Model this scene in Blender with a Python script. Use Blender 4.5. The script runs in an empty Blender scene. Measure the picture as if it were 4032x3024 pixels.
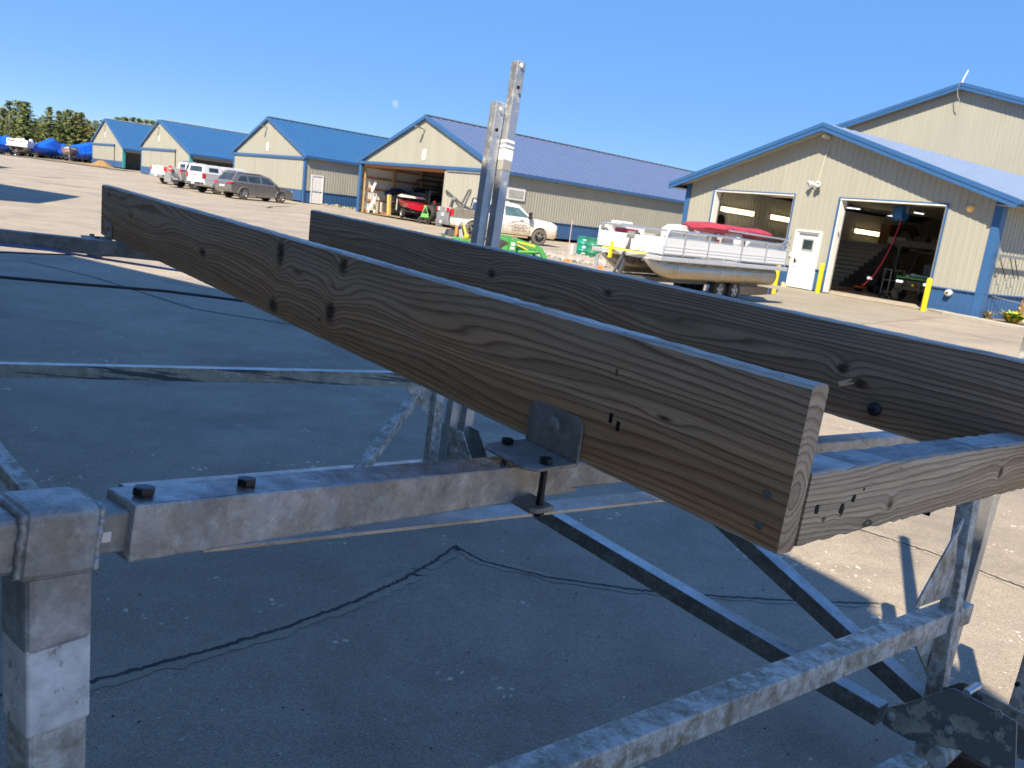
import bpy, bmesh, math, random
from mathutils import Vector, Matrix
from mathutils.geometry import tessellate_polygon
S = bpy.context.scene
COL = S.collection
PI = math.pi
rad = math.radians

# ------------------------------------------------------------------ camera
EYE = 1.47
FPX, PITCH, ROLL = 3186.2, rad(11.81), rad(6.983)
_f = Vector((0, math.cos(PITCH), -math.sin(PITCH)))
_r = Vector((1, 0, 0))
_d = Vector((0, -math.sin(PITCH), -math.cos(PITCH)))
_c, _s = math.cos(ROLL), math.sin(ROLL)
RT, DN, FW = _c*_r - _s*_d, _s*_r + _c*_d, _f
CAM = Vector((0, 0, EYE))
cd = bpy.data.cameras.new('camera'); cam = bpy.data.objects.new('camera', cd); COL.objects.link(cam)
m = Matrix((RT, -DN, -FW)).transposed().to_4x4(); m.translation = CAM
cam.matrix_world = m
cd.sensor_width = 36; cd.lens = FPX/4032*36
cd.clip_start = .05; cd.clip_end = 5000
cd.dof.use_dof = True; cd.dof.focus_distance = 1.45; cd.dof.aperture_fstop = 14
S.camera = cam
# ------------------------------------------------------------------ light
SUN_AZ, SUN_EL = rad(201), rad(46)
w = bpy.data.worlds.new('World'); S.world = w; w.use_nodes = True
nt = w.node_tree
sky = nt.nodes.new('ShaderNodeTexSky'); sky.sky_type = 'NISHITA'; sky.sun_disc = False
sky.sun_elevation = SUN_EL; sky.sun_rotation = SUN_AZ
sky.altitude = 5000; sky.air_density = 1; sky.dust_density = 0; sky.ozone_density = 3
# the whole sky is softly compressed (as a phone camera does) and a little more saturated
def _n(k, **kw):
    x = nt.nodes.new('ShaderNode'+k)
    for a, b in kw.items(): setattr(x, a, b)
    return x
_sep = _n('SeparateColor'); nt.links.new(sky.outputs[0], _sep.inputs[0])
_m1 = _n('Math', operation='MULTIPLY_ADD'); nt.links.new(_sep.outputs[2], _m1.inputs[0]); _m1.inputs[1].default_value = 1.2; _m1.inputs[2].default_value = 1
_m2 = _n('Math', operation='DIVIDE'); _m2.inputs[0].default_value = 2.5; nt.links.new(_m1.outputs[0], _m2.inputs[1])
_sc = _n('VectorMath', operation='SCALE'); nt.links.new(sky.outputs[0], _sc.inputs[0]); nt.links.new(_m2.outputs[0], _sc.inputs['Scale'])
_tn = _n('VectorMath', operation='MULTIPLY'); _tn.inputs[1].default_value = (.99, .985, .97); nt.links.new(_sc.outputs[0], _tn.inputs[0])
_hs = _n('HueSaturation'); _hs.inputs['Saturation'].default_value = 1.14; nt.links.new(_tn.outputs[0], _hs.inputs['Color'])
bg = nt.nodes['Background']; nt.links.new(_hs.outputs[0], bg.inputs[0]); bg.inputs[1].default_value = 0.15
sl = bpy.data.lights.new('sun', 'SUN'); sl.energy = 2.9; sl.angle = rad(.53); sl.color = (1, .875, .68)
so = bpy.data.objects.new('sun', sl); COL.objects.link(so)
TRAVEL = Vector((-math.sin(SUN_AZ)*math.cos(SUN_EL), -math.cos(SUN_AZ)*math.cos(SUN_EL), -math.sin(SUN_EL)))
so.rotation_euler = TRAVEL.to_track_quat('-Z', 'Y').to_euler(); so.location = (0, 0, 60)
S.view_settings.view_transform = 'Standard'; S.view_settings.look = 'None'
S.view_settings.exposure = 1.92; S.view_settings.gamma = 1; S.view_settings.use_curve_mapping = False
S.render.engine = 'CYCLES'
S.cycles.max_bounces = 6; S.cycles.diffuse_bounces = 3; S.cycles.glossy_bounces = 3
S.cycles.use_denoising = True

# ------------------------------------------------------------------ geometry of the place
def ray(px, py): return FW + RT*((px-2016)/FPX) + DN*((py-1512)/FPX)
def W(px, py, d): return CAM + ray(px, py)*d
def U(x, y): return (x*4032/2212, y*4032/2212)
def WU(x, y, d): return W(*U(x, y), d)
def _sp(v, k=6): return k*math.log1p(math.exp(max(-50, min(50, v/k))))
def gz(x, y):
    t = -.454*x + .891*y
    return .0165*(_sp(t-47)-_sp(t-150)) - .03*_sp(-x-60, 4) + .03*_sp(-x-95, 4)
def G(px, py, z=0.0):
    d = ray(px, py); return CAM + d*((z-EYE)/d.z)
def GG(px, py):
    z = 0
    for i in range(50):
        p = G(px, py, z); z = .5*z + .5*gz(p.x, p.y)
    return p
def GD(px, d):
    """ground point under the view direction of column px (at the horizon) at distance d"""
    py = 840.8 + (px-2016)*math.tan(ROLL)
    p = W(px, py, d); p.z = gz(p.x, p.y); return p
def onplane(px, py, P0, n):
    d = ray(px, py); return CAM + d*((P0-CAM).dot(n)/d.dot(n))
def crop(x0, y0, k): return lambda x, y: (x0+x*k, y0+y*k)
C1, C2, C3 = crop(0, 350, .36166), crop(600, 420, .36166), crop(1300, 400, .36166)
C4, C5, C6 = crop(2000, 600, .36166), crop(2600, 600, .36166), crop(3232, 700, .36166)
X3, X4, X5 = crop(0, 700, .5425), crop(1200, 1350, .5425), crop(0, 1750, .5425)
X7, X8 = crop(2832, 1450, .5425), crop(2832, 2124, .5425)
CB = crop(2400, 200, .7378)
Q1, Q2, Q3 = crop(1680, 700, .18083), crop(1900, 820, .18083), crop(1400, 620, .16275)

# ------------------------------------------------------------------ mesh helpers
class MB:
    def __init__(s): s.v = []; s.f = []; s.m = []; s.sm = []
    def add(s, vs, fs, mi=0, smooth=False):
        o = len(s.v); s.v += [tuple(v) for v in vs]
        for f in fs: s.f.append([o+i for i in f]); s.m.append(mi); s.sm.append(smooth)
        return s
    def box(s, c, d, R=None, mi=0):
        c = Vector(c); hx, hy, hz = d[0]/2, d[1]/2, d[2]/2
        vs = [Vector((x, y, z)) for x in (-hx, hx) for y in (-hy, hy) for z in (-hz, hz)]
        if R is not None: vs = [R @ v for v in vs]
        return s.add([v+c for v in vs], [(0, 1, 3, 2), (4, 6, 7, 5), (0, 4, 5, 1), (2, 3, 7, 6), (0, 2, 6, 4), (1, 5, 7, 3)], mi)
    def bb(s, x0, x1, y0, y1, z0, z1, mi=0):
        return s.box(((x0+x1)/2, (y0+y1)/2, (z0+z1)/2), (x1-x0, y1-y0, z1-z0), None, mi)
    def bar(s, a, b, wd, h, up=(0, 0, 1), mi=0):
        """box from a to b, section wd x h, centred"""
        a, b = Vector(a), Vector(b); d = b-a; L = d.length
        if L < 1e-6: return s
        x = d/L; u = Vector(up); y = u.cross(x)
        if y.length < 1e-4: y = Vector((1, 0, 0)).cross(x)
        if y.length < 1e-4: y = Vector((0, 1, 0)).cross(x)
        y.normalize(); z = x.cross(y)
        return s.box((a+b)/2, (L, wd, h), Matrix((x, y, z)).transposed(), mi)
    def cyl(s, a, b, r, n=12, r2=None, mi=0, cap=True):
        a, b = Vector(a), Vector(b); x = (b-a).normalized()
        y = x.orthogonal().normalized(); z = x.cross(y); r2 = r if r2 is None else r2
        vs = []
        for p, q in ((a, r), (b, r2)):
            for i in range(n):
                t = 2*PI*i/n; vs.append(p+(y*math.cos(t)+z*math.sin(t))*q)
        s.add(vs, [(i, (i+1) % n, n+(i+1) % n, n+i) for i in range(n)], mi, n > 7)
        if cap: s.add(vs, [tuple(range(n-1, -1, -1)), tuple(range(n, 2*n))], mi)
        return s
    def tube(s, pts, r, n=8, mi=0):
        pts = [Vector(p) for p in pts]; vs = []; fs = []; k = len(pts)
        y = None
        for i, p in enumerate(pts):
            t = (pts[min(i+1, k-1)]-pts[max(i-1, 0)]).normalized()
            if y is None: y = t.orthogonal().normalized()
            y = (y - t*y.dot(t)).normalized(); z = t.cross(y)
            for j in range(n):
                a = 2*PI*j/n; vs.append(p+(y*math.cos(a)+z*math.sin(a))*r)
        for i in range(k-1):
            for j in range(n): fs.append((i*n+j, i*n+(j+1) % n, (i+1)*n+(j+1) % n, (i+1)*n+j))
        s.add(vs, fs, mi, True)
        return s.add(vs, [tuple(range(n-1, -1, -1)), tuple(range((k-1)*n, k*n))], mi)
    def prism(s, poly, a, b, mi=0):
        """poly of 3D points, swept by vector from offset a to b"""
        a, b = Vector(a), Vector(b); n = len(poly); P = [Vector(p) for p in poly]
        vs = [p+a for p in P]+[p+b for p in P]
        tr = tessellate_polygon([P])
        fs = [(i, (i+1) % n, n+(i+1) % n, n+i) for i in range(n)]
        fs += [tuple(t) for t in tr]+[tuple(n+i for i in reversed(t)) for t in tr]
        return s.add(vs, fs, mi)
    def lathe(s, prof, c, ax, n=24, mi=0, smooth=True):
        """prof [(r, h)] round axis ax through c"""
        ax = Vector(ax).normalized(); y = ax.orthogonal().normalized(); z = ax.cross(y); c = Vector(c)
        vs = [c+ax*h+(y*math.cos(2*PI*j/n)+z*math.sin(2*PI*j/n))*r for r, h in prof for j in range(n)]
        fs = [(i*n+j, i*n+(j+1) % n, (i+1)*n+(j+1) % n, (i+1)*n+j) for i in range(len(prof)-1) for j in range(n)]
        return s.add(vs, fs, mi, smooth)
    def loft(s, rings, mi=0, smooth=False, closed=True, caps=True):
        n = len(rings[0]); vs = [p for r in rings for p in r]; k = n if closed else n-1
        s.add(vs, [(i*n+j, i*n+(j+1) % n, (i+1)*n+(j+1) % n, (i+1)*n+j) for i in range(len(rings)-1) for j in range(k)], mi, smooth)
        if caps and closed:
            for r in (rings[0], rings[-1]):
                s.add(r, [tuple(t) for t in tessellate_polygon([[Vector(p) for p in r]])], mi)
        return s
    def ball(s, c, r, n=10, mi=0, sc=(1, 1, 1)):
        c = Vector(c); vs = []
        for i in range(n//2+1):
            t = PI*i/(n//2)
            for j in range(n):
                a = 2*PI*j/n; vs.append(c+Vector((r*sc[0]*math.sin(t)*math.cos(a), r*sc[1]*math.sin(t)*math.sin(a), r*sc[2]*math.cos(t))))
        return s.add(vs, [(i*n+j, i*n+(j+1) % n, (i+1)*n+(j+1) % n, (i+1)*n+j) for i in range(n//2) for j in range(n)], mi, True)
    def mesh(s, name, mats):
        me = bpy.data.meshes.new(name); me.from_pydata(s.v, [], s.f)
        for x in (mats if isinstance(mats, (list, tuple)) else [mats]): me.materials.append(x)
        me.polygons.foreach_set('material_index', s.m); me.polygons.foreach_set('use_smooth', s.sm)
        bm = bmesh.new(); bm.from_mesh(me); bmesh.ops.recalc_face_normals(bm, faces=bm.faces); bm.to_mesh(me); bm.free()
        me.update(); return me
    def build(s, name, mats, parent=None, bevel=0, seg=2, loc=None):
        o = bpy.data.objects.new(name, s.mesh(name, mats)); COL.objects.link(o)
        if parent is not None: o.parent = parent
        if loc is not None: o.location = loc
        if bevel:
            b = o.modifiers.new('bevel', 'BEVEL'); b.width = bevel; b.segments = seg; b.limit_method = 'ANGLE'; b.angle_limit = rad(30)
        return o
def tag(o, label=None, cat=None, group=None, kind=None):
    if label: o['label'] = label
    if cat: o['category'] = cat
    if group: o['group'] = group
    if kind: o['kind'] = kind
    return o
def thing(name, label, cat, loc=(0, 0, 0), rz=0, group=None):
    o = bpy.data.objects.new(name, None); COL.objects.link(o); o.empty_display_size = .2
    o.location = loc; o.rotation_euler = (0, 0, rz)
    return tag(o, label, cat, group)
def inst(mesh, name, parent=None, loc=(0, 0, 0), rot=None, scale=None):
    o = bpy.data.objects.new(name, mesh); COL.objects.link(o)
    if parent is not None: o.parent = parent
    o.location = loc
    if rot is not None: o.rotation_euler = rot
    if scale is not None: o.scale = scale
    return o
def copy_tree(o, parent=None):
    c = o.copy(); COL.objects.link(c)
    if parent is not None: c.parent = parent
    for ch in o.children: copy_tree(ch, c)
    return c

# ------------------------------------------------------------------ materials
class N:
    """small node-building helper"""
    def __init__(s, name):
        s.m = bpy.data.materials.new(name); s.m.use_nodes = True; s.t = s.m.node_tree
        s.b = s.t.nodes['Principled BSDF']; s.tc = s.t.nodes.new('ShaderNodeTexCoord'); s.o = s.tc.outputs['Object']
    def n(s, k, **kw):
        x = s.t.nodes.new('ShaderNode'+k)
        for a, b in kw.items(): setattr(x, a, b)
        return x
    def l(s, a, b): s.t.links.new(a, b)
    def val(s, sock, v):
        if hasattr(v, 'is_output') or isinstance(v, bpy.types.NodeSocket): s.l(v, sock)
        else: sock.default_value = v
    def math(s, op, a, b=0.0, c=None, clamp=False):
        x = s.n('Math', operation=op, use_clamp=clamp); s.val(x.inputs[0], a); s.val(x.inputs[1], b)
        if c is not None: s.val(x.inputs[2], c)
        return x.outputs[0]
    def noise(s, scale, detail=3, rough=.55, vec=None, sc=None, w=0):
        v = vec or s.o
        if sc or w:
            mp = s.n('Mapping'); s.l(v, mp.inputs[0]); mp.inputs['Scale'].default_value = sc or (1, 1, 1); mp.inputs['Location'].default_value = (w, w*1.7, w*.6); v = mp.outputs[0]
        x = s.n('TexNoise'); s.l(v, x.inputs['Vector']); x.inputs['Scale'].default_value = scale; x.inputs['Detail'].default_value = detail; x.inputs['Roughness'].default_value = rough
        return x.outputs['Fac']
    def ramp(s, f, stops, interp='LINEAR'):
        x = s.n('ValToRGB'); s.l(f, x.inputs[0]); e = x.color_ramp.elements; x.color_ramp.interpolation = interp
        while len(e) < len(stops): e.new(.5)
        for q, (p, c) in zip(e, stops):
            q.position = p; q.color = (c, c, c, 1) if not isinstance(c, tuple) else (*c[:3], 1)
        return x.outputs[0]
    def mix(s, f, a, b, mode='MIX'):
        x = s.n('Mix', data_type='RGBA', blend_type=mode); s.val(x.inputs[0], f)
        for i, c in ((6, a), (7, b)): s.val(x.inputs[i], (*c, 1) if isinstance(c, tuple) else c)
        return x.outputs[2]
    def bump(s, h, strength=.3, dist=.01):
        x = s.n('Bump'); s.l(h, x.inputs['Height']); x.inputs['Strength'].default_value = strength; x.inputs['Distance'].default_value = dist
        s.l(x.outputs[0], s.b.inputs['Normal'])
    def sep(s, v=None):
        x = s.n('SeparateXYZ'); s.l(v or s.o, x.inputs[0]); return x.outputs
    def set(s, color=None, rough=None, metal=None, spec=None):
        for k, v in (('Base Color', color), ('Roughness', rough), ('Metallic', metal), ('Specular IOR Level', spec)):
            if v is not None: s.val(s.b.inputs[k], (*v, 1) if isinstance(v, tuple) else v)
        return s.m
_mc = {}
def plain(name, col, rough=.5, metal=0, var=.12, scale=3, emit=0, bump=0, coat=0, dirt=None):
    """painted / plastic / rubber surface with slight uneven wear"""
    if name in _mc: return _mc[name]
    k = N(name)
    f = k.noise(scale, 4)
    a = tuple(c*(1-var) for c in col); b = tuple(min(1, c*(1+var)) for c in col)
    c = k.mix(k.ramp(f, [(.3, 0.0), (.7, 1.0)]), a, b)
    if dirt:
        z = k.sep()[2]; g = k.math('ADD', z, k.math('MULTIPLY', k.math('SUBTRACT', k.noise(2.5, 4, w=3), .5), .5))
        c = k.mix(k.ramp(g, [(dirt[1], .92), (dirt[2], 0.0)]), c, dirt[0])
    r = k.ramp(k.noise(scale*3, 3, w=5), [(.25, max(.02, rough*.8)), (.75, min(1, rough*1.2))])
    k.set(c, r, metal)
    if emit: k.b.inputs['Emission Color'].default_value = (*col, 1); k.b.inputs['Emission Strength'].default_value = emit
    if coat: k.b.inputs['Coat Weight'].default_value = coat; k.b.inputs['Coat Roughness'].default_value = .06
    if bump: k.bump(k.noise(scale*20, 3), bump, .004)
    _mc[name] = k.m; return k.m
def glass(name, col=(.02, .03, .035), rough=.06):
    if name in _mc: return _mc[name]
    k = N(name); k.set(k.mix(k.ramp(k.noise(1.5, 2), [(.35, 0.0), (.65, 1.0)]), col, tuple(c*1.7 for c in col)), rough, 0, .8)
    _mc[name] = k.m; return k.m
def asphalt_mat(name, base=(.375, .318, .24), dark=.78):
    k = N(name); o = k.n('NewGeometry').outputs['Position']
    def vor(s):
        v = k.n('TexVoronoi'); k.l(o, v.inputs['Vector']); v.inputs['Scale'].default_value = s
        return v, k.sep(v.outputs['Color'])[0]
    v, c1 = vor(210); v2, c2 = vor(62)
    wob = k.noise(3.2, 4, .6, o, w=11)
    stone = k.ramp(c1, [(.0, .74), (.5, .95), (.86, 1.06), (.97, 1.15), (.99, 1.4)])
    big_st = k.ramp(k.math('MULTIPLY', c2, k.ramp(wob, [(.35, .8), (.65, 1.03)])), [(.0, .95), (.93, 1.0), (.972, 1.12), (.99, 2.3)])
    edge = k.ramp(v.outputs['Distance'], [(.0, 1.05), (.5, .93), (.8, .74)])
    big = k.ramp(k.noise(.3, 6, .62, o), [(.3, dark), (.5, 1.0), (.72, 1.16)])
    stain = k.ramp(k.noise(1.1, 6, .68, o, w=21), [(.36, .8), (.5, 1.0)])
    mid = k.ramp(k.noise(5.5, 5, .7, o), [(.3, .88), (.7, 1.08)])
    trk = k.ramp(k.noise(.9, 4, .6, o, sc=(.25, 1, 1)), [(.3, .9), (.65, 1.06)])
    dust = k.ramp(k.noise(.55, 5, .65, o, w=5), [(.5, 0.0), (.72, .14)])
    f = k.math('MULTIPLY', k.math('MULTIPLY', k.math('MULTIPLY', stone, big_st), edge), k.math('MULTIPLY', k.math('MULTIPLY', big, stain), k.math('MULTIPLY', mid, trk)))
    c = k.n('VectorMath', operation='SCALE'); c.inputs[0].default_value = base; k.l(f, c.inputs['Scale'])
    col = k.mix(dust, c.outputs[0], tuple(min(1, x*1.15) for x in base))
    wet = k.ramp(k.noise(.8, 5, .6, o, w=9), [(.50, .72), (.70, .45)])
    k.set(col, wet, 0, .55)
    h = k.math('ADD', k.math('MULTIPLY', v.outputs['Distance'], -1.0), k.math('MULTIPLY', k.noise(34, 4, .7, o), .8))
    k.bump(h, .5, .005)
    return k.m
def ground_mat(name, ca, cb, scale=6, grit=60, rough=.95, bumpd=.02):
    k = N(name); o = k.n('NewGeometry').outputs['Position']
    f = k.ramp(k.noise(scale*.12, 5, .6, o), [(.3, 0.0), (.7, 1.0)])
    c = k.mix(f, ca, cb); g = k.ramp(k.noise(grit, 3, .7, o), [(.3, .72), (.7, 1.25)])
    x = k.n('VectorMath', operation='SCALE'); k.l(c, x.inputs[0]); k.l(g, x.inputs['Scale'])
    k.set(x.outputs[0], rough, 0, .2); k.bump(k.noise(grit, 4, .7, o), .5, bumpd)
    return k.m
def metal_mat(name, col=(.27, .28, .28), stain=(.12, .10, .075), pale=(.5, .49, .45), rough=.5, metal=.55, amt=.55, sc=9, strip=None):
    """weathered galvanised steel: mineral bloom, brown film, scratches"""
    k = N(name); o = k.n('NewGeometry').outputs['Position']
    a = k.ramp(k.noise(sc, 6, .68, o), [(.42, 0.0), (.62, 1.0)])
    b = k.ramp(k.noise(sc*2.7, 6, .72, o, w=4), [(.52, 0.0), (.66, 1.0)])
    d = k.ramp(k.noise(sc*.45, 5, .62, o, w=8), [(.5, 0.0), (.56, 1.0)])
    fine = k.ramp(k.noise(160, 3, .7, o), [(.2, .82), (.8, 1.16)])
    c = k.mix(k.math('MULTIPLY', a, amt), col, stain)
    c = k.mix(k.math('MULTIPLY', b, .6*amt+.12), c, pale)
    c = k.mix(k.math('MULTIPLY', d, .45*amt), c, tuple(x*.55 for x in stain))
    x = k.n('VectorMath', operation='SCALE'); k.l(c, x.inputs[0]); k.l(fine, x.inputs['Scale'])
    r = k.ramp(k.noise(sc*2, 4, .6, o, w=2), [(.3, rough*.72), (.7, min(1, rough*1.35))])
    mt = k.math('MULTIPLY', k.math('SUBTRACT', 1.0, k.math('MULTIPLY', b, .8)), metal)
    k.set(x.outputs[0], r, mt, .5)
    k.bump(k.math('ADD', k.noise(sc*6, 5, .7, o), k.math('MULTIPLY', d, .35)), .22, .003)
    return k.m
def peel_mat(name, paint=(.055, .075, .095), bare=(.42, .40, .33), sc=(7, 7, 26), lim=.5):
    """old dark coating flaking off pale bare metal"""
    k = N(name); o = k.n('NewGeometry').outputs['Position']
    f = k.ramp(k.noise(1, 6, .66, o, sc=sc), [(lim-.012, 0.0), (lim+.012, 1.0)])
    cr = k.ramp(k.noise(22, 5, .7, o), [(.3, .6), (.7, 1.2)])
    b = k.n('VectorMath', operation='SCALE'); b.inputs[0].default_value = bare; k.l(cr, b.inputs['Scale'])
    k.set(k.mix(f, b.outputs[0], paint), k.ramp(f, [(0, .75), (1, .38)]), 0, .4)
    k.bump(k.math('ADD', f, k.math('MULTIPLY', k.noise(60, 4, .7, o), .4)), .3, .0015)
    return k.m
def steel_panel(name, col, rough=.42, var=.05):
    k = N(name); o = k.n('NewGeometry').outputs['Position']
    f = k.ramp(k.noise(1.2, 4, .6, o, sc=(1, 1, .18)), [(.3, 1-var), (.7, 1+var)])
    st = k.ramp(k.noise(5, 5, .7, o, sc=(1, 1, .06)), [(.35, .965), (.7, 1.02)])
    zz = k.sep(o)[2]
    spl = k.ramp(k.math('ADD', zz, k.math('MULTIPLY', k.noise(3, 4, .6, o), .5)), [(.3, .86), (.62, 1.0)])
    x = k.n('VectorMath', operation='SCALE'); x.inputs[0].default_value = col; k.l(k.math('MULTIPLY', k.math('MULTIPLY', f, st), spl), x.inputs['Scale'])
    k.set(x.outputs[0], rough, 0, .35); k.b.inputs['Coat Weight'].default_value = .0
    k.bump(k.noise(2.2, 3, .5, o, sc=(1, 1, .3)), .06, .02)
    return k.m
def wood_mat(name, knots, freq=76, z0=0, seed=0, grey=(.56, .425, .30), brown=(.64, .355, .165), late=(.21, .10, .05), wear=.5, zsplit=(-.075, .10), end=False, warp=.15):
    """flat-sawn softwood: growth rings contoured over the face, bent round knots, fine checks along the grain"""
    k = N(name); x, y, z = k.sep()[:3]
    h = k.math('ADD', z, k.math('MULTIPLY', k.math('SUBTRACT', k.noise(1, 1, .4, sc=(.95, 0, 4.4), w=seed), .5), warp))
    h = k.math('ADD', h, k.math('MULTIPLY', k.math('SUBTRACT', k.noise(1, 3, .55, sc=(3.2, 0, 20), w=seed+3), .5), .013))
    dark = None
    for (kx, kz, sx, sz, amp, core) in knots:
        ex = k.math('DIVIDE', k.math('SUBTRACT', x, kx), sx); ez = k.math('DIVIDE', k.math('SUBTRACT', z, kz), sz)
        q = k.math('ADD', k.math('MULTIPLY', ex, ex), k.math('MULTIPLY', ez, ez))
        if core:
            q = k.math('ADD', q, k.math('MULTIPLY', k.math('SUBTRACT', k.noise(1, 4, .7, sc=(30, 0, 60), w=seed+kx), .5), .55))
            cx = k.math('POWER', 2.71828, k.math('MULTIPLY', k.math('MULTIPLY', q, q), -14.0/(core*core)))
            dark = cx if dark is None else k.math('MAXIMUM', dark, cx)
        if amp: h = k.math('ADD', h, k.math('MULTIPLY', k.math('POWER', 2.71828, k.math('MULTIPLY', q, -1.0)), amp))
    if end:
        ry = k.math('SUBTRACT', y, end[0]); rz = k.math('SUBTRACT', z, end[1])
        h = k.math('SQRT', k.math('ADD', k.math('MULTIPLY', ry, ry), k.math('MULTIPLY', k.math('MULTIPLY', rz, rz), .35)))
        h = k.math('ADD', h, k.math('MULTIPLY', k.noise(1, 2, .5, sc=(9, 9, 9)), .02))
    spacing = k.math('MULTIPLY', k.noise(1, 2, .5, sc=(.5, .5, 9), w=seed+7), 5.0)
    rc = k.math('ADD', k.math('MULTIPLY', h, freq), spacing); ring = k.math('FRACT', rc)
    wn = k.n('TexWhiteNoise', noise_dimensions='1D'); k.l(k.math('FLOOR', rc), wn.inputs['W']); band = k.math('MULTIPLY_ADD', wn.outputs['Value'], .34, .80)
    lw = k.ramp(ring, [(0, .15), (.25, .0), (.55, .15), (.76, .65), (.87, 1.0), (.94, .75), (1, .15)])
    lw = k.math('MULTIPLY', lw, k.ramp(k.noise(1, 3, .6, sc=(2.2, 1, 26), w=seed+15), [(.3, .62), (.6, 1.0)]))
    fib = k.noise(1, 5, .75, sc=(7, 60, 520), w=seed+1)
    if end: fib = k.noise(1, 4, .7, sc=(100, 300, 300))
    t = k.math('ADD', z, k.math('MULTIPLY', k.math('SUBTRACT', k.noise(1, 4, .6, sc=(1.6, 0, 7), w=seed+5), .5), .22))
    base = k.mix(k.math('DIVIDE', k.math('SUBTRACT', t, zsplit[0]), zsplit[1]-zsplit[0], clamp=True), brown, grey)
    base = k.mix(k.ramp(k.noise(1, 5, .7, sc=(2, 10, 40), w=seed+9), [(.42, 0.0), (.8, .6)]), base, tuple(min(1, q*1.3) for q in grey))
    base = k.mix(k.ramp(k.noise(1, 4, .65, sc=(1.2, 5, 9), w=seed+19), [(.5, 0.0), (.75, .45)]), base, tuple(q*.62 for q in brown))
    bs = k.n('VectorMath', operation='SCALE'); k.l(base, bs.inputs[0]); k.l(band, bs.inputs['Scale'])
    c = k.mix(k.math('MULTIPLY', lw, .86), bs.outputs[0], late)
    fr = k.ramp(fib, [(.22, .58), (.5, .98), (.8, 1.36)])
    if dark is not None: c = k.mix(k.math('MULTIPLY', dark, .9), c, k.mix(k.ramp(k.noise(1, 5, .75, sc=(60, 30, 40), w=seed+31), [(.42, 0.0), (.6, 1.0)]), (.012, .009, .008), (.10, .05, .03)))
    chk = k.ramp(k.noise(1, 5, .8, sc=(5, 30, 330), w=seed+23), [(.67, 0.0), (.71, .8)])
    blk = k.ramp(k.noise(1, 6, .75, sc=(7, 20, 75), w=seed+12), [(.63, 0.0), (.72, .75*wear)])
    c = k.mix(k.math('MAXIMUM', blk, k.math('MULTIPLY', chk, .55+.4*wear)), c, (.03, .022, .018))
    v = k.n('VectorMath', operation='SCALE'); k.l(c, v.inputs[0]); k.l(fr, v.inputs['Scale'])
    k.set(v.outputs[0], k.ramp(fib, [(.3, .85), (.7, .62)]), 0, .3)
    k.bump(k.math('ADD', k.math('MULTIPLY', lw, .5), k.math('SUBTRACT', k.math('MULTIPLY', fib, 1.1), k.math('ADD', k.math('MULTIPLY', blk, 1.0), chk))), .55, .0022)
    return k.m

TAN = steel_panel('tan_siding', (.305, .298, .252))
TAN2 = steel_panel('tan_door_siding', (.318, .31, .263), var=.03)
BLUE = steel_panel('blue_trim', (.032, .098, .235), .35)
BLUE2 = steel_panel('blue_wainscot', (.03, .085, .205), .4)
ROOF = steel_panel('blue_roof', (.024, .088, .21), .38)
ROOF2 = steel_panel('sky_paled_blue_roof', (.085, .118, .22), .36)  # paler blue has the glancing sky reflection put into the colour
WHITE = plain('white_paint', (.62, .62, .61), .35, var=.03)
GREYM = plain('grey_steel', (.22, .225, .23), .45, .4)
ALU = plain('aluminium', (.62, .63, .64), .32, .85, var=.08)
CHROME = plain('chrome', (.75, .76, .77), .12, 1, var=.03)
BLACK = plain('black_plastic', (.015, .015, .016), .5)
RUBBER = plain('tyre_rubber', (.028, .027, .026), .85, var=.25, bump=.2)
DUSTY = plain('dusty_tyre', (.11, .10, .085), .9, var=.25, bump=.2)
TIMBER = plain('interior_timber', (.42, .19, .075), .8, var=.2, scale=6)
TIMBERD = plain('dark_timber', (.22, .09, .045), .8, var=.2, scale=6)
YELLOW = plain('yellow_paint', (.62, .47, .006), .4, var=.05)
GREEN = plain('tractor_green', (.026, .19, .022), .35, var=.1, coat=.3)
TYEL = plain('tractor_yellow', (.58, .42, .008), .4)
RED = plain('red_lens', (.45, .015, .02), .2)
ORANGE = plain('orange_plastic', (.85, .16, .015), .45)
CONC = ground_mat('concrete', (.235, .205, .155), (.29, .258, .205), 6, 90, .85, .006)
CONCW = ground_mat('pale_concrete', (.36, .34, .28), (.40, .38, .33), 6, 90, .85, .006)
GLASS = glass('dark_glass'); GLASSB = glass('tinted_glass', (.05, .09, .10))
# ------------------------------------------------------------------ ground
def sheet(name, xs, ys, mat_, zoff=0, clip=None):
    mb = MB(); nx, ny = len(xs), len(ys)
    vs = [(x, y, gz(x, y)+zoff) for y in ys for x in xs]
    fs = [(j*nx+i, j*nx+i+1, (j+1)*nx+i+1, (j+1)*nx+i) for j in range(ny-1) for i in range(nx-1)]
    if clip: fs = [f for f in fs if clip(sum(vs[i][0] for i in f)/4, sum(vs[i][1] for i in f)/4)]
    mb.add(vs, fs, 0, True); return tag(mb.build(name, mat_), kind='structure')
ASPH = asphalt_mat('worn_asphalt')
xs = [-900, -600, -400, -300, -240, -200]+[-170+5*i for i in range(52)]+[100, 130, 170, 230, 300, 420, 600, 900]
ys = [-80, -50, -30, -15]+[-8+4*i for i in range(50)]+[205, 225, 260, 320, 420, 600, 900, 1400, 2200]
sheet('ground', xs, ys, ASPH)
GRAV = ground_mat('dirt_ground', (.25, .195, .125), (.19, .15, .10), 5, 18, .95, .03)
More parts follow.
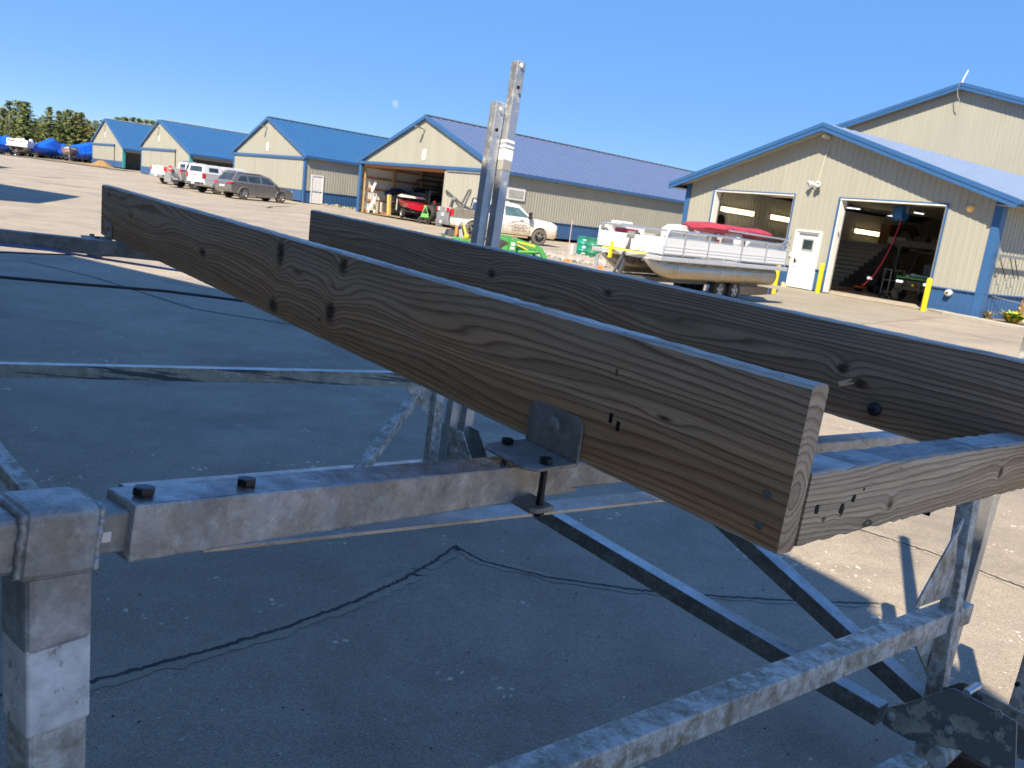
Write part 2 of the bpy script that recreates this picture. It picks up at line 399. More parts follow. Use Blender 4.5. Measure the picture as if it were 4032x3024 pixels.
def strip(name, pts, mat_, zoff, width=None, kind='structure', w2=None, n=10, jit=0, seed=1):
    """ribbon lying on the ground along pts"""
    rnd = random.Random(seed); P = []
    for a, b in zip(pts, pts[1:]):
        for i in range(n): P.append((a[0]+(b[0]-a[0])*i/n, a[1]+(b[1]-a[1])*i/n))
    P.append(tuple(pts[-1][:2])); vs = []; k = len(P)
    P = [(x+rnd.uniform(-jit, jit), y+rnd.uniform(-jit, jit)) for x, y in P]
    for i, p in enumerate(P):
        a, b = P[max(i-1, 0)], P[min(i+1, k-1)]; d = Vector((b[0]-a[0], b[1]-a[1])).normalized()
        ww = (width if w2 is None else width+(w2-width)*i/(k-1))*(1+rnd.uniform(-.25, .25)*(jit > 0))
        for s in (-.5, .5):
            x, y = p[0]-d.y*ww*s, p[1]+d.x*ww*s; vs.append((x, y, gz(x, y)+zoff))
    mb = MB().add(vs, [(2*i, 2*i+1, 2*i+3, 2*i+2) for i in range(k-1)])
    return tag(mb.build(name, mat_), kind=kind)
def patch(name, poly, mat_, zoff, step=2.0):
    """flat area of ground inside poly, following the slope"""
    P = [Vector((p[0], p[1], 0)) for p in poly]; bm = bmesh.new()
    bm.faces.new([bm.verts.new(p) for p in P]); bmesh.ops.triangulate(bm, faces=bm.faces)
    for _ in range(4):
        e = [x for x in bm.edges if x.calc_length() > step]
        if e: bmesh.ops.subdivide_edges(bm, edges=e, cuts=1)
        bmesh.ops.triangulate(bm, faces=bm.faces)
    for v in bm.verts: v.co.z = gz(v.co.x, v.co.y)+zoff
    for f in bm.faces:
        f.normal_update()
        if f.normal.z < 0: f.normal_flip()
    me = bpy.data.meshes.new(name); bm.to_mesh(me); bm.free(); me.materials.append(mat_)
    o = bpy.data.objects.new(name, me); COL.objects.link(o); return tag(o, kind='structure')
edge = [(-240, 190), (-120, 130), (-66.5, 103.5), (-57, 98.5), (-52, 100)]
patch('dirt_yard', edge+[(-52, 330), (-240, 330)], GRAV, .03, 9)
strip('dark_dirt_edge', edge[1:4]+[(-46, 93.2)], plain('damp_dirt', (.10, .075, .055), .95, var=.3), .05, 3.0, n=8, jit=.25)
# sealed cracks in the asphalt
SEAL = plain('crack_sealant', (.05, .046, .042), .75, var=.35, scale=8, bump=.3)
SEALP = ground_mat('sealant_margin', (.29, .25, .19), (.36, .31, .24), 20, 150, .7, .001)
def crack(pts, wd, pale=0, seed=1):
    if pale: strip('crack_margin', pts, SEALP, .002, pale, n=10, jit=.012, seed=seed)
    strip('crack_seal', pts, SEAL, .0035, wd, n=22, jit=min(.006, wd*.35), seed=seed+1)
cr = [G(*U(x, y)) for x, y in ((-60, 1512), (190, 1475), (430, 1412), (600, 1362), (760, 1302), (870, 1252), (930, 1218), (985, 1180))]
crack([(p.x, p.y) for p in cr], .015, .085, 3)
cr = [G(*U(x, y)) for x, y in ((985, 1182), (1040, 1212), (1180, 1247), (1380, 1276), (1540, 1288), (1740, 1300), (1900, 1305))]
crack([(p.x, p.y) for p in cr], .012, .06, 5)
cr = [G(*U(x, y)) for x, y in ((-40, 560), (60, 566), (200, 598), (420, 668), (620, 700), (900, 735))]
crack([(p.x, p.y) for p in cr], .03, 0, 8)
cr = [G(*U(x, y)) for x, y in ((1840, 1140), (2000, 1190), (2120, 1235), (2260, 1290))]
crack([(p.x, p.y) for p in cr], .02, .06, 9)
for a, b in (((2100, 838), (2330, 842)),):
    pass
for pts, wd in (([C2(1250, 1105), C2(1300, 1088), C2(1500, 1090)], .25), ([C2(1270, 1130), C2(1600, 1160), C2(2000, 1215)], .14), ([C1(360, 1010), C1(620, 1040), C1(900, 1075)], .3), ([C1(420, 960), C1(700, 975)], .2), ([C2(900, 1060), C2(1230, 1075)], .12)):
    crack([tuple(GG(*p)[:2]) for p in pts], wd, 0, 11)
# loose pale and dark chips lying on the near asphalt
rnd = random.Random(4); mb = MB()
for i in range(900):
    px, py = rnd.uniform(-100, 4100), rnd.uniform(1050, 3000)
    p = G(px, py); s = rnd.uniform(.002, .0062)*(1+max(0, p.y-4)*.1); a = rnd.uniform(0, PI)
    u = Vector((math.cos(a), math.sin(a), 0))*s; v = Vector((-math.sin(a), math.cos(a), 0))*s*rnd.uniform(.4, .9); t = Vector((0, 0, s*.5))
    p = Vector((p.x, p.y, .001))
    mb.add([p+u, p+v, p-u, p-v, p+t], [(0, 1, 4), (1, 2, 4), (2, 3, 4), (3, 0, 4)], 0 if rnd.random() < .72 else 1)
tag(mb.build('loose_stone_chips', [plain('pale_stone', (.5, .48, .45), .8, var=.3), plain('dark_stone', (.03, .03, .033), .8)]), kind='stuff')

# ------------------------------------------------------------------ the boat lift in the foreground
GALV = metal_mat('galvanised_tube', (.45, .455, .455), (.27, .25, .205), (.70, .67, .58), .45, .35, .75, 15)
GALVP = metal_mat('limed_galvanised_tube', (.62, .62, .585), (.27, .225, .15), (.80, .78, .70), .58, .2, .9, 26)
SMOOTH = metal_mat('smooth_galvanised', (.50, .51, .51), (.20, .19, .16), (.6, .6, .58), .34, .85, .4, 12)
GALVD = metal_mat('dull_galvanised_steel', (.30, .31, .30), (.13, .115, .09), (.42, .41, .36), .5, .4, .6, 9)
POSTM = metal_mat('bright_aluminium_post', (.46, .47, .48), (.30, .30, .29), (.62, .62, .61), .42, .75, .3, 5)
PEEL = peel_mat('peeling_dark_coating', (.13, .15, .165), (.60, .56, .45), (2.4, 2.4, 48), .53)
LEGM = peel_mat('peeling_grey_coating', (.36, .34, .29), (.80, .79, .76), (34, 34, 24), .60)
PEEL2 = peel_mat('flaking_plate_coating', (.19, .20, .19), (.48, .46, .38), (11, 11, 12), .47)
RUST = metal_mat('rusty_steel', (.12, .07, .045), (.16, .06, .025), (.2, .13, .08), .8, .1, .7, 12)
BOLT = plain('dark_bolt_steel', (.035, .038, .045), .38, .7, var=.2)
PLATE = metal_mat('grey_angle_plate', (.31, .31, .295), (.15, .135, .11), (.42, .41, .37), .5, .35, .5, 16)
LBASE = Vector((.3, 2.2, 0))
lift = thing('boat_lift', 'weathered galvanised boat lift with two wooden bunk boards, standing on shaded asphalt', 'boat lift', LBASE)
def lp(name, mb, mat_, parent=None, bevel=0, seg=2):
    mb.v = [tuple(Vector(v)-LBASE) for v in mb.v]
    return mb.build(name, mat_, parent or lift, bevel, seg)
def hexbolt(c, ax, r, h, washer=False):
    b = MB(); ax = Vector(ax).normalized(); c = Vector(c)
    if washer: b.cyl(c, c+ax*h*.18, r*1.35, 16)
    b.cyl(c+ax*h*.18, c+ax*h, r, 6); b.cyl(c+ax*h, c+ax*h*1.06, r*.8, 12, r*.7); return b
# near bunk board
B1N, B1F = Vector((.381, 1.017, 1.302)), Vector((-2.046, 3.901, 1.373))
bx = (B1F-B1N).normalized(); by = Vector((0, 0, 1)).cross(bx).normalized()*-1; bz = by.cross(bx)*-1
if bz.z < 0: bz = -bz
# by points away from the camera (to the right and back)
if by.x < 0: by = -by
BH, BT = .235, .040
BM = {}
def board(name, top_near, L, knots_px, seed, near_end=True, **kw):
    """board in local axes: x along from near end, y thickness away, z up, origin mid-height of visible face"""
    O = top_near - bz*(BH/2)
    kn = []
    for (ux, uy, sx, sz, amp, core) in knots_px:
        p = onplane(*U(ux, uy), O, by)-O; kn.append((p.dot(bx), p.dot(bz), sx, sz, amp, core))
    face = wood_mat(name+'_face', kn, seed=seed, **kw)
    endm = wood_mat(name+'_end', [], 120, seed=seed, grey=(.55, .43, .30), brown=(.53, .39, .25), late=(.24, .14, .085), end=(.012, -.035), wear=.2, zsplit=(-.1, .1))
    topm = wood_mat(name+'_edge', [], 60, seed=seed+20, grey=(.72, .69, .62), brown=(.66, .61, .53), late=(.40, .35, .29), wear=.5)
    mb = MB(); rnd = random.Random(seed); n = 180
    rings = []
    for i in range(n+1):
        x = L*i/n; wob = lambda a: a*(rnd.random()-.5)
        c = .0055; top = BH/2+wob(.0014); bot = -BH/2+wob(.0014)
        rings.append([(x, 0+wob(.0005), bot+c), (x, 0+wob(.0005), top-c), (x, c, top), (x, BT-c, top+wob(.001)), (x, BT, top-c), (x, BT, bot+c), (x, BT-c, bot), (x, c, bot)])
    k = 8; vs = [p for r in rings for p in r]
    for i in range(n):
        for j in range(k):
            mi = 0 if j in (0, 4) else 1
            mb.add([], []); mb.f.append([i*k+j, i*k+(j+1) % k, (i+1)*k+(j+1) % k, (i+1)*k+j]); mb.m.append(mi); mb.sm.append(False)
    mb.v = [tuple(v) for v in vs]
    mb.f.append(list(range(k))); mb.m.append(2); mb.sm.append(False)
    mb.f.append([n*k+i for i in range(k)]); mb.m.append(2); mb.sm.append(False)
    o = mb.build('bunk_board', [face, topm, endm], lift)
    M = Matrix((bx, by, bz)).transposed().to_4x4(); M.translation = O-LBASE
    o.matrix_local = M; BM[o.name] = M
    return o, O
L1 = (B1F-B1N).length
kn1 = [(590, 658, .06, .042, .026, 1.0), (713, 674, .05, .06, .028, 1.0), (437, 545, .075, .028, .02, .8), (606, 548, .05, .075, .03, .85), (742, 575, .05, .045, .022, .75), (282, 466, .06, .02, .015, .5),
       (690, 690, .02, .012, 0, .8), (640, 605, .05, .03, .015, 0), (740, 640, .10, .035, .022, 0), (960, 720, .28, .035, .030, 0), (340, 490, .16, .03, .018, 0), (1437, 905, .045, .010, .010, .55), (1332, 805, .006, .012, .002, .9), (235, 420, .05, .03, .01, .55), (1330, 830, .3, .06, -.012, 0)]
b1, O1 = board('near_board', B1N, L1, kn1, 2)
tag(b1, 'near bunk board with large dark knots')
# far bunk board
B2N = Vector((.778, 2.063, 1.305)); ext = 1.0; L2 = 2.9+ext
kn2 = [(1062, 590, .05, .04, .02, .8), (1312, 632, .05, .035, .016, .6), (1822, 795, .035, .03, .018, .8), (1150, 640, .2, .035, .02, 0), (1500, 720, .4, .03, .02, 0), (1860, 830, .06, .03, .01, .4), (760, 520, .3, .03, .016, 0)]
for s in [i*.02 for i in range(100, 190)]:
    q = B2N+bx*s-CAM; d = q.dot(FW)
    if 2016+FPX*q.dot(RT)/d < 1226: L2 = s+ext; break
b2, O2 = board('far_board', B2N-bx*ext, L2, kn2, 31, grey=(.40, .32, .24), brown=(.45, .275, .15), late=(.13, .075, .045))
# screws and splinters in the near board
mb = MB()
def onb(ux, uy): return onplane(*U(ux, uy), O1, by)
for (ux, uy) in ((1641, 1135), (1658, 1068)):
    p = onb(ux, uy); s = MB().cyl(p, p-by*.0022, .0056, 16); s.cyl(p-by*.0022, p-by*.0028, .0042, 16, .003, 0); s.cyl(p-by*.0028, p-by*.0031, .0018, 6)
    lp('screw', s, plain('zinc_screw', (.25, .26, .26), .4, .7), b1).matrix_parent_inverse = BM[b1.name].inverted()
for (ux, uy) in ((1320, 903), (1335, 921)):
    p = onb(ux, uy); s = MB().box(p+by*.001, (.007, .004, .016), Matrix((bx, by, bz)).transposed())
    lp('staple_hole', s, plain('hole_black', (.008, .007, .006), .9), b1).matrix_parent_inverse = BM[b1.name].inverted()
rnd = random.Random(9); spl = MB()
for i in range(46):
    x = rnd.uniform(0, L1); top = rnd.random() < .7
    p = O1+bx*x+by*rnd.uniform(.0, .012)+bz*(BH/2 if top else -BH/2)
    d = (bz*(1 if top else -1)*rnd.uniform(.3, 1)+bx*rnd.uniform(-2.5, 2.5)).normalized()
    spl.cyl(p, p+d*rnd.uniform(.003, .009), .0007, 4, .0001)
p = O1-bz*BH/2+bx*1.62; spl.cyl(p, p-bz*.014-bx*.008, .0016, 5, .0003)
p = onb(1790, 832); spl.cyl(p+by*.02, p+by*.042+bz*.008-bx*.006, .004, 5, .0008); spl.cyl(p+by*.03, p+by*.046+bz*.003-bx*.008, .003, 5, .0006)
_sp_o = tag(lp('splinter', spl, plain('torn_wood_fibre', (.36, .27, .17), .85), b1), kind='stuff'); _sp_o.matrix_parent_inverse = BM[b1.name].inverted()
# weathered cross plank butting the near board
PL0, PL1 = W(*U(1757, 1020), 1.085), W(*U(2260, 948), 1.73)
px_ = (PL1-PL0); px_.normalize(); py_ = Vector((0, 0, 1)).cross(px_).normalized(); pz_ = px_.cross(py_)
PLN = wood_mat('weathered_plank', [(.06, -.02, .012, .012, .003, .8), (.11, -.015, .01, .02, .003, .8), (.14, .005, .008, .008, 0, .8), (.27, -.02, .02, .02, .008, .6), (.20, -.045, .06, .02, .008, .35), (.75, -.005, .03, .03, .01, .6)], 130, seed=44, grey=(.66, .53, .38), brown=(.58, .42, .25), late=(.27, .175, .10), wear=1.0)
PLT = wood_mat('weathered_plank_top', [], 90, seed=50, grey=(.52, .51, .48), brown=(.36, .35, .33), late=(.2, .19, .18), wear=.8)
mb = MB(); Lp = (PL1-PL0).length; n = 60; rnd = random.Random(3); ph, pw = .108, .062
for i in range(n+1):
    x = Lp*i/n; wv = lambda a: a*(rnd.random()-.5); t = ph/2+wv(.003); b_ = -ph/2+wv(.0035)
    mb.v += [(x, wv(.0015), b_+.003), (x, wv(.0015), t-.004), (x, .004, t), (x, pw, t-.001), (x, pw, b_), (x, .004, b_)]
for i in range(n):
    for j in range(6): mb.f.append([i*6+j, i*6+(j+1) % 6, (i+1)*6+(j+1) % 6, (i+1)*6+j]); mb.m.append(0 if j == 0 else 1); mb.sm.append(False)
for q in (0, n*6): mb.f.append([q+i for i in range(6)]); mb.m.append(0); mb.sm.append(False)
pk = mb.build('cross_plank', [PLN, PLT], lift)
M = Matrix((px_, py_, pz_)).transposed().to_4x4(); M.translation = PL0-pz_*(ph/2)-LBASE; pk.matrix_local = M; BM[pk.name] = M
tag(pk, 'weathered plank butted to the near bunk board')
hm = plain('hole_black', (.008, .007, .006), .9); rnd = random.Random(8)
for (ux, uy, r) in ((1764, 1100, .007), (1818, 1100, .007), (1843, 1078, .005), (1866, 1056, .002), (2007, 1110, .003)):
    p = onplane(*U(ux, uy), PL0, py_); poly = [p+(px_*math.cos(a)*r*rnd.uniform(.5, 1.1)+pz_*math.sin(a)*r*1.3*rnd.uniform(.6, 1.2)) for a in [k*PI/5 for k in range(10)]]
    lp('rot_hole', MB().prism(poly, py_*-.0012, py_*.01), hm, pk).matrix_parent_inverse = BM[pk.name].inverted()
SHADEF = metal_mat('shade_dark_filmed_steel', (.21, .215, .20), (.12, .11, .09), (.42, .40, .32), .5, .3, .7, 16)  # brace sides: dark film, plus the dark ground's reflection painted into the colour
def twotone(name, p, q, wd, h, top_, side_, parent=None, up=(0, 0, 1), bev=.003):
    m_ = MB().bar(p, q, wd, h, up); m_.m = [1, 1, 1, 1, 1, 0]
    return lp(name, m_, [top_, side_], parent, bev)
TOPM = metal_mat('mottled_zinc_top', (.40, .41, .43), (.17, .165, .16), (.58, .58, .57), .3, .75, .8, 20)
# cross beams
def tubebar(name, a, b, wd, h, mat_, parent=None, bevel=.004, up=(0, 0, 1)):
    return lp(name, MB().bar(a, b, wd, h, up), mat_, parent, bevel)
T = .0635
tl, tr = Vector((-.376, .776, 1.132)), Vector((.053, 1.335, 1.054))
ax = (tr-tl).normalized(); ay = Vector((0, 0, 1)).cross(ax).normalized(); az = ax.cross(ay)
cc = lambda p: p+ay*(T/2)-az*(T/2)
beam = twotone('cross_beam', cc(tl+ax*.009), cc(tr+ax*.16), T, T, TOPM, GALV)
e0, e1 = cc(tr+ax*.16), W(*X7(1290, 535), 2.12)
e1b = W(*X7(1420, 520), 2.2)
beam2 = tubebar('beam_extension', e0-ax*.05, e1b, .05, .05, GALV)
for t_ in (.031, .158):
    p = tl+ax*t_*1.0+ay*T*.42
    lp('beam_bolt', hexbolt(p, az, .0118, .0095), BOLT, beam)
# sleeve and corner leg at the left end
sl0, sl1 = cc(tl)-ax*.34, cc(tl)-ax*.012
lp('end_sleeve', MB().bar(sl0, cc(tl)-ax*.028, T-.006, T-.006), GALV, None, .006)
lp('sleeve_liner', MB().bar(cc(tl)-ax*.03, cc(tl)+ax*.02, T-.018, T-.018), GALVD, None, .003)
lp('worn_bright_spot', MB().box(cc(tl)-ax*.013-ay*(T/2-.009)-az*.003, (.010, .0015, .011), Matrix((ax, ay, az)).transposed()), plain('bare_bright_metal', (.75, .75, .74), .35, .3), beam)
lg = cc(tl)-ax*.061
lmat = Matrix((ax, ay, az)).transposed(); vertical = Vector((0, 0, 1)); lx = Vector((ax.x, ax.y, 0)).normalized(); ly = vertical.cross(lx); lR = Matrix((lx, ly, vertical)).transposed()
leg = lp('leg', MB().box(Vector((lg.x, lg.y, (lg.z-.02)/2)), (.058, .058, lg.z-.02), lR), GALVP, None, .005)
lp('leg_collar', MB().box(lg-az*.0, (.072, T+.009, T+.010), lmat), GALV, leg, .009, 3)
lp('leg_collar', MB().box(Vector((lg.x, lg.y, lg.z-.062)), (.064, .066, .10), lR), GALV, leg, .008, 3)
lp('leg_wrap', MB().box(Vector((lg.x, lg.y, lg.z-.145)), (.0615, .0615, .115), lR), LEGM, leg, .003)
rnd = random.Random(77)
for cpt, R3, hw_, hh_, axis in ((lg+ax*.036, lmat, T-.003, T-.003, 0), (lg-ax*.036, lmat, T-.003, T-.003, 0)):
    ring = [cpt+R3@Vector((0, (hw_/2)*cy, (hh_/2)*cz)) for cy, cz in ((-1, -1), (-1, -.33), (-1, .33), (-1, 1), (-.33, 1), (.33, 1), (1, 1), (1, 0), (1, -1), (0, -1), (-1, -1))]
    dense = []
    for p_, q_ in zip(ring, ring[1:]):
        for i in range(7): dense.append(p_.lerp(q_, i/7)+Vector((rnd.uniform(-1, 1), rnd.uniform(-1, 1), rnd.uniform(-1, 1)))*.0012)
    lp('weld_bead', MB().tube(dense, .0042, 6), GALV, leg)
lp('leg_foot', MB().box(Vector((lg.x, lg.y, .012)), (.16, .16, .024), lR), GALVD, leg, .004)
# bunk brackets
def bracket(s, label=None, sgn=1, beamtop=None):
    """angle bracket on the camera side face of the near board at distance s from its near end"""
    o = O1+bx*s; hz = -BH/2
    P = lambda x, y, z: o+bx*x-by*y+bz*(hz+z)
    v = MB(); ww, hh, tk = BWW, .076, .006
    prof = [(-ww, 0), (ww, 0), (ww, hh-.018), (ww-.006, hh-.006), (ww-.018, hh), (-ww+.018, hh), (-ww+.006, hh-.006), (-ww, hh-.018)]
    v.prism([P(a, .0008, b) for a, b in prof], (0, 0, 0), -by*tk)
    br = lp('bunk_bracket', v, PLATE, None, .0015)
    fl = [(-ww, 0), (ww, 0), (ww, .092), (ww-.016, .108), (-ww+.016, .108), (-ww, .092)]
    lp('bracket_flange', MB().prism([P(a, .002+b, -.001) for a, b in fl], (0, 0, 0), bz*-tk), PLATE, br, .0015)
    c = P(0, tk+.0008, .046); lp('carriage_bolt', MB().lathe([(.0145, 0), (.013, .003), (.009, .0055), (.004, .0072), (.0003, .0076)], c, -by, 20), PLATE, br)
    for xx in (-.052, .052):
        p = P(xx, .062, 0); lp('flange_bolt', hexbolt(p, bz, .0112, .009), BOLT, br)
        lp('clamp_rod', MB().cyl(p-bz*.006, p-bz*.082, .0062, 10).cyl(p-bz*.055, p-bz*.094, .0069, 10), BOLT, br)
        lp('clamp_nut', MB().cyl(p-bz*.083, p-bz*.093, .010, 6), BOLT, br)
    cp = [(-ww*.98, .042), (ww*.9, .042), (ww*.98, .05), (ww*.98, .078), (ww*.86, .09), (-ww*.86, .09), (-ww*.98, .08)]
    lp('clamp_plate', MB().prism([P(a, b, -.073) for a, b in cp], (0, 0, 0), bz*-.010), PLATE, br, .0015)
    return br
_l, _r2 = (onplane(*X4(1618, 700), O1, by)-O1).dot(bx), (onplane(*X4(1992, 890), O1, by)-O1).dot(bx)
BWW = abs(_l-_r2)/2
print('bracket half width', BWW)
bracket((_l+_r2)/2)
pf = onb(236, 520); bracket((pf-O1).dot(bx))
lp('carriage_bolt', (lambda c: MB().lathe([(.017, 0), (.017, .004), (.0125, .005), (.012, .012), (.006, .014), (.0003, .0142)], c, -by, 18))(onplane(*U(1890, 884), O2, by)), BOLT, b2).matrix_parent_inverse = BM[b2.name].inverted()
# far cross beam, going left out of the picture
fb0, fb1 = W(*X3(-260, 400), 3.35), W(*X3(1250, 560), 3.62)
tubebar('cross_beam', fb0, fb1, T, T, GALVD)
# lower flat bar below the near beam
lp('lower_bar', MB().bar(W(800, 2160, 1.12)+ay*.02, W(2680, 1958, 1.86)+ay*.02, .055, .007), SMOOTH, None, .001)
# rails, legs, braces, gussets
railA, railB = W(1700, 3229, 1.2), W(*X8(1760, 510), 2.42)
rail = tubebar('lower_rail', railA, railB, .060, .062, GALVP)
nl_t, nl_b = WU(2098, 1092, 2.05), W(*crop(3400, 2500, .3158)(760, 1560), 2.30)
nl_t = W(*U(2094, 1070), 2.34); nl_d = (nl_t-nl_b); nl_t = nl_b+nl_d*((1.1-nl_b.z)/nl_d.z); nl_b = nl_b+nl_d*((.02-nl_b.z)/nl_d.z)
xr = Vector(((railB-railA).x, (railB-railA).y, 0)).normalized(); yr = vertical.cross(xr)
legB = lp('leg', MB().bar(nl_b, nl_t, .046, .046, up=xr), GALVP, None, .003)
def at_leg(px, py): return onplane(px, py, railB-yr*.004, yr)
g1 = [at_leg(*X8(1725, -20)), at_leg(*X8(1690, 400)), at_leg(*X8(1410, 500)), at_leg(*X7(1780, 1065))]
lp('gusset_plate', MB().prism(g1[:3]+[at_leg(*X7(1785, 1065))], yr*-.003, yr*.003), GALVP, legB, .001)
g2 = [at_leg(*X8(1395, 705)), at_leg(*X8(1640, 600)), at_leg(*X8(1580, 1040)), at_leg(*X8(1545, 1075))]
lp('gusset_plate', MB().prism(g2, yr*-.003, yr*.003), GALVP, legB, .001)
KK = crop(3400, 2500, .3158)
bdir = Vector((bx.x, bx.y, 0)).normalized(); bn = Vector((by.x, by.y, 0)).normalized()
pl0 = W(*KK(800, 1100), 2.26)
def on_pl(x, y, off=0): return onplane(*KK(x, y), pl0, bn)+bn*off
pp = [on_pl(195, 1000), on_pl(205, 955), on_pl(235, 925), on_pl(700, 800), on_pl(1080, 670), on_pl(1130, 670), on_pl(1910, 1085), on_pl(1890, 1659), on_pl(1600, 1660), on_pl(1200, 1440), on_pl(560, 1310), on_pl(260, 1135), on_pl(215, 1075)]
fp = lp('foot_plate', MB().prism(pp, (0, 0, 0), bn*.007), PEEL2, None, .001)
for (x, y) in ((350, 1010), (1690, 1250), (1690, 980), (1070, 1175)):
    p = on_pl(x, y); lp('plate_bolt', MB().cyl(p, p-bn*.007, .012, 6).cyl(p-bn*.007, p-bn*.011, .006, 10), GALVP, fp)
pp2 = [p+bn*.062 for p in pp[3:7]]+[pp[7]+bn*.062, pp[9]+bn*.062]
fp2 = lp('foot_plate', MB().prism(pp2, (0, 0, 0), bn*.007), PEEL2, None, .001)
p = on_pl(1280, 730, .03); lp('spacer_bolt', MB().cyl(p-bn*.03, p+bn*.045, .011, 12), ALU, fp)
pin0, pin1 = W(*KK(900, 1560), 2.22), W(*KK(1110, 1370), 2.34)
lp('pivot_tube', MB().cyl(pin0, pin1, .028, 20), GALVP, fp)
lp('pivot_washer', MB().cyl(pin1, pin1+(pin1-pin0).normalized()*.006, .05, 24), GALVP, fp)
lp('base_arm', MB().bar(W(*KK(1000, 1480), 2.36), W(*KK(1560, 1760), 2.26), .05, .06), RUST, fp, .003)
lp('base_arm', MB().bar(W(*KK(640, 1600), 2.2), W(*KK(200, 1850), 2.05), .06, .05), GALVP, fp, .004)
# tall twin post of the near corner (leaves the picture at the right)
tb = W(*KK(1860, 1050), 2.31)
for k_, (off, top) in enumerate(((0, .95),)):
    b_ = Vector((tb.x, tb.y, .12))+bn*.034-bdir*off*1.0+Vector((.0, 0, 0)); t_ = Vector((b_.x+.035, b_.y+.02, top))
    lp('tall_post', MB().bar(b_, t_, .05, .05, up=bdir), GALVP if k_ == 0 else POSTM, None, .003)
lp('tall_post', MB().bar(Vector((1.497, 2.425, .1)), Vector((1.545, 2.425, 2.0)), .045, .045, up=bdir), POSTM, None, .003)
hp = W(*KK(1912, 618), 2.285); lp('post_hole', MB().cyl(hp-bn*.002, hp+bn*.01, .006, 12), hm, fp)
# diagonals and low side members
twotone('diagonal_brace', W(*U(1120, 1075), 3.5), W(*U(1905, 1543), 2.30), .058, .060, SMOOTH, SHADEF)
twotone('diagonal_brace', W(*U(1560, 1122), 3.0), W(*U(2000, 1522), 2.36), .056, .058, SMOOTH, SHADEF)
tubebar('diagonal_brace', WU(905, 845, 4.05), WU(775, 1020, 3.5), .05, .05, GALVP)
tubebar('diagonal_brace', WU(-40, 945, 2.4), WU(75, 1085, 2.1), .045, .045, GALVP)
twotone('side_member', W(480, 1940, 2.7), W(1690, 1830, 4.0), .05, .05, SMOOTH, SHADEF)
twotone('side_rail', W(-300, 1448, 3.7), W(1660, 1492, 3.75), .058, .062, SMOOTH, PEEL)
# far corner: leg, gusset, bracket, twin posts
Y0 = crop(1500, 1480, .3014)
def slant(name, pb, pt, db, dt, wd, mat_, zb=None, parent=None):
    a, b = W(*pb, db), W(*pt, dt)
    if zb is not None: a = a+(a-b)*((zb-a.z)/(a.z-b.z))
    return lp(name, MB().bar(a, b, wd, wd, up=bdir), mat_, parent, .003)
fleg = slant('leg', Y0(640, 1080), Y0(760, 100), 4.08, 4.02, .05, GALVP, .02)
gp = W(*Y0(640, 400), 4.03)
def on_g(x, y): return onplane(*Y0(x, y), gp, Vector((xr.x, xr.y, 0)).cross(vertical))
ygn = Vector((xr.x, xr.y, 0)).cross(vertical)
lp('gusset_plate', MB().prism([on_g(255, 75), on_g(600, 60), on_g(665, 240), on_g(640, 520), on_g(600, 515)], ygn*-.003, ygn*.003), GALVP, fleg)
def on_f(x, y, off=0): return onplane(*Y0(x, y), W(*Y0(950, 900), 4.06), bn)+bn*off
fq = [on_f(800, 620), on_f(830, 615), on_f(1060, 735), on_f(1165, 1060), on_f(1190, 1300), on_f(720, 1300)]
fpl = lp('foot_plate', MB().prism(fq, (0, 0, 0), bn*.007), GALVP, None, .001)
lp('foot_plate', MB().prism([q+bn*.1 for q in fq], (0, 0, 0), bn*.007), GALVD, None, .001)
for (x, y) in ((995, 740), (970, 985), (790, 985), (825, 755)):
    p = on_f(x, y); lp('plate_bolt', MB().cyl(p, p-bn*.01, .013, 8), GALVP, fpl)
pA = slant('tall_post', Y0(905, 690), (1961, 404), 4.12, 4.0, .052, POSTM, .12)
pB = slant('tall_post', Y0(1085, 790), (2043, 245), 4.14, 4.0, .052, POSTM, .12)
for po, pts in ((pA, ((498, 513), (470, 666))), (pB, ((649, 197), (626, 358)))):
    for i, q in enumerate(pts):
        px = crop(1700, 150, .5425)(*q); d_ = 4.0-.031; p = W(*px, d_)
        q2 = p + ray(*px).normalized()*.0
        lp('bolt_hole', MB().cyl(p, p-xr.cross(vertical)*-.004, .009, 12), plain('bright_hole', (.8, .82, .84), .6) if i == 0 else hm, po)
pbt = W(2043, 245, 4.0); dirB = (pbt-W(*Y0(1085, 790), 4.14)).normalized()
rustp = plain('rust_spot', (.32, .13, .045), .9, var=.3)
tape = plain('white_tape', (.78, .78, .77), .5, var=.05); tapeg = plain('grey_tape', (.30, .295, .28), .55)
for a, b, mm, ww in ((.385, .40, tape, .0555), (.412, .425, tape, .0558), (.432, .485, tape, .056), (.485, .535, tapeg, .0552)):
    lp('tape_band', MB().bar(pbt-dirB*b, pbt-dirB*a, ww, ww, up=bdir), mm, pB, .002)
# cables
DC = plain('dark_cable', (.02, .02, .023), .5); PC = plain('pale_cable', (.16, .2, .42), .5)
def cable(pts, r, mat_):
    P = [W(*p) for p in pts]; Q = []
    for a, b in zip(P, P[1:]):
        for i in range(6): Q.append(a.lerp(b, i/6))
    Q.append(P[-1]); lp('cable', MB().tube(Q, r, 8), mat_)
cable([(-100, 1082, 3.2), (300, 1118, 3.4), (640, 1145, 3.6), (960, 1185, 3.75)], .0062, DC)
cable([(-60, 958, 3.3), (200, 985, 3.4), (420, 1022, 3.55), (680, 1062, 3.75), (900, 1092, 3.9)], .0052, PC)
cable([(-60, 992, 3.6), (300, 1004, 3.7), (620, 1014, 3.8)], .003, DC)

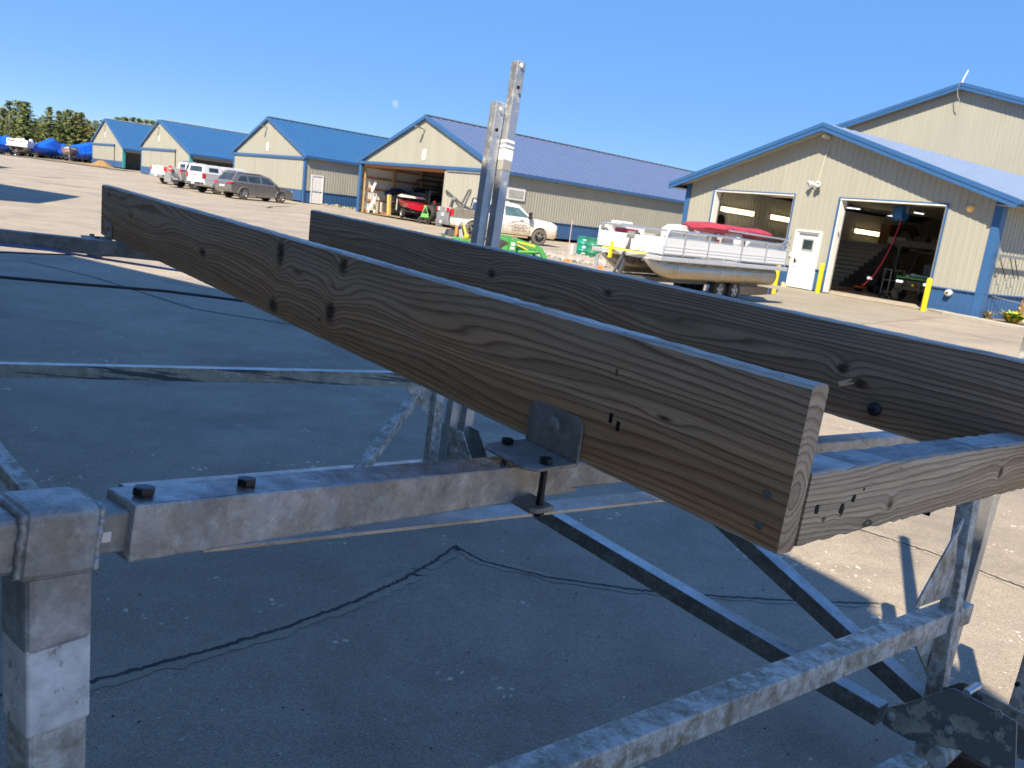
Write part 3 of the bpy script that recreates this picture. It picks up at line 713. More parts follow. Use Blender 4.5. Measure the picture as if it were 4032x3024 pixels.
# ------------------------------------------------------------------ row of sheds behind and to the left of the camera (they cast the big gable shadows)
ROWR = Vector((.682, -.731, 0)); ROWB = Vector((-.731, -.682, 0))
hdir = Vector((-math.sin(SUN_AZ), -math.cos(SUN_AZ), 0)); cot = 1/math.tan(SUN_EL)
def outline(P0, pts):
    """(s, z) in the gable plane through P0 whose shadow falls on the ground points pts"""
    out = []
    for q in pts:
        # q = P0 + ROWR*s + hdir*z*cot
        a, b = ROWR.x, hdir.x*cot; c_, d_ = ROWR.y, hdir.y*cot; D = a*d_-b*c_
        ex, ey = q[0]-P0.x, q[1]-P0.y
        out.append(((ex*d_-b*ey)/D, (a*ey-ex*c_)/D))
    return out
def caster(P0, prof, label, depth=26):
    t = thing('storage_shed', label, 'shed', (P0.x, P0.y, 0), 0, 'storage sheds behind the photographer')
    R = lambda s, z, d=0: ROWR*s+ROWB*d+Vector((0, 0, z))
    top = [p for p in prof]
    poly = [(top[0][0]+.3, 0)]+[(s+(.3 if i == 0 else (-.3 if i == len(top)-1 else 0)), z-.12) for i, (s, z) in enumerate(top)]+[(top[-1][0]-.3, 0)]
    MB().prism([R(s, z, .4) for s, z in poly], (0, 0, 0), ROWB*depth).build('wall', TAN, t)
    rf = MB()
    for (s0, z0), (s1, z1) in zip(top, top[1:]):
        rf.add([R(s0, z0, 0), R(s1, z1, 0), R(s1, z1, depth+.8), R(s0, z0, depth+.8), R(s0, z0-.1, 0), R(s1, z1-.1, 0), R(s1, z1-.1, depth+.8), R(s0, z0-.1, depth+.8)],
               [(0, 1, 2, 3), (4, 7, 6, 5), (0, 4, 5, 1), (2, 6, 7, 3), (0, 3, 7, 4), (1, 5, 6, 2)])
    rf.build('roof', ROOF, t)
    MB().prism([R(a, b, .36) for a, b in ((-4, .05), (4, .05), (4, 3.6), (-4, 3.6))], (0, 0, 0), ROWB*.03).build('sliding_door', TAN2, t)
    return t
A0 = Vector((-2.11, 9.74, 0)); H0 = 6.9
P0 = A0-hdir*(H0*cot); P0.z = 0
sh = [G(*X3(0, 500)), G(*X3(640, 580)), A0, G(*X8(300, 40)), G(*X8(510, 120)), G(*X8(1130, 440)), G(*X8(1065, 490)), G(*X8(1160, 550)), G(*X8(1720, 910)), G(*X8(2030, 1140))]
pr = outline(P0, sh)
pr = [(pr[2][0]-6.6, H0-6.6*.295)]+pr[2:3]+pr[5:10]
l_ = pr[-1]; m_ = pr[-2]; kx = (l_[0]-m_[0]) or .01
pr.append((l_[0]+1.2, l_[1]+(l_[1]-m_[1])/abs(kx)*1.2 if abs(kx) > .05 else l_[1]-.4))
caster(P0, pr, 'tan storage shed behind the photographer whose gable shades the lift')
for (ax_, ay_) in ((-18.6, 33.9), (-37.4, 59.6)):
    dx_, dy_ = ax_+18.6, ay_-33.9
    A = Vector((ax_, ay_, 0)); Pn = A-hdir*((H0-gz(ax_, ay_))*cot); Pn.z = 0
    q_ = outline(Pn, [(-23.66+dx_, 36.43+dy_), (ax_, ay_), (-13.85+dx_, 21.54+dy_)])
    q_ = [(q_[0][0], q_[0][1]), (q_[1][0], q_[1][1]), (q_[2][0], q_[2][1])]
    sc_ = 6.6/max(.1, abs(q_[2][0]-q_[1][0])); q_[2] = (q_[1][0]+(q_[2][0]-q_[1][0])*sc_, q_[1][1]+(q_[2][1]-q_[1][1])*sc_)
    sc_ = 6.6/max(.1, abs(q_[0][0]-q_[1][0])); q_[0] = (q_[1][0]+(q_[0][0]-q_[1][0])*sc_, q_[1][1]+(q_[0][1]-q_[1][1])*sc_)
    caster(Pn, q_, 'tan storage shed whose gable shadow points across the %s of the yard' % ('middle' if ax_ > -30 else 'far end'))
# ------------------------------------------------------------------ buildings
RIB = [(0, 0), (.07, 0), (.083, .019), (.107, .019), (.12, 0)]
def rib_profile(u0, u1, pitch=.2286):
    """outline (u, depth) of ribbed steel sheet between u0 and u1"""
    pts = [(u0, None)]; k = math.floor(u0/pitch)-1
    while k*pitch < u1:
        for a, d in RIB[1:]:
            u = k*pitch+a
            if u0+1e-4 < u < u1-1e-4: pts.append((u, d))
        k += 1
    pts.append((u1, None)); out = []
    def dep(u):
        t = u-math.floor(u/pitch)*pitch
        for (a, d), (b, e) in zip(RIB, RIB[1:]+[(pitch, 0)]):
            if a <= t <= b+1e-9: return d+(e-d)*((t-a)/(b-a) if b > a else 0)
        return 0
    return [(u, dep(u) if d is None else d) for u, d in pts]
_pc = {}
def wall(parent, O, u, n, L, zb, top, mat_, holes=(), name='siding_panel', brk=(), pw=.9144, start=0):
    """ribbed sheets from O along unit u, outward normal n; top(u) gives the height; holes = (u0,u1,z0,z1)"""
    u, n = Vector(u), Vector(n); cuts = {start, L}
    k = math.ceil(start/pw)
    while k*pw < L: cuts.add(round(k*pw, 4)); k += 1
    for h in holes: cuts |= {max(start, h[0]), min(L, h[1])}
    for b in brk: cuts.add(b)
    cuts = sorted(c for c in cuts if start <= c <= L)
    for a, b in zip(cuts, cuts[1:]):
        if b-a < .01: continue
        mid = (a+b)/2; segs = [(zb, None)]
        for h in holes:
            if h[0] < mid < h[1]:
                segs = []
                if h[2] > zb+.02: segs.append((zb, h[2]))
                segs.append((h[3], None))
        for z0, z1 in segs:
            f = (lambda q: z1) if z1 is not None else top
            if f(mid) <= z0+.03: continue
            ph = a-math.floor(a/.2286+1e-6)*.2286
            key = (round(b-a, 3), round(ph, 3), round(z0, 3), round(f(a), 3), round(f(b), 3), mat_.name, round(u.x, 3), round(n.x, 3))
            if key not in _pc:
                P = rib_profile(a, b); vs = []
                for (q, d) in P:
                    for z in (z0, max(z0+.01, f(q))): vs.append(u*(q-a)+n*d+Vector((0, 0, z)))
                mb = MB().add(vs, [(2*i, 2*i+2, 2*i+3, 2*i+1) for i in range(len(P)-1)])
                me = mb.mesh(name, mat_)
                # faces look outward
                if me.polygons and me.polygons[0].normal.dot(n) < 0: me.flip_normals()
                _pc[key] = me
            inst(_pc[key], name, parent, Vector(O)+u*a)
def roof_slope(parent, e0, e1, r0, r1, mat_, name='roof', th=.08, ribs=True):
    """roof slope with standing ribs: eave e0->e1, ridge r0->r1"""
    e0, e1, r0, r1 = map(Vector, (e0, e1, r0, r1)); n = (e1-e0).cross(r0-e0).normalized()
    if n.z < 0: n = -n
    L = (e1-e0).length; mb = MB(); k = max(2, int(L/.6)) if ribs else 1
    P = []
    for i in range(k):
        for f, d in ((0, 0), (.86, 0), (.90, .03), (.96, .03)): P.append(((i+f)/k, d))
    P.append((1, 0)); vs = []
    for t, d in P: vs += [e0.lerp(e1, t)+n*d, r0.lerp(r1, t)+n*d]
    mb.add(vs, [(2*i, 2*i+2, 2*i+3, 2*i+1) for i in range(len(P)-1)])
    b = [p-n*th for p in (e0, e1, r1, r0)]
    mb.add(b, [(0, 1, 2, 3)]); mb.add([e0, e1, e1-n*th, e0-n*th], [(0, 1, 2, 3)]); mb.add([e0, r0, r0-n*th, e0-n*th], [(0, 1, 2, 3)]); mb.add([e1, r1, r1-n*th, e1-n*th], [(0, 1, 2, 3)])
    return mb.build(name, mat_, parent)
def shed(L, az_g, width, hl, hr, au, ah, length, label, mats=(ROOF,), group='blue roofed storage sheds in a row'):
    """gable shed: L left front corner, gable runs right along R; hl/hr eave heights, apex at au along and ah high"""
    R = Vector((.685, -.728, 0)); B = Vector((.728, .685, 0)); Nf = -B
    t = thing('storage_shed', label, 'shed', L, 0, group)
    top = lambda u: (hl+(ah-hl)*u/au) if u <= au else (ah+(hr-ah)*(u-au)/(width-au))
    return t, R, B, Nf, top
def rake_trim(t, R, Nf, pts, wd=.2, out=.16, name='rake_trim', drop=0):
    mb = MB()
    for (u0, z0), (u1, z1) in zip(pts, pts[1:]):
        a, b = R*u0+Nf*out+Vector((0, 0, z0-drop)), R*u1+Nf*out+Vector((0, 0, z1-drop))
        mb.add([a, b, b-Vector((0, 0, wd)), a-Vector((0, 0, wd)), a-Nf*(out+.02), b-Nf*(out+.02), b-Vector((0, 0, wd))-Nf*(out+.02), a-Vector((0, 0, wd))-Nf*(out+.02)],
               [(0, 1, 2, 3), (3, 2, 6, 7), (0, 4, 5, 1), (0, 3, 7, 4), (1, 5, 6, 2)])
    return mb.build(name, BLUE, t)
def wall_light(t, p, n, r):
    """arm lamp on the gable, with p on the wall"""
    mb = MB().box(p+n*.04, (.12, .12, .2), None).bar(p+n*.05+Vector((0, 0, .05)), p+n*.62+Vector((0, 0, .1)), .07, .06)
    mb.bar(p+n*.34+Vector((0, 0, .09)), p+n*.78+Vector((0, 0, .13)), .2, .07)
    return mb.build('gable_lamp', GREYM, t, .01)
def digit(t, p, r, n, txt='8', h=.55):
    """white number plate letter on the wall"""
    cu = bpy.data.curves.new('house_number', 'FONT'); cu.body = txt; cu.size = h*1.35; cu.extrude = .01; cu.align_x = 'CENTER'; cu.align_y = 'CENTER'; cu.offset = .03
    o = bpy.data.objects.new('tmp', cu); dg = None
    COL.objects.link(o); bpy.context.view_layer.update()
    me = bpy.data.meshes.new_from_object(o.evaluated_get(bpy.context.evaluated_depsgraph_get())); bpy.data.objects.remove(o)
    me.materials.clear(); me.materials.append(WHITE)
    q = inst(me, 'house_number', t); M = Matrix((r, Vector((0, 0, 1)), n)).transposed().to_4x4(); M.translation = p; q.matrix_local = M
    return q
Z = lambda z: Vector((0, 0, z))
R_, B_ = Vector((.685, -.728, 0)), Vector((.728, .685, 0)); N_ = -B_
def sheds_common(t, width, hl, hr, au, ah, length, roofm, ridge=None, left=True):
    ov, og = .3, .18
    sl, sr = (ah-hl)/au, (ah-hr)/(width-au)
    apex0, apex1 = R_*au+N_*og+Z(ah+.1), R_*au+B_*length+Z(ah+.1)
    roof_slope(t, R_*(width+ov)+N_*og+Z(hr+.1-sr*ov), R_*(width+ov)+B_*length+Z(hr+.1-sr*ov), apex0, apex1, roofm)
    roof_slope(t, R_*-ov+N_*og+Z(hl+.1-sl*ov), R_*-ov+B_*length+Z(hl+.1-sl*ov), apex0, apex1, roofm)
    rake_trim(t, R_, N_, [(-ov, hl-sl*ov+.12), (au, ah+.12), (width+ov, hr-sr*ov+.12)], .24, og+.02)
    MB().bar(apex0+Z(.03), apex1+Z(.03), .28, .05).build('ridge_cap', ridge or GREYM, t)
    MB().bar(R_*(width+ov)+N_*.1+Z(hr-sr*ov-.0), R_*(width+ov)+B_*length+Z(hr-sr*ov-.0), .06, .16).build('eave_fascia', BLUE, t)
    if left: MB().add([Z(.02), B_*length+Z(.02), B_*length+Z(hl), Z(hl)], [(0, 1, 2, 3)]).build('side_wall', TAN, t)
    MB().prism([B_*length+Z(.02), B_*length+R_*width+Z(.02), B_*length+R_*width+Z(hr), B_*length+R_*au+Z(ah), B_*length+Z(hl)], (0, 0, 0), B_*.08).build('rear_wall', TAN, t)
def door_leafs(t, us, z0, z1, out=.09, wz=.95, blue=True):
    for a, b in zip(us, us[1:]):
        d = MB().add([R_*a+N_*out+Z(wz), R_*b+N_*out+Z(wz), R_*b+N_*out+Z(z1), R_*a+N_*out+Z(z1)], [(0, 1, 2, 3)])
        g = .022
        dd = MB().prism([R_*(a+g)+Z(wz), R_*(b-g)+Z(wz), R_*(b-g)+Z(z1), R_*(a+g)+Z(z1)], N_*.03, N_*out)
        o = dd.build('sliding_door', TAN2, t)
        MB().prism([R_*(a+g)+Z(z0), R_*(b-g)+Z(z0), R_*(b-g)+Z(wz-.01), R_*(a+g)+Z(wz-.01)], N_*.03, N_*(out+.004)).build('door_skirt', BLUE2, o)
        rb = MB(); k = a+.15
        while k < b-.1: rb.bar(R_*k+N_*(out+.006)+Z(wz+.03), R_*k+N_*(out+.006)+Z(z1-.03), .03, .014); k += .2286*2
        rb.build('door_rib', TAN2, o)['kind'] = 'stuff'
# ---- shed 4 (open door, nearest)
SH4 = Vector((-12.884, 60.619, .234)); W4, HL, AU4, AH4 = 15.45, 3.66, 7.73, 6.68
t = thing('storage_shed', 'nearest long tan storage shed with its sliding door half open and boats inside', 'shed', SH4, 0, 'blue roofed storage sheds in a row')
sh4 = t
top4 = lambda u: 3.66+(6.68-3.66)*(1-abs(u-AU4)/AU4)
O10, O11 = .62, 10.3
wall(t, Z(0), R_, N_, W4, 3.63, top4, TAN, brk=(AU4,))
sheds_common(t, W4, 3.66, 3.66, AU4, AH4, 46, ROOF2, left=False)
wall(t, R_*W4, B_, R_, 46, 1.0, lambda u: 3.62, TAN)
wall(t, R_*W4, B_, R_, 46, .02, lambda u: .97, BLUE2, name='wainscot_panel')
MB().bar(R_*W4+R_*.03+Z(.985), R_*W4+R_*.03+B_*46+Z(.985), .05, .04).build('wainscot_trim', BLUE, t)
MB().prism([Z(.02), R_*.3+Z(.02), R_*.3+Z(3.63), Z(3.63)], N_*-.02, N_*.09).build('corner_trim', BLUE, t)
MB().prism([R_*(W4-.2)+Z(.02), R_*(W4+.04)+Z(.02), R_*(W4+.04)+Z(3.63), R_*(W4-.2)+Z(3.63)], N_*-.03, N_*.06).build('corner_trim', BLUE, t)
MB().prism([R_*.1+Z(3.46), R_*(W4+.0)+Z(3.46), R_*(W4+.0)+Z(3.66), R_*.1+Z(3.66)], N_*.02, N_*.2).build('door_track', BLUE, t, .02)
MB().prism([R_*(O11+.3)+Z(3.33), R_*(W4-.3)+Z(3.33), R_*(W4-.3)+Z(3.44), R_*(O11+.3)+Z(3.44)], N_*.05, N_*.16).build('door_hanger', GREYM, t)
door_leafs(t, (O11, W4-.25), .12, 3.35)
# interior of shed 4
MB().add([Z(.03), R_*W4+Z(.03), R_*W4+B_*30+Z(.03), B_*30+Z(.03)], [(0, 1, 2, 3)]).build('shed_floor', CONC, t)
INW = plain('white_liner_steel', (.62, .62, .60), .5, var=.05)
wall(t, B_*46+R_*.0, -B_, R_, 46, .05, lambda u: 3.62, INW, name='liner_panel', start=12)
MB().add([Z(.03)-R_*.03, B_*46-R_*.03+Z(.03), B_*46-R_*.03+Z(3.6), Z(3.6)-R_*.03], [(0, 1, 2, 3)]).build('side_wall', TAN, t)
for z in (.12, .95, 1.75, 2.55, 3.3): MB().bar(R_*.06+B_*.1+Z(z), R_*.06+B_*34+Z(z), .05, .14 if z > .2 else .2).build('wall_girt', TIMBER, t)
for k in range(13): MB().bar(R_*.12+B_*(.35+2.55*k)+Z(.03), R_*.12+B_*(.35+2.55*k)+Z(3.6), .15, .15, up=B_).build('wall_post', plain('pine_post', (.50, .36, .17), .8, var=.2, scale=6), t)
for k in range(9):
    tb_ = MB().bar(R_*.1+B_*(.6+2.55*k)+Z(3.52), R_*(W4-.1)+B_*(.6+2.55*k)+Z(3.52), .05, .2)
    for q in range(1, 7):
        u_ = W4*q/7; tb_.bar(R_*u_+B_*(.6+2.55*k)+Z(3.6), R_*(u_+(W4/14 if q % 2 else -W4/14))+B_*(.6+2.55*k)+Z(min(top4(u_), top4(u_+(W4/14 if q % 2 else -W4/14)))-.3), .05, .12)
    tb_.build('roof_truss', TIMBERD, t)
MB().bar(R_*.1+N_*-.15+Z(3.42), R_*O11+N_*-.15+Z(3.42), .06, .3).build('door_header', TIMBER, t)
wall_light(t, R_*7.6+Z(5.86), N_, R_)
digit(t, R_*7.8+N_*.025+Z(4.26), R_, N_, '8', .72)
# grey louvre on the ridge (vent) peeping above the roof
vb_ = 0
while vb_ < 30:
    q_ = SH4+R_*AU4+B_*vb_+Z(AH4)-CAM
    if 2016+FPX*q_.dot(RT)/q_.dot(FW) > 2033: break
    vb_ += .1
MB().cyl(R_*(AU4-.5)+B_*vb_+Z(6.3), R_*(AU4-.5)+B_*vb_+Z(7.25), .18, 10).build('roof_vent', GREYM, t)
# ---- shed 3
SH3 = Vector((-27.335, 74.944, .36)); W3, AU3, AH3 = 13.46, 6.6, 6.42
t = thing('storage_shed', 'tan storage shed with closed sliding doors and a white side door, beside the parked SUV', 'shed', SH3, 0, 'blue roofed storage sheds in a row')
top3 = lambda u: (3.62+(AH3-3.62)*u/AU3) if u <= AU3 else (AH3+(3.62-AH3)*(u-AU3)/(W3-AU3))
wall(t, Z(0), R_, N_, W3, 3.3, top3, TAN, brk=(AU3,))
sheds_common(t, W3, 3.62, 3.62, AU3, AH3, 34, ROOF)
wall(t, R_*W3, B_, R_, 34, .95, lambda u: 3.6, TAN)
wall(t, R_*W3, B_, R_, 34, .02, lambda u: .93, BLUE2, name='wainscot_panel')
MB().bar(R_*(W3+.03)+Z(.94), R_*(W3+.03)+B_*34+Z(.94), .05, .04).build('wainscot_trim', BLUE, t)
MB().prism([Z(.02), R_*.28+Z(.02), R_*.28+Z(3.6), Z(3.6)], N_*-.02, N_*.08).build('corner_trim', BLUE, t)
MB().prism([R_*(W3-.22)+Z(.02), R_*(W3+.05)+Z(.02), R_*(W3+.05)+Z(3.62), R_*(W3-.22)+Z(3.62)], N_*-.05, N_*.08).build('corner_trim', BLUE, t)
MB().prism([R_*.1+Z(3.28), R_*W3+Z(3.28), R_*W3+Z(3.5), R_*.1+Z(3.5)], N_*.02, N_*.2).build('door_track', BLUE, t, .02)
door_leafs(t, (.3, 4.48, 8.72, W3-.25), .1, 3.3)
wall_light(t, R_*6.31+Z(5.66), N_, R_); digit(t, R_*6.61+N_*.025+Z(4.09), R_, N_, '0', .72)
d0 = (onplane(*C2(1712, 1045), SH3+R_*W3, R_)-SH3-R_*W3).dot(B_); d1 = (onplane(*C2(1845, 1055), SH3+R_*W3, R_)-SH3-R_*W3).dot(B_)
def side_door(t, O, u, n, a, b, h, name='side_door', frame=.09, slab=WHITE):
    P = lambda x, z, o: O+u*x+n*o+Z(z)
    f = MB().prism([P(a, .02, 0), P(a+frame, .02, 0), P(a+frame, h-frame, 0), P(b-frame, h-frame, 0), P(b-frame, .02, 0), P(b, .02, 0), P(b, h, 0), P(a, h, 0)], n*-.02, n*.06)
    f.build('door_frame', WHITE, t)
    o = MB().prism([P(a+frame, .03, 0), P(b-frame, .03, 0), P(b-frame, h-frame, 0), P(a+frame, h-frame, 0)], n*-.02, n*.025).build(name, slab, t)
    return o, P
dr, P = side_door(t, R_*W3, B_, R_, d0, d1, 2.22)
for z0, z1 in ((.25, .95), (1.1, 1.9)):
    for f0, f1 in ((.2, .46), (.54, .8)):
        a, b = d0+(d1-d0)*f0, d0+(d1-d0)*f1
        MB().prism([P(a, z0, 0), P(b, z0, 0), P(b, z1, 0), P(a, z1, 0)], R_*.02, R_*.032).build('door_panel', WHITE, dr, .008)
MB().ball(P(d1-.2, 1.0, .06), .035, 8).build('door_knob', CHROME, dr)
# ---- sheds 2 and 1 (saltbox roofs, open right sides)
def far_shed(L, width, hl, hr, au, ah, length, label, ds, track_end, num):
    t = thing('storage_shed', label, 'shed', L, 0, 'blue roofed storage sheds in a row')
    tp = lambda u: (hl+(ah-hl)*u/au) if u <= au else (ah+(hr-ah)*(u-au)/(width-au))
    zt = hl*.86
    wall(t, Z(0), R_, N_, width, .02, tp, TAN, brk=(au, track_end), holes=((.25, track_end, 0, zt),))
    sheds_common(t, width, hl, hr, au, ah, length, ROOF, WHITE)
    door_leafs(t, ds, .08, zt, wz=hl*.26)
    MB().prism([R_*.1+Z(zt-.04), R_*(track_end+.1)+Z(zt-.04), R_*(track_end+.1)+Z(zt+.16), R_*.1+Z(zt+.16)], N_*.02, N_*.2).build('door_track', BLUE, t)
    MB().prism([Z(.02), R_*.3+Z(.02), R_*.3+Z(hl-.02), Z(hl-.02)], N_*-.02, N_*.08).build('corner_trim', BLUE, t)
    MB().prism([R_*(track_end)+Z(.02), R_*(width-.3)+Z(.02), R_*(width-.3)+Z(hl*.26), R_*track_end+Z(hl*.26)], N_*.0, N_*.08).build('wainscot_panel', BLUE2, t)
    MB().prism([R_*(width-.25)+Z(.02), R_*(width+.02)+Z(.02), R_*(width+.02)+Z(hr), R_*(width-.25)+Z(hr)], N_*-.2, N_*.08).build('corner_trim', plain('teal_trim', (.03, .22, .25), .45), t)
    # open side: header, back wall, posts
    wall(t, R_*width, B_, R_, length, hr-.45, lambda u: hr, TAN, name='header_panel')
    MB().add([R_*(track_end-.5)+B_*.3+Z(.02), R_*(track_end-.5)+B_*length+Z(.02), R_*(track_end-.5)+B_*length+Z(hr+1), R_*(track_end-.5)+B_*.3+Z(hr+1)], [(0, 1, 2, 3)]).build('inner_wall', plain('dim_liner', (.2, .2, .19), .7), t)
    for k in range(1, int(length/5)): MB().bar(R_*(width-.12)+B_*5*k+Z(0), R_*(width-.12)+B_*5*k+Z(hr), .2, .2, up=B_).build('side_post', TIMBERD, t)
    wall_light(t, R_*(au-.1)+Z(ah-.75), N_, R_); digit(t, R_*(au)+N_*.03+Z(hl+.75), R_, N_, num, .6)
    return t
far_shed(Vector((-43.57, 91.39, .90)), 14.28, 3.07, 2.52, 5.42, 5.63, 30, 'tan storage shed behind the parked white pickups with a white ridge cap', (.3, 3.3, 6.3, 10.2), 10.3, '0')
far_shed(Vector((-59.15, 110.3, 1.2)), 12.88, 3.04, 2.40, 5.5, 5.77, 26, 'farthest tan storage shed with a sand pile at its corner', (.3, 3.2, 6.1, 9.4), 9.5, '0')

# ------------------------------------------------------------------ the workshop on the right
D0 = Vector((10.862, 29.876, .012)); RS, BS = Vector((.5743, -.8187, 0)), Vector((.8187, .5743, 0)); NS = -BS
ws = thing('workshop', 'large tan workshop with two open garage doors and a white door between them', 'building', D0)
U0, U1, UA = -7.55, 5.55, -1.0
OV = .55
def onws(px, off=0):
    p = onplane(*px, D0+NS*off, BS); return (p-D0).dot(RS), p.z-D0.z
fl, fa, fr = onws((2632, 712), OV), onws(CB(1147, 385), OV), onws((4012, 800), OV)
PITCHW = ((fa[1]-fl[1])/(fa[0]-fl[0]) + (fa[1]-fr[1])/(fr[0]-fa[0]))/2
UA = (fl[0]+fr[0])/2*.25+fa[0]*.75
ZA = fa[1]-.12                       # wall apex
ztop = lambda u: ZA-.05-PITCHW*abs(u-UA)
HE = ztop(U1)
G1, G2, DR = (-5.97, -2.0, 0, 3.40), (0, 3.86, 0, 3.37), (-1.63, -.49, 0, 2.16)
wall(ws, RS*0, RS, NS, U1, .80, ztop, TAN, holes=(G1, G2, DR), brk=(UA,), start=U0)
wall(ws, RS*0, RS, NS, U1, .04, lambda u: .77, BLUE2, holes=(G1, G2, DR), name='wainscot_panel', start=U0)
for a, b in ((U0, -5.97), (-2.0, -1.63), (-.49, 0), (3.86, U1)): MB().bar(RS*a+NS*.03+Z(.785), RS*b+NS*.03+Z(.785), .06, .04).build('wainscot_trim', BLUE, ws)
MB().prism([RS*(U0-.05)+Z(.02), RS*(U0+.2)+Z(.02), RS*(U0+.2)+Z(HE), RS*(U0-.05)+Z(HE)], NS*-.05, NS*.05).build('corner_trim', BLUE, ws)
MB().prism([RS*(U1-.2)+Z(.02), RS*(U1+.05)+Z(.02), RS*(U1+.05)+Z(HE), RS*(U1-.2)+Z(HE)], NS*-.25, NS*.05).build('corner_trim', BLUE, ws)
LW = 20.0
# roof: two slopes, soffit at the gable, fascia
ovs = .62
eR, eL, ap = U1+ovs, U0-ovs, UA
zr = lambda u: ZA+.12-PITCHW*abs(u-UA)
a0, a1 = RS*ap+NS*OV+Z(zr(ap)), RS*ap+BS*LW*.92+Z(zr(ap))
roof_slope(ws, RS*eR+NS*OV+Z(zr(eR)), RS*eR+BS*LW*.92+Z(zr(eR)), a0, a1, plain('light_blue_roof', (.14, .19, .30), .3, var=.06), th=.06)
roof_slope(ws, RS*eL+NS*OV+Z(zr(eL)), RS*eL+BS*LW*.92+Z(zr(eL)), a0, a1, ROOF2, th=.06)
fm = MB()
for u0, u1 in ((eL, ap), (ap, eR)):
    P = lambda u, dz, o: RS*u+NS*o+Z(zr(u)+dz)
    for (za, zb_, oo) in ((.02, -.12, OV+.045), (-.12, -.26, OV+.025)):
        fm.add([P(u0, za, oo), P(u1, za, oo), P(u1, zb_, oo), P(u0, zb_, oo), P(u0, za, OV-.05), P(u1, za, OV-.05), P(u1, zb_, OV-.05), P(u0, zb_, OV-.05)], [(0, 1, 2, 3), (3, 2, 6, 7), (0, 4, 5, 1), (0, 3, 7, 4), (1, 5, 6, 2)])
fm.build('gable_fascia', BLUE, ws)
SOFF = plain('soffit', (.34, .33, .29), .5)
sf = MB()
for u0, u1 in ((eL, ap), (ap, eR)):
    P = lambda u, o: RS*u+NS*o+Z(zr(u)-.19)
    sf.add([P(u0, OV), P(u1, OV), P(u1, -.02), P(u0, -.02)], [(0, 1, 2, 3)])
sf.build('gable_soffit', SOFF, ws)
for u_, s_ in ((eR, 1), (eL, -1)):
    MB().bar(RS*u_+NS*(OV+.02)+Z(zr(u_)-.10), RS*u_+BS*LW+Z(zr(u_)-.10), .05, .2).build('eave_fascia', BLUE, ws)
    MB().add([RS*u_+NS*OV+Z(zr(u_)-.19), RS*u_+BS*LW+Z(zr(u_)-.19), RS*(u_-s_*ovs)+BS*LW+Z(zr(u_)-.19), RS*(u_-s_*ovs)+NS*OV+Z(zr(u_)-.19)], [(0, 1, 2, 3)]).build('eave_soffit', SOFF, ws)
MB().cyl(RS*eR+NS*OV+Z(zr(eR)-.08)+RS*.08, RS*eR+BS*LW+Z(zr(eR)-.08)+RS*.08, .07, 10).build('gutter', BLUE, ws)
# right side wall
HS = zr(eR)-.19
wall(ws, RS*U1, BS, RS, LW, .80, lambda u: HS, TAN); wall(ws, RS*U1, BS, RS, LW, .04, lambda u: .77, BLUE2, name='wainscot_panel')
MB().bar(RS*(U1+.03)+Z(.785), RS*(U1+.03)+BS*LW+Z(.785), .06, .04).build('wainscot_trim', BLUE, ws)
MB().add([RS*U0+Z(.02), RS*U0+BS*LW+Z(.02), RS*U0+BS*LW+Z(HE), RS*U0+Z(HE)], [(0, 1, 2, 3)]).build('side_wall', TAN, ws)
# door frames of the garages
for (a, b, z0, z1) in (G1, G2):
    MB().prism([RS*(a-.09)+Z(.03), RS*a+Z(.03), RS*a+Z(z1), RS*b+Z(z1), RS*b+Z(.03), RS*(b+.05)+Z(.03), RS*(b+.05)+Z(z1+.05), RS*(a-.09)+Z(z1+.05)], NS*-.16, NS*.035).build('garage_frame', BLUE, ws)
    MB().bb(0, .16, 0, .05, 0, 1).v
    MB().prism([RS*a+Z(.03), RS*(a+.05)+Z(.03), RS*(a+.05)+Z(z1), RS*a+Z(z1)], NS*-.30, NS*.03).build('door_jamb', WHITE, ws)
    MB().prism([RS*(b-.04)+Z(.03), RS*b+Z(.03), RS*b+Z(z1), RS*(b-.04)+Z(z1)], NS*-.30, NS*.03).build('door_jamb', GREYM, ws)
    MB().bar(RS*a+NS*-.1+Z(z1-.02), RS*b+NS*-.1+Z(z1-.02), .3, .04).build('door_lintel', plain('pale_lintel', (.62, .6, .52), .6), ws)
    # raised sectional door under the ceiling
    for k in range(5):
        MB().prism([RS*(a+.1)+Z(3.52), RS*(b-.1)+Z(3.52), RS*(b-.1)+Z(3.56), RS*(a+.1)+Z(3.56)], BS*(.5+.6*k), BS*(1.08+.6*k)).build('raised_door_section', WHITE, ws)
    for u_ in (a+.05, b-.05):
        MB().tube([RS*u_+BS*.25+Z(.1), RS*u_+BS*.25+Z(3.0), RS*u_+BS*.4+Z(3.35), RS*u_+BS*.8+Z(3.48), RS*u_+BS*3.6+Z(3.5)], .025, 6).build('door_rail', GREYM, ws)
# the white door
dr, P = side_door(ws, RS*0, RS, NS, DR[0], DR[1], DR[3], 'entry_door', .06)
MB().prism([P(-1.45, 1.99, 0), P(-.62, 1.99, 0), P(-.62, 2.05, 0), P(-1.45, 2.05, 0)], NS*.02, NS*.06).build('door_closer', GREYM, dr, .01)
wn = MB().prism([P(-1.26, 1.42, 0), P(-.75, 1.42, 0), P(-.75, 1.86, 0), P(-1.26, 1.86, 0)], NS*.02, NS*.045).build('door_window', plain('window_rim', (.3, .3, .3), .5), dr)
MB().prism([P(-1.21, 1.47, 0), P(-.80, 1.47, 0), P(-.80, 1.81, 0), P(-1.21, 1.81, 0)], NS*.03, NS*.05).build('pane', GLASS, wn)
MB().bar(P(-1.46, .94, .035), P(-1.46, 1.1, .035), .06, .03, up=NS).bar(P(-1.46, 1.02, .07), P(-1.34, 1.02, .07), .03, .03).build('door_handle', BLACK, dr)
MB().cyl(P(-1.46, .80, .02), P(-1.46, .80, .045), .03, 12).build('door_lock', CHROME, dr)
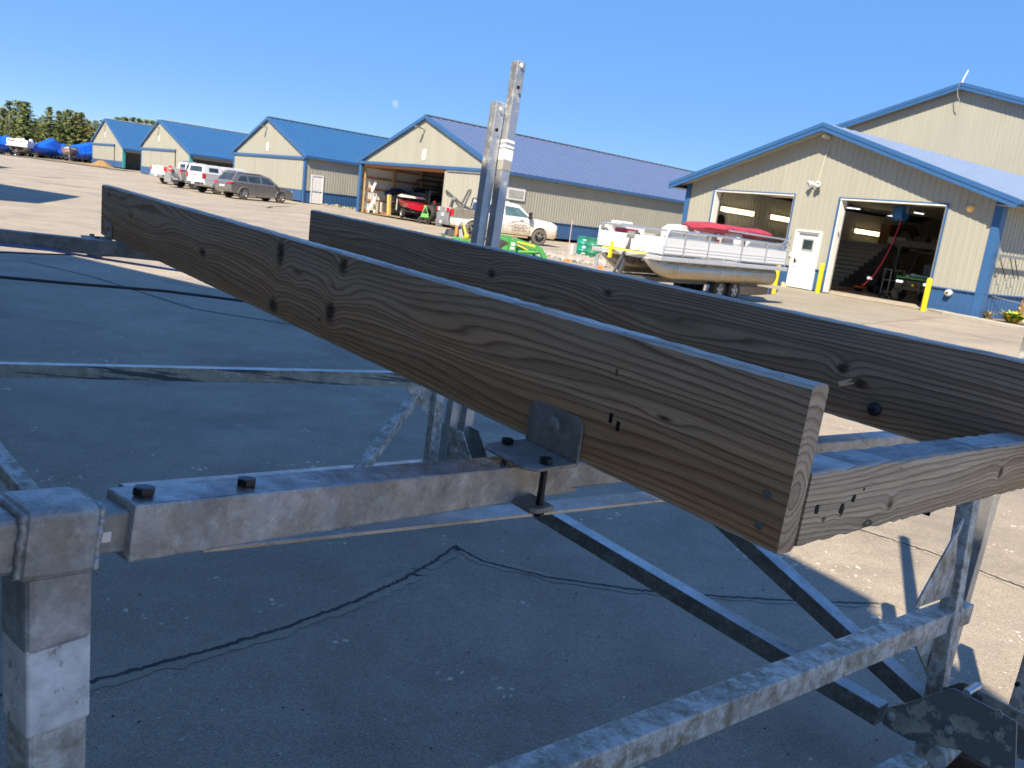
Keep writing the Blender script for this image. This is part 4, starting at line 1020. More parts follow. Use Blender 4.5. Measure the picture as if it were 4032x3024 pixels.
# gable fittings
fx = onws(C5(1716, 352)); pl = RS*fx[0]+Z(fx[1])
fl_ = MB().box(pl+NS*.04, (.16, .16, .16)).build('flood_light', WHITE, ws)
for s_ in (-1, 1):
    q = pl+NS*.2+RS*.16*s_+Z(.02)
    MB().bar(pl+NS*.05, q, .04, .04).lathe([(.03, -.1), (.09, 0), (.11, .1), (.085, .11), (.02, .07)], q, (NS+RS*.5*s_-Z(.4)), 14).build('lamp_head', WHITE, fl_)
MB().ball(pl+NS*.1-Z(.15), .06, 8).build('motion_sensor', WHITE, fl_)
MB().bar(pl+Z(.1)+NS*.03, RS*fx[0]+RS*.18+NS*.03+Z(ztop(fx[0])-.5), .03, .03).build('conduit', plain('tan_conduit', (.5, .48, .4), .5), ws)
cm = onws(CB(1165, 461), .1); MB().bar(RS*cm[0]+NS*.02+Z(cm[1]), RS*cm[0]+NS*.35+Z(cm[1]), .12, .1).build('security_camera', plain('camera_housing', (.6, .6, .58), .5), ws)
dm = onws(C6(1635, 335)); MB().lathe([(.12, 0), (.12, .05), (.09, .13), (.0, .16)], RS*dm[0]+Z(dm[1]), NS, 14).build('alarm_bell', plain('amber_lens', (.75, .5, .2), .4), ws)
mt = onws(C6(1405, 1255)); MB().lathe([(.1, 0), (.11, .08), (.1, .16), (.04, .18)], RS*mt[0]+Z(mt[1]), NS, 14).build('outlet_cover', plain('beige_cover', (.55, .54, .47), .5), ws)
hb = onws(C5(1420, 1115)); MB().box(RS*hb[0]+NS*.03+Z(hb[1]), (.08, .08, .12)).build('doorbell', WHITE, ws)
hb = onws(C6(212, 545)); MB().box(RS*hb[0]+NS*.03+Z(hb[1]), (.05, .05, .1)).build('push_button', WHITE, ws)
# interior
LIN = steel_panel('shop_liner', (.58, .57, .51), .5)
wall(ws, RS*(U0+.12)+BS*LW, -BS, RS, LW-.1, .03, lambda u: HE-.05, LIN, name='liner_panel')
wall(ws, RS*U0+BS*(LW-.2), RS, NS, U1-U0-.1, .03, lambda u: min(3.9, ztop(u+U0)-.05), LIN, name='liner_panel')
wall(ws, RS*(U1-.12)+BS*.1, BS, -RS, LW-.4, .03, lambda u: HE-.05, LIN, name='liner_panel')
wall(ws, RS*U0+NS*-.14, RS, BS, U1-U0, .03, lambda u: min(3.9, ztop(u+U0)-.05), LIN, name='liner_panel', holes=[(h[0]-U0-.0, h[1]-U0, 0, h[3]) for h in (G1, G2, DR)])
CX = max(0, (3.9-HE)/PITCHW+.15)
MB().add([RS*(U0+CX)+Z(3.9), RS*(U1-CX)+Z(3.9), RS*(U1-CX)+BS*LW+Z(3.9), RS*(U0+CX)+BS*LW+Z(3.9)], [(0, 1, 2, 3)]).build('ceiling', plain('white_ceiling', (.55, .54, .5), .6), ws)
MB().add([RS*U0+NS*-.06+Z(.0), RS*U1+NS*-.06+Z(.0), RS*U1+BS*LW+Z(.0), RS*U0+BS*LW+Z(.0)], [(0, 1, 2, 3)]).build('shop_floor', plain('shop_floor_concrete', (.40, .35, .29), .5, var=.2, scale=2), ws)
TUBE = plain('lit_tube', (1, .78, .42), .4, emit=1.25); TUBEW = plain('lit_cool_tube', (.95, .95, 1), .4, emit=.55)
LEFTP, LEFTN = D0+RS*(U0+.16), RS
def wall_tube(pa, pb):
    a, b = onplane(*pa, LEFTP, LEFTN)-D0, onplane(*pb, LEFTP, LEFTN)-D0
    o = MB().bar(a+RS*.02, b+RS*.02, .06, .26).build('tube_light', WHITE, ws)
    for dz in (-.06, .06): MB().cyl(a+RS*.09+Z(dz), b+RS*.09+Z(dz), .035, 8).build('tube', TUBE, o)
wall_tube(C5(648, 612), C5(820, 640)); wall_tube(C5(835, 642), C5(1000, 670)); wall_tube(C5(1190, 700), C5(1347, 728)); wall_tube(C5(1358, 730), C5(1460, 748))
wall_tube(C6(358, 575), C6(485, 595)); wall_tube(C6(495, 597), C6(620, 617))
def ceil_tube(pa, pb, z=3.8):
    f = lambda p: (lambda d: CAM+d*((z+D0.z-EYE)/d.z)-D0)(ray(*p))
    a, b = f(pa), f(pb); o = MB().bar(a, b, .16, .07).build('tube_light', WHITE, ws)
    MB().cyl(a-Z(.05), b-Z(.05), .03, 8).build('tube', TUBEW, o)
for pa, pb in (((280, 312), (430, 330)), ((622, 385), (800, 408)), ((1022, 366), (1120, 382)), ((1022, 462), (1185, 488))): ceil_tube(C6(*pa), C6(*pb))
# mezzanine, stairs
MZ = plain('grey_mezzanine', (.24, .25, .26), .6)
m0, m1, mz = 11.0, LW-.3, 2.15
mez = MB().prism([RS*(U0+3.2)+Z(mz), RS*(U1-.2)+Z(mz), RS*(U1-.2)+Z(mz+.28), RS*(U0+3.2)+Z(mz+.28)], BS*m0, BS*m1).build('mezzanine', MZ, ws)
for u_ in (U0+3.4, U0+7.0, U1-1.0): MB().bar(RS*u_+BS*(m0+.2)+Z(0), RS*u_+BS*(m0+.2)+Z(mz), .16, .16, up=BS).build('mezzanine_post', MZ, mez)
for k in range(11):
    MB().prism([RS*(U0+.3)+Z(mz/11*k+.02), RS*(U0+3.1)+Z(mz/11*k+.02), RS*(U0+3.1)+Z(mz/11*(k+1)), RS*(U0+.3)+Z(mz/11*(k+1))], BS*(m0-3.6+.32*k), BS*(m0+.3)).build('stair', MZ, ws)
# big rear building with the higher gable
RB = D0+BS*LW*.92
apx = onplane(*CB(1882, 172), RB+NS*.4, BS); ua = (apx-D0).dot(RS); za = apx.z
lft = onplane(*CB(1235, 392), RB+NS*.4, BS); pt = (za-lft.z)/(ua-(lft-D0).dot(RS))
tb2 = thing('rear_building', 'taller tan building with blue trimmed gable rising behind the workshop', 'building', (RB.x, RB.y, 0))
hw = 12.5; zt2 = lambda u: za-.28-pt*abs(u-ua)
wall(tb2, Z(0), RS, NS, ua+hw, 3.2, zt2, TAN, brk=(ua,), start=ua-hw)
MB().prism([RS*(ua-hw)+Z(0), RS*(ua+hw)+Z(0), RS*(ua+hw)+Z(3.3), RS*(ua-hw)+Z(3.3)], NS*-.02, NS*-.08).build('lower_wall', TAN, tb2)
zq = lambda u: za+.0-pt*abs(u-ua); fm = MB(); o_ = .42
for u0, u1 in ((ua-hw-.6, ua), (ua, ua+hw+.6)):
    P = lambda u, dz, o: RS*u+NS*o+Z(zq(u)+dz)
    for (zaa, zbb, oo) in ((.04, -.14, o_+.04), (-.14, -.3, o_+.02)):
        fm.add([P(u0, zaa, oo), P(u1, zaa, oo), P(u1, zbb, oo), P(u0, zbb, oo), P(u0, zaa, o_-.05), P(u1, zaa, o_-.05), P(u1, zbb, o_-.05), P(u0, zbb, o_-.05)], [(0, 1, 2, 3), (3, 2, 6, 7), (0, 4, 5, 1), (0, 3, 7, 4), (1, 5, 6, 2)])
fm.build('gable_fascia', BLUE, tb2)
sf = MB()
for u0, u1 in ((ua-hw-.6, ua), (ua, ua+hw+.6)):
    P = lambda u, o: RS*u+NS*o+Z(zq(u)-.22)
    sf.add([P(u0, o_), P(u1, o_), P(u1, -.02), P(u0, -.02)], [(0, 1, 2, 3)])
sf.build('gable_soffit', SOFF, tb2)
for s_ in (-1, 1):
    e_ = ua+s_*(hw+.6)
    roof_slope(tb2, RS*e_+NS*o_+Z(zq(e_)), RS*e_+BS*24+Z(zq(e_)), RS*ua+NS*o_+Z(zq(ua)), RS*ua+BS*24+Z(zq(ua)), ROOF2)
at_ = RS*(ua+.02)+NS*(o_+.03)+Z(zq(ua))
MB().tube([at_+Z(.0), at_+Z(.25)+RS*.06, at_+Z(.62)+RS*.2], .045, 8).build('antenna', WHITE, tb2)
MB().tube([at_+Z(.05)-RS*.05+NS*.06, at_-Z(.35)-RS*.12+NS*.08, at_-Z(.7)-RS*.02+NS*.08, at_-Z(.95)+RS*.12+NS*.05], .022, 6).build('antenna_cable', GREYM, tb2)
# concrete apron, pale kerb strip and bed at the right
ap_pts = [D0+RS*(U0+.2)+NS*.02, G(*C4(1500, 1400)), G(*C5(350, 1540)), G(*C6(-300, 1590)), G(*C6(330, 1610)), G(*C6(1400, 1512)), D0+RS*4.6+NS*.02]
patch('concrete_apron', [(p.x, p.y) for p in ap_pts], CONC, .006, 1.5)
kb = [G(*C6(1210, 1455)), G(*C6(1400, 1500)), G(*C6(1850, 1590)), G(*C6(2212, 1660)), G(*C6(2600, 1740))]
kbm = MB()
for i, (a, b) in enumerate(zip(kb, kb[1:])): kbm.bar(Vector((a.x, a.y, .045)), Vector((b.x, b.y, .045)), .42, .10)
tag(kbm.build('kerb', CONCW, None, .01), kind='structure')
bed = [G(*C6(1730, 1545)), G(*C6(1850, 1575)), G(*C6(2240, 1640)), G(*C6(2900, 1760)), G(*C6(2900, 1500)), G(*C6(2240, 1545))]
bed = [(p.x, p.y) for p in bed[:4]]+[((D0+RS*U1+BS*9)[0], (D0+RS*U1+BS*9)[1]), ((D0+RS*U1)[0], (D0+RS*U1)[1])]
patch('planting_bed', bed, ground_mat('mulch', (.16, .10, .065), (.3, .24, .16), 20, 60, .95, .02), .05, .6)
fd = [D0+BS*-.02+RS*-7.5, D0+RS*5.6+BS*-.02]
MB_ = MB().bar(fd[0]+Z(.02)+NS*.05, D0+RS*-6.1+Z(.02)+NS*.05, .12, .12).bar(D0+RS*3.95+NS*.05+Z(.02), fd[1]+Z(.02)+NS*.05, .12, .08); MB_.v = [tuple(Vector(v)-D0) for v in MB_.v]; MB_.build('footing', CONCW, ws)
# ------------------------------------------------------------------ vehicles
PW = plain('white_car_paint', (.60, .60, .60), .25, var=.02, coat=.6)
PG = plain('grey_car_paint', (.15, .153, .165), .3, .3, var=.05, coat=.5, dirt=((.25, .23, .19), .15, .75))
PWD = plain('muddy_white_paint', (.62, .62, .61), .3, var=.02, coat=.3, dirt=((.30, .235, .14), .45, 1.25))
PDG = plain('dull_grey_paint', (.20, .21, .22), .5, var=.15)
CLAD = plain('grey_cladding', (.16, .155, .14), .8, var=.2)
ALLOY = plain('alloy_rim', (.5, .5, .51), .3, .6, var=.05)
SHOE = plain('wheel_well_black', (.012, .012, .013), .9)
def wheel(t, x, y, r, wd, rim=ALLOY, spokes=5, tyre=DUSTY):
    s = 1 if y > 0 else -1
    tt = MB().lathe([(r*.60, -wd*.46), (r*.86, -wd*.5), (r*.97, -wd*.42), (r, -wd*.2), (r, wd*.2), (r*.97, wd*.42), (r*.86, wd*.5), (r*.60, wd*.46)], (x, y, r), (0, s, 0), 28)
    tb = 24
    for i in range(tb):
        a = 2*PI*i/tb; tt.box((x+math.cos(a)*r*.99, y, r+math.sin(a)*r*.99), (.03, wd*.8, .05), Matrix.Rotation(-a, 3, 'Y'))
    w_ = tt.build('wheel', tyre, t)
    rb = MB().lathe([(r*.62, wd*.40), (r*.58, wd*.30), (r*.54, wd*.05)], (x, y, r), (0, s, 0), 28)
    rb.cyl((x, y+s*wd*.2, r), (x, y+s*wd*.36, r), r*.14, 12)
    for i in range(spokes):
        a = 2*PI*i/spokes+.3
        for da in (-.16, .16):
            p0 = Vector((x+math.cos(a+da*1.6)*r*.12, y+s*wd*.32, r+math.sin(a+da*1.6)*r*.12)); p1 = Vector((x+math.cos(a+da)*r*.57, y+s*wd*.37, r+math.sin(a+da)*r*.57))
            rb.bar(p0, p1, wd*.12, r*.12, up=(0, s, 0))
    rb.build('rim', rim, w_)
    MB().cyl((x, y+s*wd*.02, r), (x, y+s*wd*.06, r), r*.56, 24).build('brake_disc', SHOE, w_)
    return w_
def arch(cx, r, n=9): return [(cx+math.cos(PI-PI*i/n)*r, .36+math.sin(PI*i/n)*r*1.02) for i in range(n+1)]
def body_prism(prof, hw, chamfer=.06):
    mb = MB(); n = len(prof); cx = sum(p[0] for p in prof)/n; cz = .75
    rings = []
    for y, k in ((-hw, .0), (-hw+chamfer, 1), (hw-chamfer, 1), (hw, 0)):
        r = []
        for x, z in prof:
            if k == 0: x, z = x+(cx-x)*.03, z+(cz-z)*(.10 if z > .8 else .03)
            r.append((x, y, z))
        rings.append(r)
    return mb.loft(rings)
def house(prof, yb, yt, zb, zt):
    """tapered cabin, returns builder and a function giving half width at z"""
    yy = lambda z: yb+(yt-yb)*max(0, min(1, (z-zb)/(zt-zb)))
    mb = MB().loft([[(x, -yy(z), z) for x, z in prof], [(x, -yy(z)*.93, z+(.03 if z > zb+.3 else 0)) for x, z in prof], [(x, yy(z)*.93, z+(.03 if z > zb+.3 else 0)) for x, z in prof], [(x, yy(z), z) for x, z in prof]])
    return mb, yy
def side_pane(t, poly, yy, s, name='side_window', mat_=GLASS, out=.008):
    P = [Vector((x, s*(yy(z)+out), z)) for x, z in poly]
    return MB().prism(P, (0, -s*.02, 0), (0, 0, 0)).build(name, mat_, t)
def place(pr, pf, dr, wb, near):
    a = W(*pr, dr); d = dr+wb
    while d > dr-wb and (W(*pf, d)-a).length > wb: d -= .01
    b = W(*pf, d); h = Vector((b.x-a.x, b.y-a.y, 0)).normalized(); return a, h
def put(t, a, h, local):
    R = Matrix((h, Vector((-h.y, h.x, 0)), Vector((0, 0, 1)))).transposed(); p = Vector((a.x, a.y, 0))-R@Vector((local[0], local[1], 0))
    t.location = (p.x, p.y, gz(p.x, p.y)+.005); t.rotation_euler = (0, 0, math.atan2(h.y, h.x))
PK = 'vehicles parked in front of the sheds'
# --- SUV
def suv():
    t = thing('parked_car', 'dusty grey SUV parked nose to the right in front of the closed shed', 'car', group=PK)
    A, F = -1.49, 1.49
    prof = [(-2.46, .42), (-2.56, .62), (-2.55, .98), (-2.42, 1.14), (1.05, 1.12), (1.75, 1.06), (2.25, .95), (2.46, .78), (2.52, .55), (2.44, .30), (F+.44, .28)]
    prof += [(x, z) for x, z in reversed(arch(F, .43))]+[(F-.44, .27), (A+.44, .27)]+[(x, z) for x, z in reversed(arch(A, .43))]+[(A-.44, .32)]
    body_prism(prof, .985).build('body', PG, t, .02)
    hp_ = [(-2.44, 1.10), (-2.05, 1.60), (-1.75, 1.70), (-.9, 1.745), (.1, 1.72), (.55, 1.62), (1.28, 1.10)]
    mb, yy = house(hp_, .93, .70, 1.1, 1.75); mb.build('cabin', PG, t, .02)
    for s in (-1, 1):
        side_pane(t, [(-1.98, 1.2), (-1.72, 1.52), (-1.22, 1.55), (-1.22, 1.18)], yy, s); side_pane(t, [(-1.12, 1.17), (-1.12, 1.56), (-.2, 1.6), (-.2, 1.16)], yy, s)
        side_pane(t, [(-.08, 1.16), (-.08, 1.6), (.45, 1.53), (.98, 1.16)], yy, s)
        MB().box((.95, s*1.04, 1.2), (.12, .2, .14)).build('mirror', PG, t, .03)
        MB().bar((-2.0, s*.72, 1.72), (-.1, s*.72, 1.78), .04, .04).build('roof_rail', GREYM, t)
        for x in (-.3, .78): MB().box((x-.35, s*.99, 1.0), (.18, .02, .035)).build('door_handle', CHROME, t)
        MB().bar((A+.5, s*.985, .32), (F-.5, s*.985, .32), .03, .12).build('sill_trim', CLAD, t)
        for x, r in ((A, .43), (F, .43)): MB().tube([(p, s*.985, q) for p, q in arch(x, r+.02)], .03, 6).build('arch_trim', CLAD, t)
    MB().prism([(-2.36, -.76, 1.2), (-2.36, .76, 1.2), (-2.09, .66, 1.58), (-2.09, -.66, 1.58)], (-.02, 0, .0), (-.035, 0, .02)).build('rear_window', GLASS, t)
    MB().prism([(1.22, -.78, 1.15), (1.22, .78, 1.15), (.6, .66, 1.62), (.6, -.66, 1.62)], (.03, 0, .0), (.045, 0, .02)).build('windscreen', GLASS, t)
    for s in (-1, 1):
        MB().prism([(-2.58, s*.5, .93), (-2.58, s*.97, .95), (-2.58, s*.97, 1.06), (-2.58, s*.5, 1.02)], (0, 0, 0), (.06, 0, 0)).bb(-2.56, -2.2, s*.955-.04, s*.955+.04, .95, 1.05).build('tail_light', RED, t)
        MB().prism([(2.40, s*.5, .80), (2.40, s*.95, .82), (2.32, s*.95, .93), (2.40, s*.5, .9)], (0, 0, 0), (.06, 0, 0)).build('headlight', plain('lamp_glass', (.6, .62, .64), .1), t)
        for x in (A, F): wheel(t, x, s*.86, .38, .25, ALLOY, 5); MB().box((x, s*.72, .5), (.8, .25, .5)).build('wheel_well', SHOE, t)
    MB().prism([(-2.57, -.3, .72), (-2.57, .3, .72), (-2.57, .3, .84), (-2.57, -.3, .84)], (0, 0, 0), (-.012, 0, 0)).build('number_plate', WHITE, t)
    MB().bb(-2.12, -1.95, -.6, .6, 1.62, 1.72).build('roof_spoiler', PG, t, .02)
    return t
sv = suv(); a_, h_ = place((960.8, 777), (1106.3, 790), 55, 2.98, -1); put(sv, a_, h_, (-1.49, -.98))
# --- pickups
def pickup(name, label, paint, L=6.1, wb=3.75, crew=True, topper=False, hd=False, bed=True, seam=True, group=PK, rim=ALLOY, door_text=None):
    t = thing(name, label, 'pickup truck', group=group)
    r = .42 if hd else .40; A, F = -wb/2+.05, wb/2+.05; rear, front = A-1.22, F+.98; hw = 1.0
    cabr = A+.42 if crew else A+1.2         # back of the cab
    zb = 1.28; zbed = .92
    prof = [(rear+.05, .55), (rear, .70), (rear, zbed), (cabr, zbed), (cabr, zb), (F-.55, zb), (F-.3, zb+.02), (front-.35, 1.22), (front-.06, 1.1), (front, .9), (front, .5), (front-.12, .38), (F+.5, .38)]
    prof += [(x, z+.06) for x, z in reversed(arch(F, .48))]+[(F-.5, .42), (A+.5, .42)]+[(x, z+.06) for x, z in reversed(arch(A, .48))]+[(A-.5, .5)]
    body_prism(prof, hw, .05).build('body', paint, t, .02)
    hp_ = [(cabr+.03, zb-.03), (cabr+.12, 1.86), (cabr+.5, 1.92), (F-1.55, 1.93), (F-1.2, 1.86), (F-.42, zb-.03)]
    mb, yy = house(hp_, .94, .76, zb, 1.93); mb.build('cabin', paint, t, .03)
    mid = (cabr+F-.9)/2
    for s in (-1, 1):
        if crew: side_pane(t, [(cabr+.3, zb+.06), (cabr+.36, 1.76), (mid-.06, 1.79), (mid-.06, zb+.05)], yy, s)
        side_pane(t, [(mid+.06, zb+.05), (mid+.06, 1.79), (F-1.25, 1.76), (F-.66, zb+.05)], yy, s, mat_=GLASSB)
        mr = MB().bar((F-.78, s*.98, zb+.06), (F-.75, s*1.14, zb+.1), .05, .05).box((F-.74, s*1.19, zb+.16), (.14, .16, .34)).build('mirror', BLACK, t, .02)
        for x in (mid-.1, F-.95): MB().box((x-.15, s*1.005, zb-.12), (.2, .03, .045)).build('door_handle', CHROME if hd else paint, t)
        sm_ = MB()
        for x in (cabr+.12, mid, F-.62): sm_.bb(x-.006, x+.006, s*1.0-.004, s*1.0+.004, .55, zb-.03)
        sm_.build('door_seam', SHOE, t)['kind'] = 'stuff'
        MB().tube([(F-.7, s*1.02, .34), (A+.65, s*1.02, .34)], .05, 8).build('step_bar', BLACK if not hd else PWD, t)
        for x in (A, F): MB().tube([(p, s*1.0, q+.06) for p, q in arch(x, .50)], .035, 6).build('arch_trim', CLAD if not hd else paint, t)
        MB().prism([(front-.10, s*.55, .9), (front-.10, s*.97, .9), (front-.14, s*.97, 1.1), (front-.08, s*.55, 1.1)], (0, 0, 0), (.09, 0, 0)).build('headlight', plain('lamp_glass', (.6, .62, .64), .1), t)
        for x in (A, F): wheel(t, x, s*.86, r, .27, rim, 6); MB().box((x, s*.70, .58), (.9, .26, .56)).build('wheel_well', SHOE, t)
        if bed:
            MB().bb(rear+.02, cabr-.02, s*.97-.035, s*.97+.03, zbed-.02, 1.37).build('bed_side', paint, t, .015)
            MB().prism([(rear-.012, s*.80, 1.0), (rear-.012, s*.985, 1.0), (rear-.012, s*.985, 1.32), (rear-.012, s*.80, 1.32)], (0, 0, 0), (.08, 0, 0)).bb(rear-.01, rear+.13, s*.985-.03, s*1.008, 1.0, 1.32).build('tail_light', RED, t, .01)
    MB().prism([(F-.44, -.8, zb+.04), (F-.44, .8, zb+.04), (F-1.16, .7, 1.8), (F-1.16, -.7, 1.8)], (.03, 0, 0), (.045, 0, .02)).build('windscreen', GLASS, t)
    MB().prism([(cabr+.035, -.66, 1.42), (cabr+.035, .66, 1.42), (cabr+.10, .62, 1.78), (cabr+.10, -.62, 1.78)], (-.01, 0, 0), (-.03, 0, 0)).build('rear_window', GLASS, t)
    MB().bb(front-.02, front+.035, -.6, .6, .72, 1.12).build('grille', BLACK, t, .02)
    MB().bb(front-.05, front+.1, -.96, .96, .46, .66).build('front_bumper', CHROME, t, .03)
    MB().bb(rear-.16, rear+.08, -.95, .95, .52, .72).build('rear_bumper', CHROME if not hd else GREYM, t, .03)
    if bed:
        MB().bb(rear-.005, rear+.05, -.80, .80, zbed-.1, 1.37).build('tailgate', paint, t, .015)
        MB().bb(rear+.1, cabr-.05, -.92, .92, zbed-.01, zbed+.02).build('bed_floor', BLACK, t)
        MB().box((rear-.02, 0, 1.2), (.03, .22, .06)).build('tailgate_handle', BLACK, t)
    MB().prism([(rear-.17, -.16, .56), (rear-.17, .16, .56), (rear-.17, .16, .7), (rear-.17, -.16, .7)], (0, 0, 0), (-.012, 0, 0)).build('number_plate', WHITE, t)
    if topper:
        tp_, y2 = house([(rear+.03, 1.37), (rear+.12, 1.86), (cabr-.05, 1.90), (cabr-.05, 1.37)], .97, .80, 1.37, 1.9); tp_.build('bed_topper', paint, t, .03)
        for s in (-1, 1): side_pane(t, [(rear+.45, 1.47), (rear+.5, 1.75), (cabr-.4, 1.77), (cabr-.4, 1.47)], y2, s, 'topper_window')
        MB().prism([(rear+.06, -.72, 1.42), (rear+.06, .72, 1.42), (rear+.11, .66, 1.8), (rear+.11, -.66, 1.8)], (-.025, 0, 0), (-.005, 0, 0)).build('topper_window', GLASS, t)
    t['wb'] = (A, F); return t
gm = pickup('parked_pickup', 'white pickup with a tall side window and grey wheel arches, beside the grey SUV', PW, wb=3.73, topper=True)
hd2 = Vector((h_.x*math.cos(.08)-h_.y*math.sin(.08), h_.x*math.sin(.08)+h_.y*math.cos(.08), 0))
put(gm, W(858, 760, 58), hd2, (gm['wb'][0], -.98))
KX = crop(600, 620, .25316)
dk = pickup('parked_pickup', 'grey work pickup with a stop paddle and a mesh bin hung at its tail', PDG, wb=3.6, crew=False)
put(dk, W(*KX(660, 462), 62), hd2, (dk['wb'][0], -.98))
MB().cyl((-3.24, -.05, 1.32), (-3.27, -.05, 1.32), .25, 8).build('stop_paddle', plain('red_sign', (.55, .02, .03), .5), dk)
MB().box((-3.28, -.05, 1.32), (.012, .3, .08)).build('paddle_band', WHITE, dk)
MB().bb(-3.75, -3.15, -.9, -.1, .85, .98).bb(-3.75, -3.15, -.9, -.1, .30, .36).bb(-3.77, -3.73, -.9, -.1, .3, .9).build('hitch_basket', PDG, dk)
bn_ = MB()
for i in range(5):
    bn_.bar((-3.05+.01, -1.04, .62+.13*i), (-2.2, -1.04, .62+.13*i), .03, .03)
for i in range(5): bn_.bar((-3.04+.2*i, -1.05, .6), (-3.04+.2*i, -1.05, 1.16), .03, .03)
bn_.build('mesh_bin', plain('pale_mesh', (.52, .50, .44), .7), dk)
fw_ = pickup('parked_pickup', 'white pickup with an open bed, farthest left of the parked trucks', PW, wb=4.2, crew=False)
put(fw_, W(*KX(400, 412), 66), hd2, (fw_['wb'][0], -.98))
# clear plastic cover on a rack on the white pickup
cv = MB()
for i in range(5): cv.tube([(-2.95+.0*i, -.7+.1*i*0+(.35*i), 1.4), (-2.9, -.7+.35*i, 1.75), (-2.3, -.7+.35*i, 1.95)], .02, 6)
gl = cv
q = thing('ladder_rack', 'pale wire rack with rungs standing in the bed of the grey work pickup', 'rack', dk.location, dk.rotation_euler.z)
rk = MB()
for y in (-.9, .0): rk.tube([(-2.6, y, .95), (-2.5, y, 1.7), (-2.2, y, 1.98), (-1.7, y, 2.0), (-1.4, y, 1.7), (-1.35, y, .95)], .035, 8)
for x, z in ((-2.55, 1.3), (-2.52, 1.5), (-2.46, 1.75), (-1.4, 1.5)): rk.bar((x, -.9, z), (x, 0, z), .05, .05)
rk.build('rack_frame', ALU, q)
# --- muddy work truck with the bed crane
wt = pickup('work_truck', 'muddy white work truck with door lettering and a black crane in its bed', PWD, wb=3.68, hd=True, crew=True, group=None, rim=CHROME)
a2, h2 = place((1858, 943), (2118.8, 971), 40.3, 3.68, -1); put(wt, a2, h2, (wt['wb'][0], -.98))
def text_part(t, txt, size, loc, rx, mat_, name='lettering', ext=.004):
    cu = bpy.data.curves.new(name, 'FONT'); cu.body = txt; cu.size = size; cu.extrude = ext; cu.align_x = 'CENTER'
    o = bpy.data.objects.new('tmp', cu); COL.objects.link(o); bpy.context.view_layer.update()
    me = bpy.data.meshes.new_from_object(o.evaluated_get(bpy.context.evaluated_depsgraph_get())); bpy.data.objects.remove(o); me.materials.clear(); me.materials.append(mat_)
    q = inst(me, name, t, loc, rx); return q
LET = plain('faded_lettering', (.36, .28, .22), .6)
for o_ in [o for o in wt.children if o.name.startswith('bed_side')]: o_.data.materials.clear(); o_.data.materials.append(PDG)
A_w = wt['wb'][0]
for s_ in (-1, 1): MB().bb(A_w-1.2, A_w+.45, s_*1.0-.012, s_*1.0+.03, .98, 1.36).build('bed_panel', plain('muddy_bed_grey', (.17, .155, .125), .7, var=.25), wt, .01)
F_ = wt['wb'][1]
text_part(wt, 'Cabinets', .26, (F_-1.22, -1.012, .86), (PI/2, 0, 0), LET); text_part(wt, '218-667-4230', .15, (F_-1.2, -1.012, .62), (PI/2, 0, 0), LET)
MB().tube([(F_-1.22+.62*math.cos(a), -1.012, .93+.17*math.sin(a)) for a in [2*PI*i/20 for i in range(21)]], .008, 5).build('lettering_border', LET, wt)
MB().bb(F_-1.5, F_-.95, -1.016, -1.008, .80, .825).build('lettering_rule', LET, wt)
MB().bb(F_-3.0, F_-1.7, -.55, .55, 1.98, 2.02).build('roof_plate', PWD, wt)
cr_ = thing('bed_crane', 'black folding crane with a hairpin frame standing in the work truck bed', 'crane', (W(1800, 850, 41.6).x, W(1800, 850, 41.6).y, 1.0))
def cp(name, mb, mat_=None, bev=0):
    mb.v = [tuple(Vector(v)-cr_.location) for v in mb.v]; return mb.build(name, mat_ or plain('crane_black', (.05, .055, .055), .45, var=.15), cr_, bev)
q1 = lambda x, y, d=41.4: W(*Q1(x, y), d)
cp('boom', MB().bar(q1(420, 280), q1(840, 650), .10, .11).bar(q1(820, 620), q1(1060, 760), .12, .14).bar(q1(425, 320), q1(470, 395), .06, .06).bar(q1(470, 395), q1(560, 430), .06, .06))
cp('strut', MB().bar(q1(575, 470), q1(475, 830), .13, .10).bar(q1(600, 480), q1(705, 620), .09, .07))
cp('hairpin_frame', MB().tube([q1(735, 620), q1(900, 300), q1(925, 262), q1(955, 262), q1(962, 300), q1(815, 620)], .05, 10))
cp('pivot_block', MB().prism([q1(625, 660), q1(760, 590), q1(830, 610), q1(800, 700), q1(640, 740)], (0, -.12, 0), (0, .12, 0)).bar(q1(700, 700), q1(720, 920), .16, .16).bar(q1(770, 700), q1(775, 900), .12, .12))
cp('boom_pin', MB().cyl(q1(597, 448)-Vector((0, .1, 0)), q1(597, 448)+Vector((0, .1, 0)), .11, 10), GREYM)
cp('winch_box', MB().prism([q1(870, 790), q1(950, 700), q1(1100, 740), q1(1100, 830), q1(880, 860)], (0, -.2, 0), (0, .2, 0)))
rkk = MB()
for a, b in (((1015, 440), (950, 700)), ((1015, 440), (1090, 448)), ((1002, 520), (1080, 535)), ((985, 610), (1075, 625)), ((965, 690), (1075, 705)), ((1090, 445), (1080, 705))): rkk.bar(q1(*a, 41.9), q1(*b, 41.9), .05, .05)
cp('headache_rack', rkk)
MB().prism([Vector(v) for v in ((-3.09, -.95, .62), (-3.09, .95, .62), (-3.09, .95, 1.36), (-3.09, -.95, 1.36))], (-.0, 0, 0), (-.02, 0, 0)).build('tail_panel', PDG, wt)
for s in (-1, 1):
    MB().bb(-3.16, -3.10, s*.78-.16, s*.78+.16, 1.18, 1.36).build('tail_light', RED, wt)
    MB().bb(-3.165, -3.10, s*.78-.04-s*.2, s*.78+.04-s*.2, 1.18, 1.36).build('reversing_light', WHITE, wt)
MB().bb(-3.13, -3.10, -.16, .16, .92, 1.08).build('number_plate', plain('pale_blue_plate', (.55, .68, .8), .4), wt)
MB().bar((-3.1, 0, .45), (-3.4, 0, .45), .07, .07).cyl((-3.38, 0, .47), (-3.38, 0, .58), .03, 8).build('tow_hitch', CHROME, wt)
